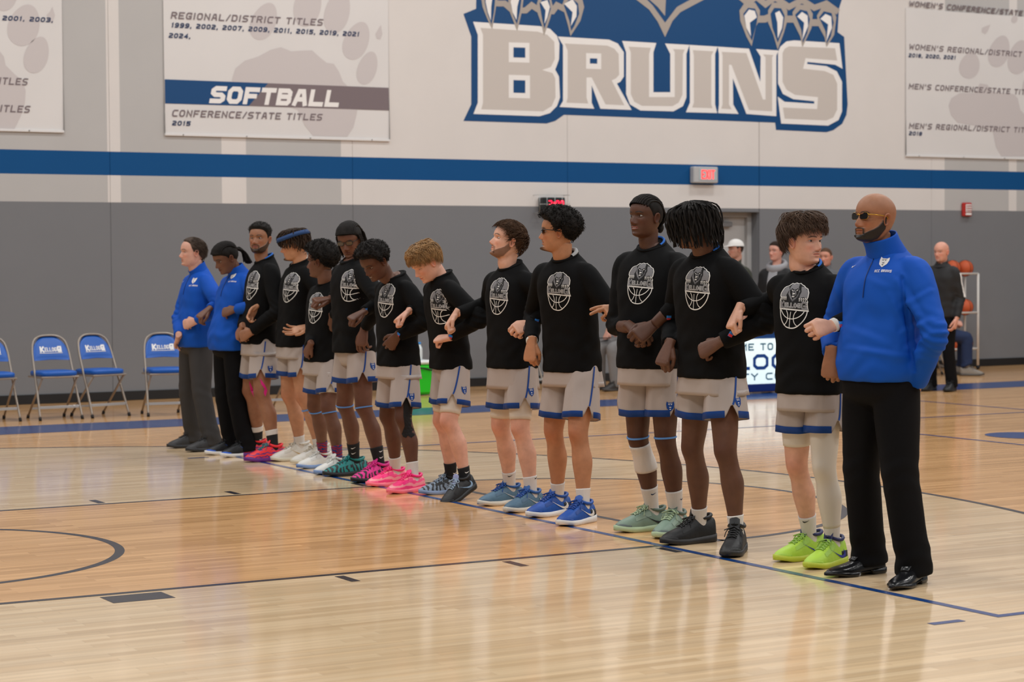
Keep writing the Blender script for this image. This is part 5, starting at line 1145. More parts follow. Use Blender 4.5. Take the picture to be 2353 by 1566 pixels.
        T_(*locks(30, (.985, .997), lambda th: .5+0*th, lambda th: .10+0*th, .0215, sd+12, k=14)); T_(*locks(96, (.78, .98), zt, lambda th: .10+0*th, .0215, sd, k=18, wav=.016, cling=.60, drift=.08)); T_(*locks(64, (.9, .99), lambda th: zt(th)+.10, lambda th: .155+0*th, .021, sd+5, k=18, wav=.02, drift=.08)); T_(*locks(40, (.9, .99), lambda th: zt(th)+.25, lambda th: .19+0*th, .020, sd+9, k=16, wav=.02))
    elif st == 'buzz': C_(lambda th, z: .012+0*z)
    o = mb.build('hair', m, parent)
    if S.get('band'):
        th = np.linspace(-np.pi, np.pi, 64, endpoint=False); tilt = S.get('bandtilt', .05); rings = []
        for dz, of in ((0, .13), (0, .165), (.10, .165), (.10, .13)): rings.append(scalp(th, .66+dz-tilt*np.cos(th)*-1+0*th, np.full(64, of))[0])
        V, Q, T = loft(np.array(rings+[rings[0]]), (False, False)); mb = MB(); mb.add(Ht(V), Q); mb.build('headband', S['band'], parent)
    if S.get('capc'):
        mb = MB(); th = np.linspace(-np.pi, np.pi, 48, endpoint=False); R = [scalp(th, np.full(48, z), np.full(48, .045+.02*sstep(.7, .9, z)))[0] for z in (.64, .7, .76, .82, .88, .93, .97, .995)]
        mb.add(*[Ht(v) if i == 0 else v for i, v in enumerate(loft(np.array(R), (False, True)))]); cp_ = mb.build('cap', S['capc'], parent)
        t = np.linspace(-1.1, 1.1, 18); R0 = scalp(t, np.full(18, .66), np.full(18, .05))[0]; R1 = R0+np.column_stack([0*t, .30*np.cos(t*1.35), -.05*np.cos(t*1.3)]); i = np.arange(17)
        mb = MB(); mb.add(Ht(np.concatenate([R0, R1, R0+[0, 0, .015], R1+[0, 0, .015]])), np.concatenate([np.stack([i, i+1, 18+i+1, 18+i], -1), np.stack([36+i, 54+i, 54+i+1, 36+i+1], -1), np.stack([18+i, 18+i+1, 54+i+1, 54+i], -1)])); mb.build('brim', S['capc'], cp_)
def make_glasses(S, Ht, parent):
    g = S.get('glasses')
    if not g: return
    m_f, m_l, hh, wd_ = g; e = None; mb = MB(); zc = .507
    for s in (-1, 1):
        sq = lambda a, p: np.sign(a)*np.abs(a)**p; a = np.linspace(0, 2*np.pi, 29)
        P = np.column_stack([s*.142+wd_*sq(np.cos(a), .6), .405-.10*np.clip(np.abs(s*.142+wd_*sq(np.cos(a), .6))-.05, 0, 1)**1.0*.8, zc+hh*sq(np.sin(a), .6)]); V, Q = tubes(P[None], np.full((1, 29), S.get('gth', .011)), 6); mb.add(Ht(V), Q)
        T = np.array([(s*(.142+wd_), .385, zc+.03), (s*.315, .28, zc+.03), (s*.345, .05, zc+.02), (s*.345, -.05, zc), (s*.33, -.10, zc-.07)]); V, Q = tubes(catmull(T, 12)[None], np.full((1, 12), .012), 6); mb.add(Ht(V), Q)
        lens = MB(); lens.add(Ht(np.concatenate([P[:-1]-[0, .004, 0], P[:-1]+[0, .006, 0]])), T=np.concatenate([tri_poly(P[:-1, [0, 2]]), tri_poly(P[:-1, [0, 2]])+28])); S['_lens'] = S.get('_lens', [])+[lens]
    B = np.array([(-.05, .425, zc+.02), (0, .44, zc+.035), (.05, .425, zc+.02)]); V, Q = tubes(catmull(B, 8)[None], np.full((1, 8), .011), 6); mb.add(Ht(V), Q)
    fo = mb.build('glasses', m_f, parent)
    for l in S['_lens']: l.build('lens', m_l, fo, False)

# ---------------------------------------------------------------- the figure
def ik(A, B, l1, l2, hint):
    A, B, hint = map(np.asarray, (A, B, hint)); d = B-A; L_ = np.linalg.norm(d)
    if L_ > (l1+l2)*.995: k = L_/((l1+l2)*.995); l1 *= k; l2 *= k
    x = d/L_; a = (l1*l1-l2*l2+L_*L_)/(2*L_); h = math.sqrt(max(l1*l1-a*a, 0)); v = hint-A; v = v-(v@x)*x; return A+x*a+norm(v)*h
M_SKIN = {}
def skin_mat(): return mat('skin', (1, 1, 1), .52, spec=.35, attr=True, bump=.05, bscale=160, sss=.05, var=.10, vscale=22)
M_BLACK = mat('jersey_cotton_black', srgb(10, 10, 11), .85, spec=.15, bump=.16, bscale=9, bstretch=(1, 1, .45), fine=.25)
M_GREY = mat('mesh_fabric_silver', srgb(174, 162, 156), .62, spec=.3, bump=.20, bscale=16, bstretch=(1.4, 1.4, .35), fine=.5)
M_TRIM = mat('trim_royal_blue', srgb(10, 62, 138), .6, spec=.3)
M_BLUE = mat('pullover_royal_blue', srgb(0, 76, 176), .72, spec=.25, bump=.28, bscale=7, bstretch=(1, 1, .6), fine=.2)
M_PBLK = mat('trousers_black', srgb(10, 10, 13), .8, spec=.15, bump=.22, bscale=7, bstretch=(1.6, 1.6, .35))
M_PGRY = mat('trousers_charcoal', srgb(62, 60, 60), .8, spec=.2, bump=.22, bscale=7, bstretch=(1.6, 1.6, .35))
M_TIGHT = mat('compression_white', srgb(214, 205, 192), .6, spec=.3, bump=.1, bscale=10)
M_SOCKW = mat('sock_white', srgb(214, 208, 202), .85, bump=.35, bscale=60, bstretch=(1, 1, .12)); M_SOCKB = mat('sock_black', srgb(24, 24, 26), .85, bump=.35, bscale=60, bstretch=(1, 1, .12))
M_SKYB = mat('elastic_sky_blue', srgb(92, 146, 214), .6); M_INK = mat('ink_black', srgb(24, 24, 28), .7); M_TBLUE = mat('tag_blue', srgb(36, 120, 206), .6); M_TRED = mat('tag_red', srgb(206, 44, 50), .6)
M_CUFFW = mat('undershirt_white', srgb(220, 216, 210), .8); M_UBLUE = mat('undershirt_blue', srgb(30, 104, 196), .75); M_UGREY = mat('undershirt_grey', srgb(168, 168, 168), .8)
PEOPLE = []
def skin_patch(name, bv, poly, m, parent, d_=.0015):
    """tape or tattoo: photo outline cast onto the surface it sits on"""
    P = np.array(poly, float); tri = [P[t] for t in tri_poly(P)]; V = []; T = []
    while tri:
        t = tri.pop(); e = [np.linalg.norm(t[i]-t[(i+1) % 3]) for i in range(3)]; k = int(np.argmax(e))
        if e[k] > 8: m_ = (t[k]+t[(k+1) % 3])/2; o3 = t[(k+2) % 3]; tri += [np.array([t[k], m_, o3]), np.array([m_, t[(k+1) % 3], o3])]; continue
        h = [camhit(bv, *p) for p in t]
        if any(x[0] is None for x in h): continue
        n = len(V); V += [x[0]+norm(CAM-x[0])*.004 for x in h]; T.append((n, n+1, n+2))
    if V: mk(name, np.array(V), None, np.array(T), m, parent, False)
def make_person(S):
    S['id'] = len(PEOPLE); e = empty('person', S['label'], 'person', S.get('group')); PEOPLE.append(e); sk = np.array(S['skin'])
    fL, fR = S['feet']['L'], S['feet']['R']; gL, gR = onz(fL[0], fL[1]), onz(fR[0], fR[1])
    if 'base' in S: base = np.array([*S['base'], 0.0])
    else: base = (gL+gR)/2
    e.location = base; O = base.copy()
    rho = math.radians(S.get('rho', 8)); f = np.array([-math.cos(rho), -math.sin(rho), 0]); r = np.array([f[1], -f[0], 0]); up = np.array([0, 0, 1.0])
    by = base[1]; NB = ony(*S['neck'], by+S.get('neckdy', 0.0)); Hh = S.get('H', NB[2]/.842); b = S.get('build', 1.0); bd = S.get('depth', 1.0)
    seated = S.get('seat')
    PV = np.array([*(base[:2]), .515*Hh])+f*S.get('pelf', 0.0)+r*S.get('pell', 0.0)
    if seated: PV = np.array(seated, float)
    zt, zb = NB[2], PV[2]; k = Hh/1.9
    def ctr(z):
        t = np.clip((z-zb)/(zt-zb), -.35, 1.1); s = np.where(t < 0, 0, t); s = s*s*(3-2*s)*.5+s*.5; s = np.where(t > 1, 1, s)
        return np.array([PV[0]+(NB[0]-PV[0])*s, PV[1]+(NB[1]-PV[1])*s, z])
    def Z(fr): return zb+(zt-zb)*fr          # 0 pelvis .. 1 neck base
    def sect(z, a, bf, bb, n=2.5, m=56, oc=None, ph=0.0, fold=0.0, tl=0.0):
        u = np.linspace(0, 2*np.pi, m, endpoint=False); c, s = np.cos(u), np.sin(u); p = 2/n
        la = a*np.sign(c)*np.abs(c)**p; fw = np.where(s > 0, bf, bb)*np.sign(s)*np.abs(s)**p
        g = 1+fold*np.sin(u*7+ph)+fold*.6*np.sin(u*12+ph*2.1)
        o = ctr(z) if oc is None else oc
        return o+np.outer(la*g, r)+np.outer(fw*g, f)-np.outer(s*tl, up)
    belly = S.get('belly', 0.0); ck = k*b
    # ---- torso of the top
    top = S['top']; pull = top in ('pullover', 'jacket')
    tm = S.get('topm') or {'tee': M_BLACK, 'pullover': M_BLUE}[top]
    hemf = S.get('hem', -.095); lo = 1.02 if pull else 1.0
    tab = [(hemf, .188, .138, .138), (hemf+.03, .189, .138, .137), (.10, .187, .131, .126), (.26, .186, .128, .118), (.45, .188, .128, .122), (.60, .194, .130, .130), (.71, .194, .126, .132), (.80, .186, .114, .124), (.86, .170, .102, .112), (.90, .150, .094, .102), (.935, .124, .086, .092), (.965, .099, .078, .083), (.99, .081, .071, .074), (1.008, .073, .066, .068)]
    rings = []
    for t, a, d1, d2 in tab:
        bl = belly*math.exp(-((t-.12)/.22)**2); wide = (lo if t < .8 else 1.0)*(1-(1-S.get('hemk', 1.0))*float(sstep(.35, -.05, t)))
        rings.append(sect(Z(t), (a*wide+bl*.6)*ck, (d1*wide*bd+bl)*ck, d2*bd*ck*wide, 2.6, fold=.012 if t < .5 else 0, ph=t*9+S['id'], tl=.030*k*float(sstep(.78, 1.0, t))))
    Rr = resample_rings(np.array(rings), 40); tv, tq, tt_ = loft(Rr); tbv = bvh_np(tv, tq, tt_)
    def clear(px, py, dY, clr):
        P = ony(px, py, by+dY); d = norm(P-CAM); h = tbv.ray_cast(Vector(CAM), Vector(d))
        if h[0] is not None and h[3]-clr < np.linalg.norm(P-CAM): P = CAM+d*(h[3]-clr)
        return P
    # ---- shoulders, arms
    sw = .168*ck*S.get('shk', 1.0); SH = {}
    for sd, sg in (('R', 1), ('L', -1)):
        SH[sd] = NB+r*sg*sw-up*(.112*k)+f*S.get('shf', 0.0)+up*sg*S.get('shtilt', 0.0)
    arms = {}
    for sd in ('L', 'R'):
        a = S['arms'][sd]; Wp = clear(a['w'][0], a['w'][1], a['w'][2], a.get('clr', .058*k)); Eh = ony(a['e'][0], a['e'][1], by+a['e'][2])
        E_ = ik(SH[sd], Wp, .178*Hh, .150*Hh, Eh); Hc = clear(a['h'][0], a['h'][1], a['w'][2]+a.get('hdy', 0), a.get('clr', .050*k)); arms[sd] = (SH[sd], E_, Wp, Hc, a)
    # ---- legs
    legs = {}
    for sd, g, ft, sg in (('L', gL, fL, -1), ('R', gR, fR, 1)):
        hip = PV+r*sg*.088*k+f*0; yaw = math.atan2(f[1], f[0])+math.radians(ft[2]); fd = np.array([math.cos(yaw), math.sin(yaw), 0]); pit = math.radians(ft[3]) if len(ft) > 3 else 0
        an = g+up*(.085+.10*math.sin(pit))+fd*(.11*(1-math.cos(pit)))
        ll = (.5015+.0 if not pit else .512)*np.linalg.norm(an-hip) if not seated else .243*Hh; kn = ik(hip, an, ll, ll, (hip+an)/2+f*.6*.5+fd*.5); legs[sd] = (hip, kn, an, fd, yaw, g, pit)
    lg = S.get('leg', 1.0)*k*1.13
    def leg_rings(sd, extra=0.0, n=64, m=22):
        hip, kn, an, fd, yaw, g, pit = legs[sd]; foot = an-up*.06+fd*.012
        pts = [hip+up*.03, hip*.7+kn*.3, hip*.25+kn*.75, kn+norm(kn-(hip+an)/2+1e-6)*0, kn*.82+an*.18, kn*.62+an*.38, kn*.35+an*.65, kn*.10+an*.90, an, foot]
        rf = np.array([.070, .074, .064, .0540, .0480, .0540, .041, .0325, .035, .036])*lg+extra; rl = np.array([.070, .070, .060, .0510, .0475, .0545, .040, .0295, .031, .034])*lg+extra; of = np.array([0, .006, .004, .004, -.008, -.018, -.013, -.005, 0, 0])*k
        return tube(pts, np.column_stack([rf, rl]), n=n, m=m, ref=f if not seated else f*.5+up*.86, off=of)
    body = MB(); leg_bvh = {}
    for sd in ('L', 'R'):
        LR = leg_rings(sd); kn = legs[sd][1]; LR = LR+f*(.013*gs(np.linalg.norm(LR-kn-f*.05, axis=2), .036))[..., None]; legs[sd] = (*legs[sd], LR)
        if S['outfit'] == 'player':
            kd = gs(np.linalg.norm(LR-kn-f*.05, axis=2), .06).ravel(); cl_ = np.broadcast_to(sk, (LR.size//3+2, 3)).copy(); cl_[:len(kd)] *= 1-kd[:, None]*np.array([.28, .40, .42]) if sk[0] < .35 else 1-kd[:, None]*np.array([.05, .22, .24]); body.add(*loft(LR), col=cl_)
    # torso core under the clothes
    body.add(*loft(np.array([sect(Z(t), a*ck*.8, d1*ck*bd*.8, d1*ck*bd*.8, m=24) for t, a, d1 in ((-.08, .15, .10), (.2, .15, .1), (.55, .165, .1), (.8, .16, .09), (.95, .09, .07), (1.02, .05, .05))])), col=sk)
    # ---- head
    hs = S.get('hs', .238)*S.get('hk', 1.0); HC = ony(*S['head'], by+S.get('headdy', 0.0)); tc = norm((CAM-HC)*[1, 1, 0]); lf = -norm(np.cross(-tc, up)); al = math.radians(S['alpha']); fh = tc*math.cos(al)+lf*math.sin(al)
    pt = math.radians(S.get('pitch', 0)); rl_ = math.radians(S.get('roll', 0)); fh2 = fh*math.cos(pt)+up*math.sin(pt); rh = np.cross(fh, up); uh = np.cross(rh, fh2); rh, uh = rh*math.cos(rl_)+uh*math.sin(rl_), -rh*math.sin(rl_)+uh*math.cos(rl_)
    def Ht(P): P = np.asarray(P, float); return HC+hs*(P[..., :1]*rh+(P[..., 1:2]-.01)*fh2+(P[..., 2:]-.5)*uh)
    HP, hcol = head_grid(S, *(S.get('hres', (92, 96)))); sh = HP.shape; F = HP.reshape(-1, 3)
    HA = Ht(np.array([[0, -.115, .02]]))[0]; NB0 = NB-up*.03; nu = norm(HA-NB0); nf = norm(f*.5+fh*.5); nf = norm(nf-(nf@nu)*nu); nr_ = np.cross(nf, nu); L_ = np.linalg.norm(HA-NB0)/hs
    zz = F[:, 2]; s_ = (zz+.40)/.42*L_; Np = NB0+hs*(F[:, :1]*nr_+(F[:, 1:2]+.115)*nf+s_[:, None]*nu)
    wgt = sstep(-.40, -.03, zz)[:, None]; hv = Np*(1-wgt)+Ht(F)*wgt
    V, Q, T = loft(hv.reshape(sh), (False, True)); body.add(V, Q[:, ::-1], T[:, ::-1], col=np.concatenate([hcol.reshape(-1, 3), hcol[-1].mean(0)[None]]))
    for sx in (-1, 1):
        V, Q, T = ear_mesh(sx); body.add(Ht(V), Q, T, col=sk*np.array(S.get('earc', (1.05, .9, .88))))
    eyes = []
    for sx in (-1, 1):
        (V, Q, c), lids = eye_parts(sx, S.get('gaze', (0, 0)), S.get('lid', .42)); eyes.append((Ht(V), Q, c))
        for v, q in lids: body.add(Ht(v), q, col=sk*.88)
    # ---- hands and forearms
    for sd in ('L', 'R'):
        Sp, E_, Wp, Hc, a = arms[sd]; d_ = norm(Hc-Wp)
        if 'back' in a: bk = np.array(a['back'], float)
        else: bk = norm(CAM-Wp)+.25*up if sd == 'L' else f*.85+up*.25+norm(CAM-Wp)*.15
        V, Q, T = place_hand(a.get('kind', 'fist'), sd == 'L', Wp+norm(Wp-E_)*.005, d_, bk, 1.13*k*S.get('hand', 1.0)); body.add(V, Q, T, col=sk*a.get('tone', 1.0))
        body.add(*loft(tube([E_*.65+Wp*.35, E_*.3+Wp*.7, Wp-d_*.012], np.array([.041, .036, .0285])*k, n=14, m=16, ref=bk)), col=sk)
    bo = body.build('body', skin_mat(), e, colors=True)
    if S.get('patch'):
        bvs = bvh_np(*body.get())
        for nm, poly, m_ in S['patch']: skin_patch(nm, bvs, poly, m_, e)
    for V, Q, c in eyes: mk('eye', V, Q, None, mat('eyeball', (1, 1, 1), .15, attr=True, spec=.6), e, colors=c)
    make_hair(S, Ht, e); make_glasses(S, Ht, e)
    # ---- top
    parts = [loft(Rr)]
    cuffs = {}
    for sd in ('L', 'R'):
        Sp, E_, Wp, Hc, a = arms[sd]; sg = 1 if sd == 'R' else -1; ce = a.get('cuff', .93); We = E_*(1-ce)+Wp*ce; kk = ck*(1.04 if pull else 1.0)*S.get('sleeve', 1.0)
        eb = norm((E_-Sp)/np.linalg.norm(E_-Sp)-(Wp-E_)/np.linalg.norm(Wp-E_))*.010
        pts = [Sp-r*sg*.07+up*.018, Sp+up*.002, Sp*.62+E_*.38, Sp*.25+E_*.75, E_+eb, E_*.75+We*.25, E_*.4+We*.6, We*.92+E_*.08, We]
        rd = np.array([.060, .067, .068, .062, .058, .056, .051, .045, .044])*kk
        rg = tube(pts, rd, n=34, m=22, ref=f*.7+up*.7)
        parts.append(loft(rg)); cuffs[sd] = (We, norm(We-E_), .043*kk)
    me = remesh(parts, .0095 if 'hres' not in S else .016, 4 if 'hres' not in S else 2, .5); V, Q, T = mesh_np(me)
    # cloth folds: bands that run from the armpits and across the elbows and waist
    N = np.empty(len(V)*3, np.float32); me.vertices.foreach_get('normal', N); N = N.reshape(-1, 3); sdp = S['id']*1.7
    lat = (V-base)@r; fw = (V-base)@f; hz = V[:, 2]
    fold = np.sin(hz*46+lat*30*np.sign(lat)+sdp+2*np.sin(fw*14+sdp))*np.sin(lat*19+hz*9+sdp*2)
    amp = .0018*np.ones(len(V))
    for sd in ('L', 'R'):
        Sp, E_, Wp, _, _ = arms[sd]; dE = np.linalg.norm(V-E_, axis=1); ax = norm(Wp-Sp); amp = amp+.0026*gs(dE, .10); fold = fold+gs(dE, .12)*np.sin(((V-E_)@ax)*150+3*np.sin((V-E_)@r*30))
    wz = np.exp(-((hz-Z(.12))/.10)**2); fold = fold+wz*np.sin(hz*60+lat*26+2.5*np.sin(lat*17+fw*11+sdp)); V = V+N*(amp*fold*(1.25 if pull else 1.0))[:, None]
    if S.get('folds'):                      # creases seen in the photo, raised on the cloth that faces us
        d = V-CAM; zc = d@CF; px = np.column_stack([W/2+FPX*(d@CR)/zc, H/2-FPX*(d@CU)/zc]); face = sstep(.05, .3, -(N*norm_rows(d)).sum(1))
        for (a0, b0, am, wd_) in S['folds']:
            a0, b0 = np.array(a0, float), np.array(b0, float); ab = b0-a0; t = np.clip(((px-a0)@ab)/(ab@ab), 0, 1); q = px-a0-t[:, None]*ab; sgn = np.sign(q[:, 0]*ab[1]-q[:, 1]*ab[0]); di = np.linalg.norm(q, axis=1)*sgn
            V = V+N*(am*face*np.sin(np.pi*np.clip(t, .08, .92))**.5*(np.exp(-(di/wd_)**2)-.7*np.exp(-((di-1.7*wd_)/wd_)**2)))[:, None]
    me.vertices.foreach_set('co', V.astype(np.float32).ravel()); me.update()
    me.materials.append(tm); shirt = link('pullover' if pull else 'shirt', me, e); me.name = shirt.name
    bv = bvh_np(V, Q, T)
    tilt = norm(NB-PV)
    if top == 'tee':
        c0, n0 = camhit(bv, *S['logo'])
        if c0 is not None:
            ax2 = norm(tilt*.6+up*.4); drape('chest_print', bv, ARTV-[0, .5], ARTT, ARTM, ARTD, c0, -r, ax2-(ax2@f)*f, f, S.get('logoh', .236), [M_PW, M_PK, M_PG, M_PD], shirt, ref=tbv)
        for px, rt in S.get('tags', []): decal('wrist_tag', bv, WTAGM, px, .030, [M_TBLUE, M_TRED], shirt, rot=rt)
        a = np.linspace(0, 2*np.pi, 41); u_ = S.get('under')
        P = NB-up*.002+np.outer(np.cos(a)*.078*ck, r)+np.outer(np.sin(a)*.072*ck, f)-np.outer(np.sin(a)*.032*k, up); Vt, Qt = tubes(P[None], np.full((1, 41), .0090), 7); MB().add(Vt, Qt).build('neckband', tm, shirt)
        if u_ is not None:
            a = np.linspace(np.pi-.25, 2*np.pi+.25, 41); P2 = NB+up*.007+np.outer(np.cos(a)*.0705*ck, r)+np.outer(np.sin(a)*.066*ck, f)-np.outer(np.sin(a)*.036*k, up); Vt, Qt = tubes(P2[None], np.full((1, 41), .0075 if not S.get('highcol') else .013), 7); MB().add(Vt, Qt).build('undershirt_collar', u_, e)
    elif pull:
        a = np.linspace(0, 2*np.pi, 40, endpoint=False); rr = []; cdir = norm(HA-NB)*.6+up*.4
        for h, q in ((-.03, .088), (0, .080), (.03, .074), (.055, .0735), (.062, .072), (.058, .066), (.02, .064), (-.02, .06)):
            h2 = h*S.get('collarh', 1.0); q = q*S.get('collarw', 1.0); fr_ = np.clip(np.sin(a), 0, 1); rr.append(NB+cdir*(h2)+np.outer(np.cos(a)*q*ck, r)+np.outer(np.sin(a)*q*.97*ck, f)-np.outer(np.sin(a)*.030+fr_*(.02*S.get('vopen', 0)*max(h, 0)/.06), up))
        Vc, Qc, Tc = loft(np.array(rr), (False, False)); MB().add(Vc, Qc).build('collar', tm, shirt)
        if S.get('hood'):
            rr = [NB+up*h+np.outer(np.cos(a)*q, r)+np.outer(np.sin(a)*q-.03, f)-np.outer(np.sin(a)*.04, up) for h, q in ((-.06, .10), (-.03, .135), (.02, .14), (.05, .115), (.04, .09), (0, .085))]
            Vc, Qc, Tc = loft(np.array(rr), (False, False)); MB().add(Vc, Qc).build('hood', M_HOOD, e)
            art = mini([(.004, 0, [(-.055, .0), (.055, .0), (.085, -.45), (-.085, -.45)])], .04); drape('hoodie_front', bv, art[0], art[1], art[2], art[3], NB+f*.08-up*.03, -r, up, f, 1.0, [M_HOOD], e)
        # zip
        if top == 'pullover':
            zp = []
            for h in np.linspace(0, S.get('zipl', .20), 12):
                o = NB+f*.4-up*h; hh = bv.ray_cast(Vector(o), Vector(-f))[0]; zp.append(np.array(hh)+f*.002 if hh else NB+f*.09-up*h)
            Vz, Qz = tubes(np.array([zp]), np.full((1, 12), .0028), 6); MB().add(Vz, Qz).build('zip', mat('zip_dark_blue', srgb(6, 44, 108), .5), shirt)
            if 'crest' in S: decal('chest_crest', bv, CRESTM, S['crest'], .060, [M_WHITE, M_INK], shirt); 
            if 'crest' in S:
                tx = MB(); V2 = []; 
                for Vv, Qv in text2('KCC BRUINS', .092, .014, weight=.24):
                    for q in Qv: V2.append((.0012, 0, [tuple(Vv[i]-[.046, .007]) for i in q]))
                art = mini([(d - .0, m_, p) for d, m_, p in V2]); decal('chest_lettering', bv, art, (S['crest'][0]-2, S['crest'][1]+.045*FPX/np.linalg.norm(base-CAM)), 1.0, [M_WHITE], shirt)
            if 'swoosh' in S: decal('chest_mark', bv, SWOM, S['swoosh'], .048, [M_WHITE], shirt)
    for sd in ('L', 'R'):
        We, d_, rr_ = cuffs[sd]; um = S['arms'][sd].get('ucuff')
        if um is not None: MB().add(*loft(tube([We-d_*.01, We+d_*.014], [rr_*.86, rr_*.84], m=18, ref=f*.7+up*.7, dens=False))).build('undershirt_cuff', um, e)
    if S.get('stripe'):
        Sp, E_, Wp, _, _ = arms['L']; side = -r
        rowA = []; rowB = []
        for t in np.linspace(.02, .95, 18):
            p = Sp*(1-t)+E_*t; o1 = p+side*.3+f*.018; o2 = p+side*.3-f*.018
            for o, rw in ((o1, rowA), (o2, rowB)):
                h = bv.ray_cast(Vector(o), Vector(-side))[0]; rw.append(np.array(h)+side*.003 if h else o-side*.21)
        i = np.arange(17); mk('sleeve_stripe', np.array(rowA+rowB), np.stack([i, i+1, 18+i+1, 18+i], -1), None, M_WHITE, shirt)
    # ---- bottoms
    if S['outfit'] == 'player':
        zhem = S.get('shz', .375)*Hh; ztail = S.get('tailz', .437)*Hh
        sm = MB(); smt = MB()
        hips = [sect(z, a*ck*1.0, d1*ck*bd, d2*ck*bd, 2.5) for z, a, d1, d2 in ((.60*Hh, .145, .095, .095), (.55*Hh, .156, .100, .104), (.50*Hh, .164, .102, .112), (.465*Hh, .162, .098, .108), (.435*Hh, .14, .08, .09))]
        sm.add(*loft(resample_rings(np.array(hips), 14)))
        pip = None; m = 72; u = np.linspace(0, 2*np.pi, m, endpoint=False); hemP = {}
        for sd, sg in (('L', -1), ('R', 1)):
            hip, kn, an, fd = legs[sd][:4]; ax = norm(kn-hip); ax = norm(ax*.75-up*.25); p0 = hip+up*.015*Hh; Lh = (p0[2]-zhem)/(-ax[2])
            n0 = np.radians(S.get('notch', 63)); dn = np.abs((u-(2*np.pi-n0 if sd == 'L' else n0)+np.pi) % (2*np.pi)-np.pi); notch = .075*k*np.clip(1-dn/np.radians(17), 0, 1)
            fa = norm(f-(f@ax)*ax); ba = np.cross(ax, fa); rings = []
            nr2 = 20
            for t in np.linspace(0, 1, nr2):
                Ls = t*(Lh-notch*t); fw_ = (.098+.020*t)*ck*bd*S.get('shw', 1.0); la = (.086+.028*t)*ck*S.get('shw', 1.0)
                fo = 1+(.030*np.sin(u*5+S['id']*1.3+sg)+.022*np.sin(u*9+S['id']*2+2*sg))*t
                rings.append(p0+np.outer(Ls, ax)+np.outer(np.cos(u)*fw_*fo, fa)+np.outer(np.sin(u)*la*fo, ba)-fa*.006)
            G = np.array(rings); inner = G[-1]+(G[-1].mean(0)-G[-1])*.03-ax*.002; deep = inner-ax*.05+(G[-1].mean(0)-G[-1])*.10
            Vv, Qv, Tv = loft(np.concatenate([G, [inner, deep]]), (True, True)); sm.add(Vv, Qv[:, ::-1], Tv[:, ::-1]); hemP[sd] = (G, u, dn, ax)
            # trim band
            sel = np.where(dn > np.radians(15.5))[0]; st = sel[np.argmax(np.diff(np.concatenate([[sel[-1]-m], sel])))]; seq = [(st+i) % m for i in range(len(sel))]
            low = G[-1][seq]; d_out = norm_rows(low-(low.mean(0))); hgt = .036*k; hi = np.array([G[-1][j]-ax*hgt+(G[-3][j]-G[-1][j]+ax*((G[-1][j]-G[-3][j])@ax))*(hgt/max(.01, abs((G[-1][j]-G[-3][j])@ax))) for j in seq]); q = np.arange(len(seq)-1); n_ = len(seq)
            rows = np.concatenate([low+d_out*.0022+ax*.001, hi+d_out*.0026, low-d_out*.004+ax*.001]); smt.add(rows, np.concatenate([np.stack([q, q+1, n_+q+1, n_+q], -1), np.stack([q+1, q, 2*n_+q, 2*n_+q+1], -1)]))
        sho = sm.build('shorts', M_GREY, e); smt.build('hem_trim', M_TRIM, sho)
        Vs, Qs, Ts = sm.get(); bs = bvh_np(Vs, Qs, Ts)
        for sd in ('L', 'R'):
            G, u, dn, ax = hemP[sd]; j0 = int(np.argmin(dn)); P = []
            for i in np.linspace(19, 4, 16):
                jj = j0+(-1 if sd == 'L' else 1)*(19-i)*.22*72/60; a0, fr_ = int(math.floor(jj)) % 72, jj-math.floor(jj); i0 = int(i); p = G[i0][a0]*(1-fr_)+G[i0][(a0+1) % 72]*fr_; P.append(p+norm(p-G[i0].mean(0))*.0025)
            P = np.array(P); tt = norm_rows(np.gradient(P, axis=0)); nn = norm_rows(P-np.array([G[int(i)].mean(0) for i in np.linspace(19, 4, 16)])); bb = np.cross(tt, nn); q = np.arange(15)
            mk('piping', np.concatenate([P+bb*.0055, P-bb*.0055]), np.stack([q, q+1, 16+q+1, 16+q], -1), None, M_TRIM, sho)
        if 'shcrest' in S: decal('shorts_crest', bs, CRESTM, S['shcrest'], .056, [M_TRIM, M_WHITE], sho, back=.03)
        if S.get('tail', True):
            rr = []
            for i, z in enumerate(np.linspace(.52*Hh, ztail, 9)):
                t = i/8; g_ = 1+.025*t; spr = np.clip((np.linalg.norm(gL-gR)-.26)*.16, 0, .045)*t*t; rr.append(sect(z, .177*ck*g_+spr, .127*ck*bd*g_, .129*ck*bd*g_, 2.7, fold=.018*t, ph=S['id']*2.2, m=64))
            R9 = np.array(rr); inn = R9[-1]+(R9[-1].mean(0)-R9[-1])*.03; dp = inn+up*.03
            MB().add(*loft(np.concatenate([R9, [inn, dp]]))).build('jersey_tail', M_GREY, e)
        def band(sd, z0, z1, mat_, extra, name, n=12):
            LR = legs[sd][-1]; zc = LR[:, :, 2].mean(1); ii = np.interp(np.linspace(z1, z0, n), zc[::-1], np.arange(len(zc))[::-1]); i0 = np.clip(ii.astype(int), 0, len(zc)-2); fr_ = (ii-i0)[:, None, None]
            R0 = LR[i0]*(1-fr_)+LR[i0+1]*fr_; c0 = R0.mean(1, keepdims=True); d_ = R0-c0; R0 = c0+d_*(1+extra/np.linalg.norm(d_, axis=2, keepdims=True)); R0 = np.concatenate([c0[:1]+(R0[:1]-c0[:1])*.93, R0, c0[-1:]+(R0[-1:]-c0[-1:])*.93])
            Vb, Qb, Tb = loft(R0); MB().add(Vb, Qb[:, ::-1], Tb[:, ::-1]).build(name, mat_, e); return bvh_np(Vb, Qb, Tb)
        sb = {}
        for sd in ('L', 'R'):
            z0_, z1_, m_ = S['sock'][sd] if isinstance(S['sock'], dict) else S['sock']; g = legs[sd][5]; sb[sd] = band(sd, max(.045, z0_), z1_, m_, .0045, 'sock', 20)
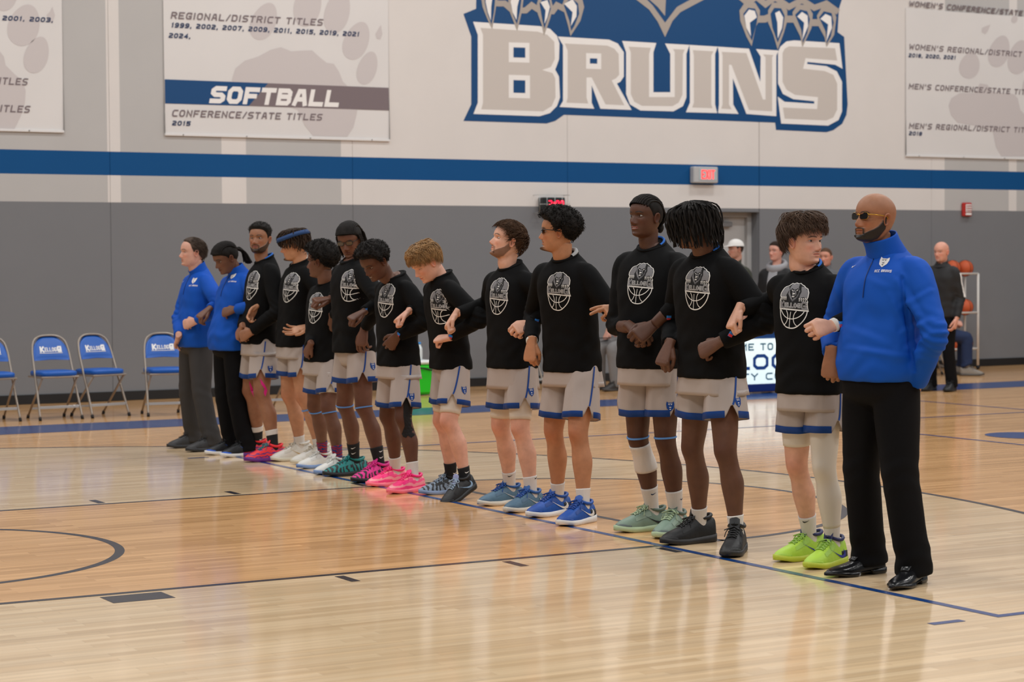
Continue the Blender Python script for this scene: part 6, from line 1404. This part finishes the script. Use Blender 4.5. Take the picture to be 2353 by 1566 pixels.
        for px, mm in S.get('sockmarks', []):
            for sd in ('L', 'R'):
                pass
            hit = [(camhit(sb[sd], *px), sd) for sd in ('L', 'R')]; hit = [(np.linalg.norm(h[0]-CAM), sd) for h, sd in hit if h[0] is not None]
            if hit: decal('sock_mark', sb[min(hit)[1]], SWOM, px, .038, [mm], e, back=.02)
        for bnd in S.get('bands', []): band(*bnd)
    else:
        pm = S['pantm']; sm = MB(); pw = S.get('pantw', 1.0)
        hips = [sect(z, a*ck*1.02, (d1+belly*.5)*ck*bd, d2*ck*bd, 2.5) for z, a, d1, d2 in (((zb+.10*k), .160, .108, .108), (zb+.04*k, .172, .115, .122), (zb-.03*k, .178, .118, .132), (zb-.09*k, .165, .105, .118), (zb-.12*k, .12, .07, .09))]
        prt = [loft(resample_rings(np.array(hips), 14))]
        for sd in ('L', 'R'):
            hip, kn, an, fd, yaw, g, pit = legs[sd][:7]; foot = np.array([an[0], an[1], S.get('panthem', .045)+g[2]])-fd*.010
            ref = f if not seated else f*.5+up*.86
            pts = [hip+up*.02, hip*.6+kn*.4, hip*.2+kn*.8, kn, kn*.7+an*.3, kn*.35+an*.65, an+up*.05, foot]
            rg = tube(pts, np.column_stack([np.array([.112, .106, .092, .086, .084, .082, .084, .094])*ck*pw, np.array([.100, .096, .084, .078, .076, .074, .074, .078])*ck*pw]), n=44, m=30, ref=ref)
            hz = rg[..., 2]; a = np.linspace(0, 2*np.pi, 30, endpoint=False)[None]; zk = gs(hz-kn[2], .10)+1.3*gs(hz-.13, .09); c = rg.mean(1, keepdims=True); rg = c+(rg-c)*(1+.035*zk*np.sin(hz*70+2*np.sin(a*2+S['id']))+.02*np.sin(a*3+S['id']+hz*6))[..., None]
            prt.append(loft(rg))
        me = remesh(prt, .0125 if 'hres' not in S else .018, 3, .5); me.materials.append(pm); po = link('trousers', me, e); me.name = 'trousers'
    for sd in ('L', 'R'):
        hip, kn, an, fd, yaw, g, pit = legs[sd][:7]; sp = S['shoe'][sd] if 'L' in S['shoe'] else S['shoe']
        put_shoe(e, sp.get('style', 'low'), tuple(g), yaw, sp, sd == 'L', pit, S.get('shoek', 1.0)*k*(1.16 if sp.get('style') != 'dress' else 1.14))
    # everything was built in world space: hang it under the empty
    for c in e.children: c.matrix_parent_inverse = Matrix.Translation(-Vector(O))
    return e
def resample_rings(R, n):
    k = len(R); d = np.linalg.norm(np.diff(R.mean(1), axis=0), axis=1); u = np.concatenate([[0], np.cumsum(d)]); s = np.linspace(0, u[-1], n); m = np.zeros_like(R)
    m[1:-1] = (R[2:]-R[:-2])/(u[2:]-u[:-2])[:, None, None]; m[0] = (R[1]-R[0])/d[0]; m[-1] = (R[-1]-R[-2])/d[-1]
    i = np.clip(np.searchsorted(u, s, 'right')-1, 0, k-2); h = (u[i+1]-u[i])[:, None, None]; t = (s-u[i])[:, None, None]/h
    return (2*t**3-3*t**2+1)*R[i]+(t**3-2*t**2+t)*h*m[i]+(-2*t**3+3*t**2)*R[i+1]+(t**3-t**2)*h*m[i+1]

# ================================================================== WHO STANDS WHERE
def pr(P):
    d = np.asarray(P, float)-CAM; z = d@CF; return (W/2+FPX*(d@CR)/z, H/2-FPX*(d@CU)/z)
def sh(name, upper, sole, laces, swoosh=None, collar=None, style='low', heel=None, rough=.5, tongue=None, toe=None, panel=None):
    g = lambda n, c: c if not isinstance(c, tuple) else mat('shoe_%s_%s' % (name, n), srgb(*c), rough, bump=.15, bscale=50)
    d = {'style': style, 'upper': g('upper', upper), 'sole': g('sole', sole), 'laces': g('laces', laces)}
    for n, c in (('swoosh', swoosh), ('collar', collar), ('heel', heel), ('tongue', tongue), ('toe', toe), ('panel', panel)):
        if c is not None: d[n] = g(n, c)
    return d
WHT, BLK = (222, 220, 216), (24, 24, 26)
SK = lambda *c: srgb(*c)
DK = (.012, .010, .009)
M_PINK = mat('tape_pink', srgb(214, 30, 128), .7)
M_SOCKR = stripes_mat('sock_red_blue', srgb(150, 22, 44), srgb(20, 50, 110), 16, 9, 'Z', .85, .62)
def arm(w, e, h, kind='fist', **k): return dict(w=w, e=e, h=h, kind=kind, **k)

P_ = []
P_.append(dict(label='grey-haired man in blue quarter-zip pullover and charcoal trousers', outfit='trousers', top='pullover', pantm=M_PGRY, skin=SK(208, 158, 138), hairc=srgb(74, 62, 54), hair='slick', hl=.87, alpha=72, pitch=2, head=(442, 579), neck=(456, 622), pelf=0.045, rho=4, belly=.035, build=1.02, depth=1.05,
  feet=dict(R=(445, 1027, -6), L=(486, 1035, 2)), arms=dict(R=arm((411, 772, .16), (412, 700, .30), (413, 800, 0), 'relaxed', back=(0, 1, .1)), L=arm((447, 738, -.12), (494, 735, -.40), (428, 744, 0))),
  crest=(446, 644), swoosh=(421, 647), vopen=1.5, shoe=sh('suede', (46, 45, 46), (40, 40, 42), (36, 36, 38)), stubble=.10, jaw=1.04, lid=.30, seed=4, panthem=.05))
P_.append(dict(label='person in blue pullover with dreadlocks tied back, looking down', outfit='trousers', top='pullover', pantm=M_PBLK, skin=SK(112, 76, 58), hairc=DK, hair='dreads_tail', hl=.74, alpha=62, pitch=-24, head=(518, 592), neck=(546, 624), pelf=0.06, headdy=.0, rho=6, belly=.040, build=1.03, depth=1.08, nosew=1.25, lips=1.2,
  feet=dict(R=(533, 1042, -6), L=(566, 1047, 0)), arms=dict(R=arm((479, 711, .30), (505, 700, .42), (463, 724, 0), 'half'), L=arm((538, 711, -.08), (583, 705, -.38), (514, 718, 0), 'half', back=(-.5, -.7, .5))),
  crest=(535, 634), shoe=sh('retro', (18, 20, 24), WHT, (20, 22, 26), swoosh=(20, 84, 190), heel=(22, 90, 200), toe=(22, 90, 200)), lid=.12, seed=5, jaw=1.08, neckk=1, panthem=.04))
P_.append(dict(label='tall bearded player with both hands clasped and red and purple sneakers', outfit='player', top='tee', skin=SK(150, 104, 78), hairc=DK, hair='fade', beard='full', beardt=.03, alpha=24, pitch=4, head=(597, 548), neck=(607, 594), pelf=0.045, rho=-5, nosew=1.25, lips=1.25, lipc=srgb(150, 88, 84), gaze=(.0, 0),
  feet=dict(R=(592, 1046, -4), L=(629, 1058, 6)), arms=dict(R=arm((556, 752, .10), (572, 716, .40), (545, 772, 0), 'half'), L=arm((575, 763, -.02), (645, 728, -.36), (547, 776, 0), 'fist')),
  logo=(576, 655), tags=[((570, 762), -.4)], under=M_UBLUE, shcrest=(621, 847), sock=(.05, .215, M_SOCKB), sockmarks=[((600, 1009), M_WHITE)], shoe=sh('red', stripes_mat('shoe_red_purple', srgb(232, 40, 50), srgb(104, 36, 120), 14, 7, 'Z', .5, .74), (100, 38, 124), (24, 124, 130), collar=(236, 44, 54)),
  bands=[('R', .205, .245, M_SOCKW, .0055, 'sock_top'), ('L', .205, .245, M_SOCKW, .0055, 'sock_top')], seed=6, shz=.34, patch=[('leg_tape', [(572, 874), (581, 892), (584, 912), (576, 898)], M_PINK), ('leg_tape', [(597, 868), (609, 884), (614.5, 896), (610, 911), (606, 902), (608, 893), (600, 882)], M_PINK)]))
P_.append(dict(label='player with navy headband over short locs, white sneakers with gold marks', outfit='player', top='tee', skin=SK(186, 134, 102), hairc=(.028, .016, .010), hair='dreads_band', band=mat('headband_navy', srgb(22, 54, 98), .8), bandtilt=-.07, alpha=98, pitch=-8, head=(676, 562), neck=(688, 600), pelf=0.12, rho=-2, beard='chin', beardt=.03,
  feet=dict(R=(690, 1057, -8), L=(736, 1063, 0)), arms=dict(R=arm((596, 703, .34), (650, 700, .42), (580, 724, 0), 'relaxed', back=(-.2, .9, .3)), L=arm((706, 751, -.06), (752, 735, -.40), (682, 757, 0), 'open', back=(-.1, .5, -.8))),
  logo=(663, 660), under=M_CUFFW, sock=(.05, .20, M_SOCKW), sockmarks=[((693, 1019), M_INK)], shoe=sh('white_gold', (218, 214, 206), (212, 206, 188), (206, 196, 176), swoosh=(196, 158, 84), style='mid', panel=(206, 200, 188)),
  bands=[('L', .425, .435, M_SKYB, .005, 'knee_band')], seed=7, shz=.365))
P_.append(dict(label='shortest player with a round afro, turned away, red patterned socks', outfit='player', top='tee', skin=SK(108, 72, 55), hairc=DK, hair='afro', afro=.24, ncoil=2000, alpha=112, pitch=-2, head=(737, 600), neck=(750, 645), pelf=0.055, rho=8, nosew=1.2, lips=1.2, stubble=.0,
  feet=dict(R=(742, 1073, -4), L=(777, 1086, 6)), arms=dict(R=arm((713, 792, .12), (722, 735, .38), (702, 815, 0), 'fist'), L=arm((765, 728, -.22), (790, 690, -.42), (769, 753, 0), 'half', back=(-.7, -.5, .2))),
  logo=(723, 707), sock=(.05, .205, M_SOCKR), shoe=sh('white_blue', (220, 218, 212), (120, 146, 190), (214, 212, 206), toe=(206, 206, 206), panel=(206, 204, 200)), bands=[('L', .595, .46*1.76, M_TIGHT, .004, 'compression_shorts'), ('R', .595, .46*1.76, M_TIGHT, .004, 'compression_shorts'), ('L', .45, .458, M_SKYB, .005, 'knee_band'), ('R', .44, .448, M_SKYB, .005, 'knee_band')], shcrest=(784, 878), seed=8, shz=.348, tailz=.425))
P_.append(dict(label='tall player with black glasses and long locs, one teal and one magenta sneaker', outfit='player', top='tee', skin=SK(104, 68, 52), hairc=DK, hair='dreads_back', hl=.76, alpha=22, pitch=-20, roll=-4, head=(803, 550), neck=(806, 594), pelf=0.1, rho=3, nosew=1.15, lips=1.2, glasses=(mat('frame_black', srgb(20, 20, 22), .3), mat('lens_clear_grey', srgb(62, 50, 44), .08, spec=.8), .062, .105),
  feet=dict(R=(815, 1091, -6), L=(874, 1104, 6)), arms=dict(R=arm((755, 687, .36), (798, 690, .46), (728, 690, 0), 'fist', back=(-.3, -.3, .9)), L=arm((837, 757, -.26), (872, 705, -.44), (832, 785, 0), 'relaxed', back=(-.8, -.4, .1))),
  logo=(803, 655), tags=[((757, 687), 0)], sock=(.05, .245, M_SOCKB), sockmarks=[((812, 1029), M_WHITE), ((813, 1041), M_WHITE), ((876, 1036), M_WHITE), ((877, 1050), M_WHITE)],
  shoe=dict(R=sh('teal', stripes_mat('shoe_teal_tiger', srgb(18, 20, 22), srgb(16, 128, 126), 11, 8, 'X', .5, .45), (26, 28, 30), (16, 120, 118), collar=(18, 126, 124)), L=sh('magenta', stripes_mat('shoe_magenta_tiger', srgb(24, 20, 24), srgb(222, 30, 138), 11, 8, 'X', .5, .4), (26, 24, 28), (222, 30, 138), collar=(222, 30, 138))),
  bands=[('L', .53, .538, M_SKYB, .005, 'knee_band'), ('R', .525, .533, M_SKYB, .005, 'knee_band')], shcrest=(857, 841), seed=9, shz=.372, tail=False, leg=.96))
P_.append(dict(label='smiling player looking down, curly hair, bright pink sneakers and black leg tape', outfit='player', top='tee', skin=SK(94, 61, 46), hairc=DK, hair='afro', afro=.15, afrof=1.5, ncoil=1900, coilr=.016, alpha=48, pitch=-34, head=(860, 600), neck=(908, 632), pelf=0.04, headdy=-.02, rho=6, nosew=1.2, lips=1.2, smile=1.0, lid=.1,
  feet=dict(R=(909, 1114, -4), L=(950, 1129, 8)), arms=dict(R=arm((833, 718, .34), (870, 700, .46), (800, 736, 0), 'fist', back=(-.5, -.3, .8)), L=arm((913, 772, -.04), (992, 722, -.38), (894, 796, 0), 'relaxed', back=(-.3, -.8, .3))),
  logo=(884, 690), tags=[((841, 713), .2), ((915, 769), -.5)], sock=(.05, .205, M_SOCKW), shoe=sh('pink', stripes_mat('shoe_pink_waves', srgb(255, 60, 128), srgb(255, 150, 160), 9, 4, 'Z', .35, .5), (255, 120, 140), (250, 40, 130), collar=(252, 36, 128), rough=.35),
  shcrest=(946, 911), seed=10, shz=.325, patch=[('leg_tape', [(927, 905), (948, 905), (946, 960), (945, 978), (954, 992), (953, 1000), (945, 1005), (937, 1000), (933, 1005), (926, 1003), (923, 996), (930, 978), (927, 955)], mat('tape_black', srgb(16, 16, 18), .8))]))
P_.append(dict(label='blond player looking down with white compression shorts and one heel raised', outfit='player', top='tee', skin=SK(216, 164, 142), hairc=srgb(158, 122, 82), hairr=.4, hair='mop', ztip=[.66, .62, .52, .50, .52, .34, .26], mopo=.10, alpha=62, pitch=-34, head=(978, 602), neck=(1014, 630), rho=-5, lid=.1, brow=.6,
  feet=dict(R=(1037, 1133, -2), L=(1072, 1146, 22, 22)), arms=dict(R=arm((936, 717, .36), (985, 700, .48), (920, 730, 0), 'fist', back=(-.4, .3, .8)), L=arm((1031, 775, -.04), (1107, 706, -.38), (1008, 778, 0), 'fist', back=(-.2, -.6, .7))),
  logo=(1008, 704), tags=[((1035, 774), -.3)], pelf=.05, sock=(.05, .215, M_SOCKB), sockmarks=[((1046, 1086), M_WHITE), ((1074, 1084), M_WHITE)], shoe=dict(R=sh('ice', stripes_mat('shoe_ice_tiger', srgb(26, 28, 32), srgb(126, 144, 164), 11, 7, 'X', .5, .38), (128, 146, 178), (140, 158, 176), swoosh=(150, 164, 186), collar=(24, 26, 28)), L=sh('black_ice', (26, 27, 30), (28, 29, 31), (150, 170, 190), swoosh=(130, 160, 190), collar=(28, 28, 30), tongue=(150, 156, 196))),
  bands=[('L', .57, .45*1.83, M_TIGHT, .005, 'compression_shorts'), ('R', .57, .45*1.83, M_TIGHT, .005, 'compression_shorts')], shcrest=(1067, 896), seed=11, shz=.352, tail=False))
P_.append(dict(label='bearded brown-haired player gazing up, slate sneakers, tattooed hand', outfit='player', top='tee', skin=SK(214, 164, 140), hairc=srgb(70, 50, 36), hair='short', beard='full', beardc=srgb(88, 58, 40), beardd=.82, beardt=.012, alpha=74, pitch=16, head=(1167, 553), neck=(1172, 608), pelf=0.06, rho=9, gaze=(0, .15),
  feet=dict(R=(1172, 1157, -6), L=(1221, 1171, 8)), arms=dict(R=arm((1047, 722, .40), (1105, 718, .52), (1033, 744, 0), 'fist', back=(-.5, .5, .6)), L=arm((1219, 743, -.38), (1270, 738, -.50), (1188, 755, 0), 'half', back=(-.4, -.7, .5))),
  logo=(1144, 680), tags=[((1233, 738), -.2)], sock=(.05, .215, M_SOCKW), sockmarks=[((1173, 1093), M_INK), ((1232, 1097), M_INK)], shoe=sh('slate', (76, 108, 130), (206, 200, 186), (22, 74, 150), swoosh=(176, 180, 182), collar=(30, 84, 150), toe=(62, 90, 112), panel=(70, 100, 124)),
  bands=[('L', .575, .45*1.84, M_TIGHT, .005, 'compression_shorts'), ('R', .575, .45*1.84, M_TIGHT, .005, 'compression_shorts')], shcrest=(1221, 900), seed=12, shz=.347, tailz=.415, patch=[('hand_tattoo', [(1205, 746), (1212, 743), (1216, 750), (1212, 757), (1205, 763), (1202, 758), (1203, 751)], mat('tattoo_grey', srgb(86, 72, 70), .6))]))
P_.append(dict(label='player in profile with curly high-top hair and black glasses, royal blue sneakers', outfit='player', top='tee', skin=SK(180, 126, 92), hairc=DK, hair='afro', afro=.22, ncoil=1900, coilr=.028, alpha=92, pitch=2, head=(1282, 532), neck=(1298, 588), pelf=-0.03, rho=19, beard='chin', beardt=.06, nosew=1.1, lips=1.15, glasses=(mat('frame_black'), mat('lens_smoke', srgb(60, 60, 66), .08, spec=.8), .060, .105),
  feet=dict(R=(1281, 1182, -8), L=(1340, 1200, 4)), arms=dict(R=arm((1222, 786, .18), (1222, 730, .42), (1219, 812, 0), 'fist', ucuff=M_CUFFW), L=arm((1427, 711, -.60), (1460, 780, -.50), (1385, 715, 0), 'point', back=(-.3, -.6, .7))),
  logo=(1282, 669), under=M_UGREY, highcol=True, sock=(.05, .205, M_SOCKW), shoe=sh('royal', (14, 74, 158), (216, 214, 212), (12, 66, 148), swoosh=WHT, heel=(30, 32, 36), toe=(12, 66, 148), panel=(10, 60, 136)), shcrest=(1350, 938), seed=13, shz=.325, hem=-.135, tailz=.425))
P_.append(dict(label='tallest player, braids in a low bun, smiling, white calf sleeve', outfit='player', top='tee', skin=SK(86, 55, 41), hairc=DK, hair='braids_bun', alpha=44, pitch=3, head=(1483, 497), neck=(1497, 562), pelf=0.15, rho=24, nosew=1.3, lips=1.3, lipc=srgb(150, 84, 78), smile=.8, gaze=(.35, 0),
  feet=dict(R=(1501, 1217, -26), L=(1554, 1227, 6)), arms=dict(R=arm((1450, 752, .08), (1400, 722, .36), (1482, 776, 0), 'half', cuff=.42, back=(-.4, -.6, .7)), L=arm((1500, 747, -.32), (1582, 706, -.52), (1468, 770, 0), 'half', cuff=.72, back=(-.3, -.8, .4))),
  logo=(1470, 651), tags=[((1537, 730), 0)], under=M_UBLUE, sock=(.05, .26, M_SOCKW), sockmarks=[((1502, 1134), M_NAVY), ((1567, 1145), M_NAVY)], shoe=sh('sage', (122, 144, 128), (176, 196, 158), (176, 196, 160), swoosh=(28, 30, 32), collar=(94, 112, 100), toe=(92, 104, 102), panel=(140, 160, 142)),
  bands=[('R', .36, .515, M_SOCKW, .005, 'calf_sleeve'), ('L', .565, .574, M_SKYB, .005, 'knee_band'), ('R', .555, .564, M_SKYB, .005, 'knee_band')], shcrest=(1540, 933), seed=14, shz=.35, leg=.97))
P_.append(dict(label='player whose long black locs hide the face, all-black sneakers', outfit='player', top='tee', skin=SK(98, 65, 49), hairc=DK, hair='dreads_long', alpha=88, pitch=-10, head=(1592, 516), neck=(1622, 576), pelf=0.04, rho=9, nosew=1.2, lips=1.2, build=1.06,
  feet=dict(R=(1607, 1245, -10), L=(1692, 1268, 34)), arms=dict(R=arm((1537, 793, .16), (1552, 715, .42), (1524, 826, 0), 'fist'), L=arm((1650, 787, -.08), (1772, 690, -.36), (1618, 804, 0), 'fist', back=(-.35, -.7, .5))),
  logo=(1599, 662), tags=[((1680, 768), -.45)], under=M_UBLUE, sock=(.05, .20, M_SOCKW), shoe=sh('black', (20, 20, 22), (40, 38, 38), (22, 22, 24), style='mid', toe=(30, 30, 32)), shcrest=(1696, 923), seed=15, shz=.37))
P_.append(dict(label='player with brown mop of hair looking right, neon green sneakers, one white legging', outfit='player', top='tee', skin=SK(212, 162, 138), hairc=srgb(84, 66, 54), hairr=.55, hair='mop', ztip=[.60, .60, .58, .56, .58, .36, .28], mopo=.155, sweep=-.25, alpha=-48, pitch=0, head=(1848, 553), neck=(1856, 612), pelf=0.12, rho=24, beard='mus', beardd=.45, beardt=.004, gaze=(.1, 0),
  feet=dict(R=(1862, 1283, -22), L=(1914, 1297, -6)), arms=dict(R=arm((1698, 711, .40), (1772, 700, .52), (1687, 735, 0), 'fist', back=(-.5, .2, .8)), L=arm((1912, 748, -.46), (1985, 748, -.56), (1878, 754, 0), 'fist', ucuff=M_CUFFW, back=(-.3, -.8, .4))),
  logo=(1823, 702), tags=[((1932, 745), 0)], under=M_UBLUE, sock=(.05, .235, M_SOCKW), sockmarks=[((1852, 1198), M_INK), ((1909, 1197), M_INK)], shoe=sh('neon', (176, 216, 70), (186, 200, 60), (160, 200, 90), swoosh=(40, 52, 150), collar=(34, 40, 90), heel=(34, 36, 40), style='mid', toe=(168, 206, 70), panel=(164, 206, 80)),
  bands=[('R', .338*1.82, .45*1.82, M_TIGHT, .005, 'compression_shorts'), ('L', .20, .45*1.82, M_TIGHT, .005, 'legging', 40)], seed=16, shz=.378))
P_.append(dict(label='bald bearded man in blue quarter-zip and dark glasses, nearest the camera', outfit='trousers', top='pullover', pantm=M_PBLK, skin=SK(152, 104, 76), bald=True, scalp=0, hairc=(.014, .011, .010), beard='goatee', sidebeard=.9, beardd=1.15, beardt=.035, gth=.006, collarh=1.35, collarw=1.10, alpha=52, pitch=4, head=(2010, 500), neck=(2034, 574), pelf=0.065, rho=10, belly=.045, build=1.04, shk=1.10, depth=1.10, nosew=1.15, lips=1.1, neckw=1,
  glasses=(mat('frame_gold', srgb(196, 150, 60), .25, metal=.9), mat('lens_dark', srgb(8, 8, 10), .2, spec=.3), .072, .122),
  feet=dict(R=(1995, 1317, -8), L=(2098, 1340, 18)), arms=dict(R=arm((1910, 812, .18), (1918, 725, .46), (1909, 850, 0), 'fist', back=(-.6, -.8, .15)), L=arm((2106, 880, -.20), (2142, 785, -.34), (2086, 915, 0), 'relaxed', back=(-.2, -.9, 0), cuff=1.02, clr=-.01, hdy=.10)),
  crest=(2031, 602), swoosh=(1962, 612), shoe=sh('oxford', (20, 20, 22), (18, 18, 20), (18, 18, 20), style='dress', rough=.22), seed=17, pantw=1.06, jaw=1.06, hem=-.015, hemk=.90, zipl=.23, folds=[((2072, 640), (2100, 850), -.016, 5), ((2062, 645), (2122, 745), .008, 7), ((2045, 680), (2090, 775), .006, 8), ((2072, 705), (2138, 668), .006, 6), ((2078, 760), (2142, 735), .007, 7), ((2085, 800), (2138, 770), .006, 6), ((1950, 800), (2085, 822), .006, 7), ((1945, 755), (2040, 790), .004, 9), ((1995, 640), (2045, 665), .003, 8), ((1915, 640), (1935, 715), .005, 6), ((1900, 735), (1930, 755), .005, 5), ((2100, 600), (2135, 640), .003, 8)]))
for S in P_: make_person(S)

# ------------------------------------------------ people in the background
M_JBLK = mat('jacket_black', srgb(26, 26, 28), .7, bump=.2, bscale=8); M_JNAVY = mat('jeans_navy', srgb(24, 40, 74), .8, bump=.2, bscale=10); M_HOOD = mat('hoodie_grey', srgb(150, 150, 154), .85, bump=.2, bscale=9)
def camo():
    m = bpy.data.materials.new('camouflage'); m.use_nodes = True; nt = m.node_tree; b = nt.nodes['Principled BSDF']; tc = nt.nodes.new('ShaderNodeTexCoord'); v = nt.nodes.new('ShaderNodeTexNoise'); v.inputs['Scale'].default_value = 16; v.inputs['Detail'].default_value = 2
    r = nt.nodes.new('ShaderNodeValToRGB'); r.color_ramp.interpolation = 'CONSTANT'; e = r.color_ramp.elements; e[0].color = (*srgb(92, 80, 68), 1); e[1].position = .47; e[1].color = (*srgb(150, 134, 116), 1); k = e.new(.55); k.color = (*srgb(186, 174, 156), 1); k = e.new(.63); k.color = (*srgb(70, 62, 54), 1)
    nt.links.new(tc.outputs['Object'], v.inputs['Vector']); nt.links.new(v.outputs['Fac'], r.inputs['Fac']); nt.links.new(r.outputs[0], b.inputs['Base Color']); b.inputs['Roughness'].default_value = .85; return m
M_CAMO = camo(); M_PGREY2 = mat('sweatpants_grey', srgb(120, 118, 118), .85, bump=.2, bscale=8)
LOW = (70, 64)
def stand(X, Y, S, Hs):
    """background figure standing under its head, Y from the wall side"""
    X = ony(S['head'][0], 600, Y)[0]
    rho = math.radians(S['rho']); f = np.array([-math.cos(rho), -math.sin(rho), 0]); r = np.array([f[1], -f[0], 0]); b = np.array([X, Y, 0.0])
    S['feet'] = {sd: (*pr(b+r*sg*.13), 4*-sg) for sd, sg in (('L', -1), ('R', 1))}; S['base'] = (X, Y); S['neck'] = pr(b+np.array([0, 0, .842*Hs])); S['hres'] = LOW
    def A(lat, fw, z): p = b+r*lat+f*fw+np.array([0, 0, z]); q = pr(p); return (q[0], q[1], p[1]-Y)
    if 'arms' not in S:
        S['arms'] = {sd: dict(w=A(sg*.225, .09, .475*Hs), e=A(sg*.30, -.25, .63*Hs), h=A(sg*.205, .11, .42*Hs)[:2], kind='relaxed', hdy=.0, back=tuple(r*sg)) for sd, sg in (('L', -1), ('R', 1))}
    make_person(S)
q = onz(2172, 897)
stand(q[0], q[1], dict(label='bald man in black tracksuit with white sleeve stripe, hands in pockets', outfit='trousers', top='jacket', topm=M_JBLK, pantm=M_PBLK, skin=SK(206, 150, 130), bald=True, scalp=0, hairc=srgb(120, 110, 104), beard='goatee', beardd=.35, beardt=.004, alpha=32, pitch=-2, head=(2163, 578), rho=28, stripe=True, shoe=sh('trainer_black', (22, 22, 24), (22, 22, 24), (22, 22, 24)), seed=21, collarh=.8), 1.825)
stand(15.3, 11.75, dict(label='person in black jacket over a grey hoodie, hair tied back, by the door', outfit='trousers', top='jacket', topm=M_JBLK, pantm=M_PBLK, skin=SK(206, 152, 134), hairc=srgb(46, 34, 28), hair='slick', hl=.80, alpha=38, pitch=3, head=(1783, 577), rho=30, shoe=sh('trainer_black2', (30, 30, 32), (200, 200, 200), (30, 30, 32)), seed=22, collarh=.3, hood=True), 1.80)
stand(14.7, 12.55, dict(label='person in white cap by the door, mostly hidden by the player with locs', outfit='trousers', top='jacket', topm=mat('jacket_olive', srgb(60, 62, 52), .8), pantm=M_PBLK, skin=SK(190, 140, 120), hairc=srgb(54, 40, 32), hair='buzz', capc=mat('cap_white', srgb(226, 224, 220), .7), alpha=60, pitch=0, head=(1690, 572), rho=20, shoe=sh('trainer_black3', (30, 30, 32), (200, 200, 200), (30, 30, 32)), seed=23), 1.83)
stand(17.2, 12.2, dict(label='short-haired man behind the players, only part of the face showing', outfit='trousers', top='jacket', topm=mat('jacket_grey', srgb(90, 92, 96), .8), pantm=M_PBLK, skin=SK(206, 146, 124), hairc=srgb(86, 62, 46), hair='buzz', alpha=20, pitch=0, head=(1897, 590), rho=40, shoe=sh('trainer_black4', (30, 30, 32), (200, 200, 200), (30, 30, 32)), seed=24), 1.76)
def sit(X, Y, S, Hs=1.78, chair=None):
    """background figure seated with the pelvis over X,Y"""
    rho = math.radians(S['rho']); f = np.array([-math.cos(rho), -math.sin(rho), 0]); r = np.array([f[1], -f[0], 0]); b = np.array([X, Y, 0.0])
    S['base'] = (X, Y); S['seat'] = (X, Y, .60); S['H'] = Hs; ff = S.pop('footf', .40)
    S['feet'] = {sd: (*pr(b+f*ff+r*sg*.15), 6*-sg) for sd, sg in (('L', -1), ('R', 1))}; S['neck'] = pr(b+f*.04+np.array([0, 0, 1.12])); S['head'] = pr(b+f*.08+np.array([0, 0, 1.31])); S['hres'] = LOW
    def A(lat, fw, z): p = b+r*lat+f*fw+np.array([0, 0, z]); q = pr(p); return (q[0], q[1], p[1]-Y)
    S['arms'] = {sd: dict(w=A(sg*.13, .27, .72), e=A(sg*.32, .02, .78), h=A(sg*.06, .34, .71)[:2], kind='half') for sd, sg in (('L', -1), ('R', 1))}
    make_person(S)
    cy = math.atan2(f[0], -f[1]); folding_chair((X+f[0]*.16, Y+f[1]*.16, 0), cy, S['label2'], 'chairs the seated onlookers use')
q = onz(2235, 862)
sit(q[0]-.43, q[1]+.30, dict(label='seated onlooker in black top, navy jeans and grey boots', label2='blue folding chair under the onlooker in navy jeans', outfit='trousers', top='jacket', topm=M_JBLK, pantm=M_JNAVY, skin=SK(206, 152, 134), hairc=srgb(60, 44, 34), hair='short', alpha=30, pitch=-10, rho=150, shoe=sh('boot_grey', (130, 122, 112), (80, 74, 68), (110, 104, 98), style='mid'), seed=25, panthem=.16, footf=.42))
q = onz(1397, 897)
sit(q[0]+.42, q[1]+.12, dict(label='seated onlooker in camouflage top and grey sweatpants holding a phone', label2='blue folding chair under the onlooker in camouflage', outfit='trousers', top='jacket', topm=M_CAMO, pantm=M_PGREY2, skin=SK(206, 152, 134), hairc=srgb(60, 44, 34), hair='short', alpha=60, pitch=-25, rho=10, shoe=sh('trainer_dark', (50, 46, 44), (60, 56, 54), (50, 46, 44)), seed=26))
ph = ony(1388, 776, q[1]+.12); e = empty('phone', 'dark phone held by the seated onlooker in camouflage', 'phone', None, tuple(ph))
b = MB(); box(b, (0, 0, 0), (.15, .075, .010), bev=.004); b.build('phone_body', mat('phone_black', srgb(20, 22, 26), .3), e, False)
b = MB(); box(b, (0, 0, .0056), (.135, .066, .001)); b.build('screen', mat('phone_screen', srgb(20, 60, 50), .1), e, False)
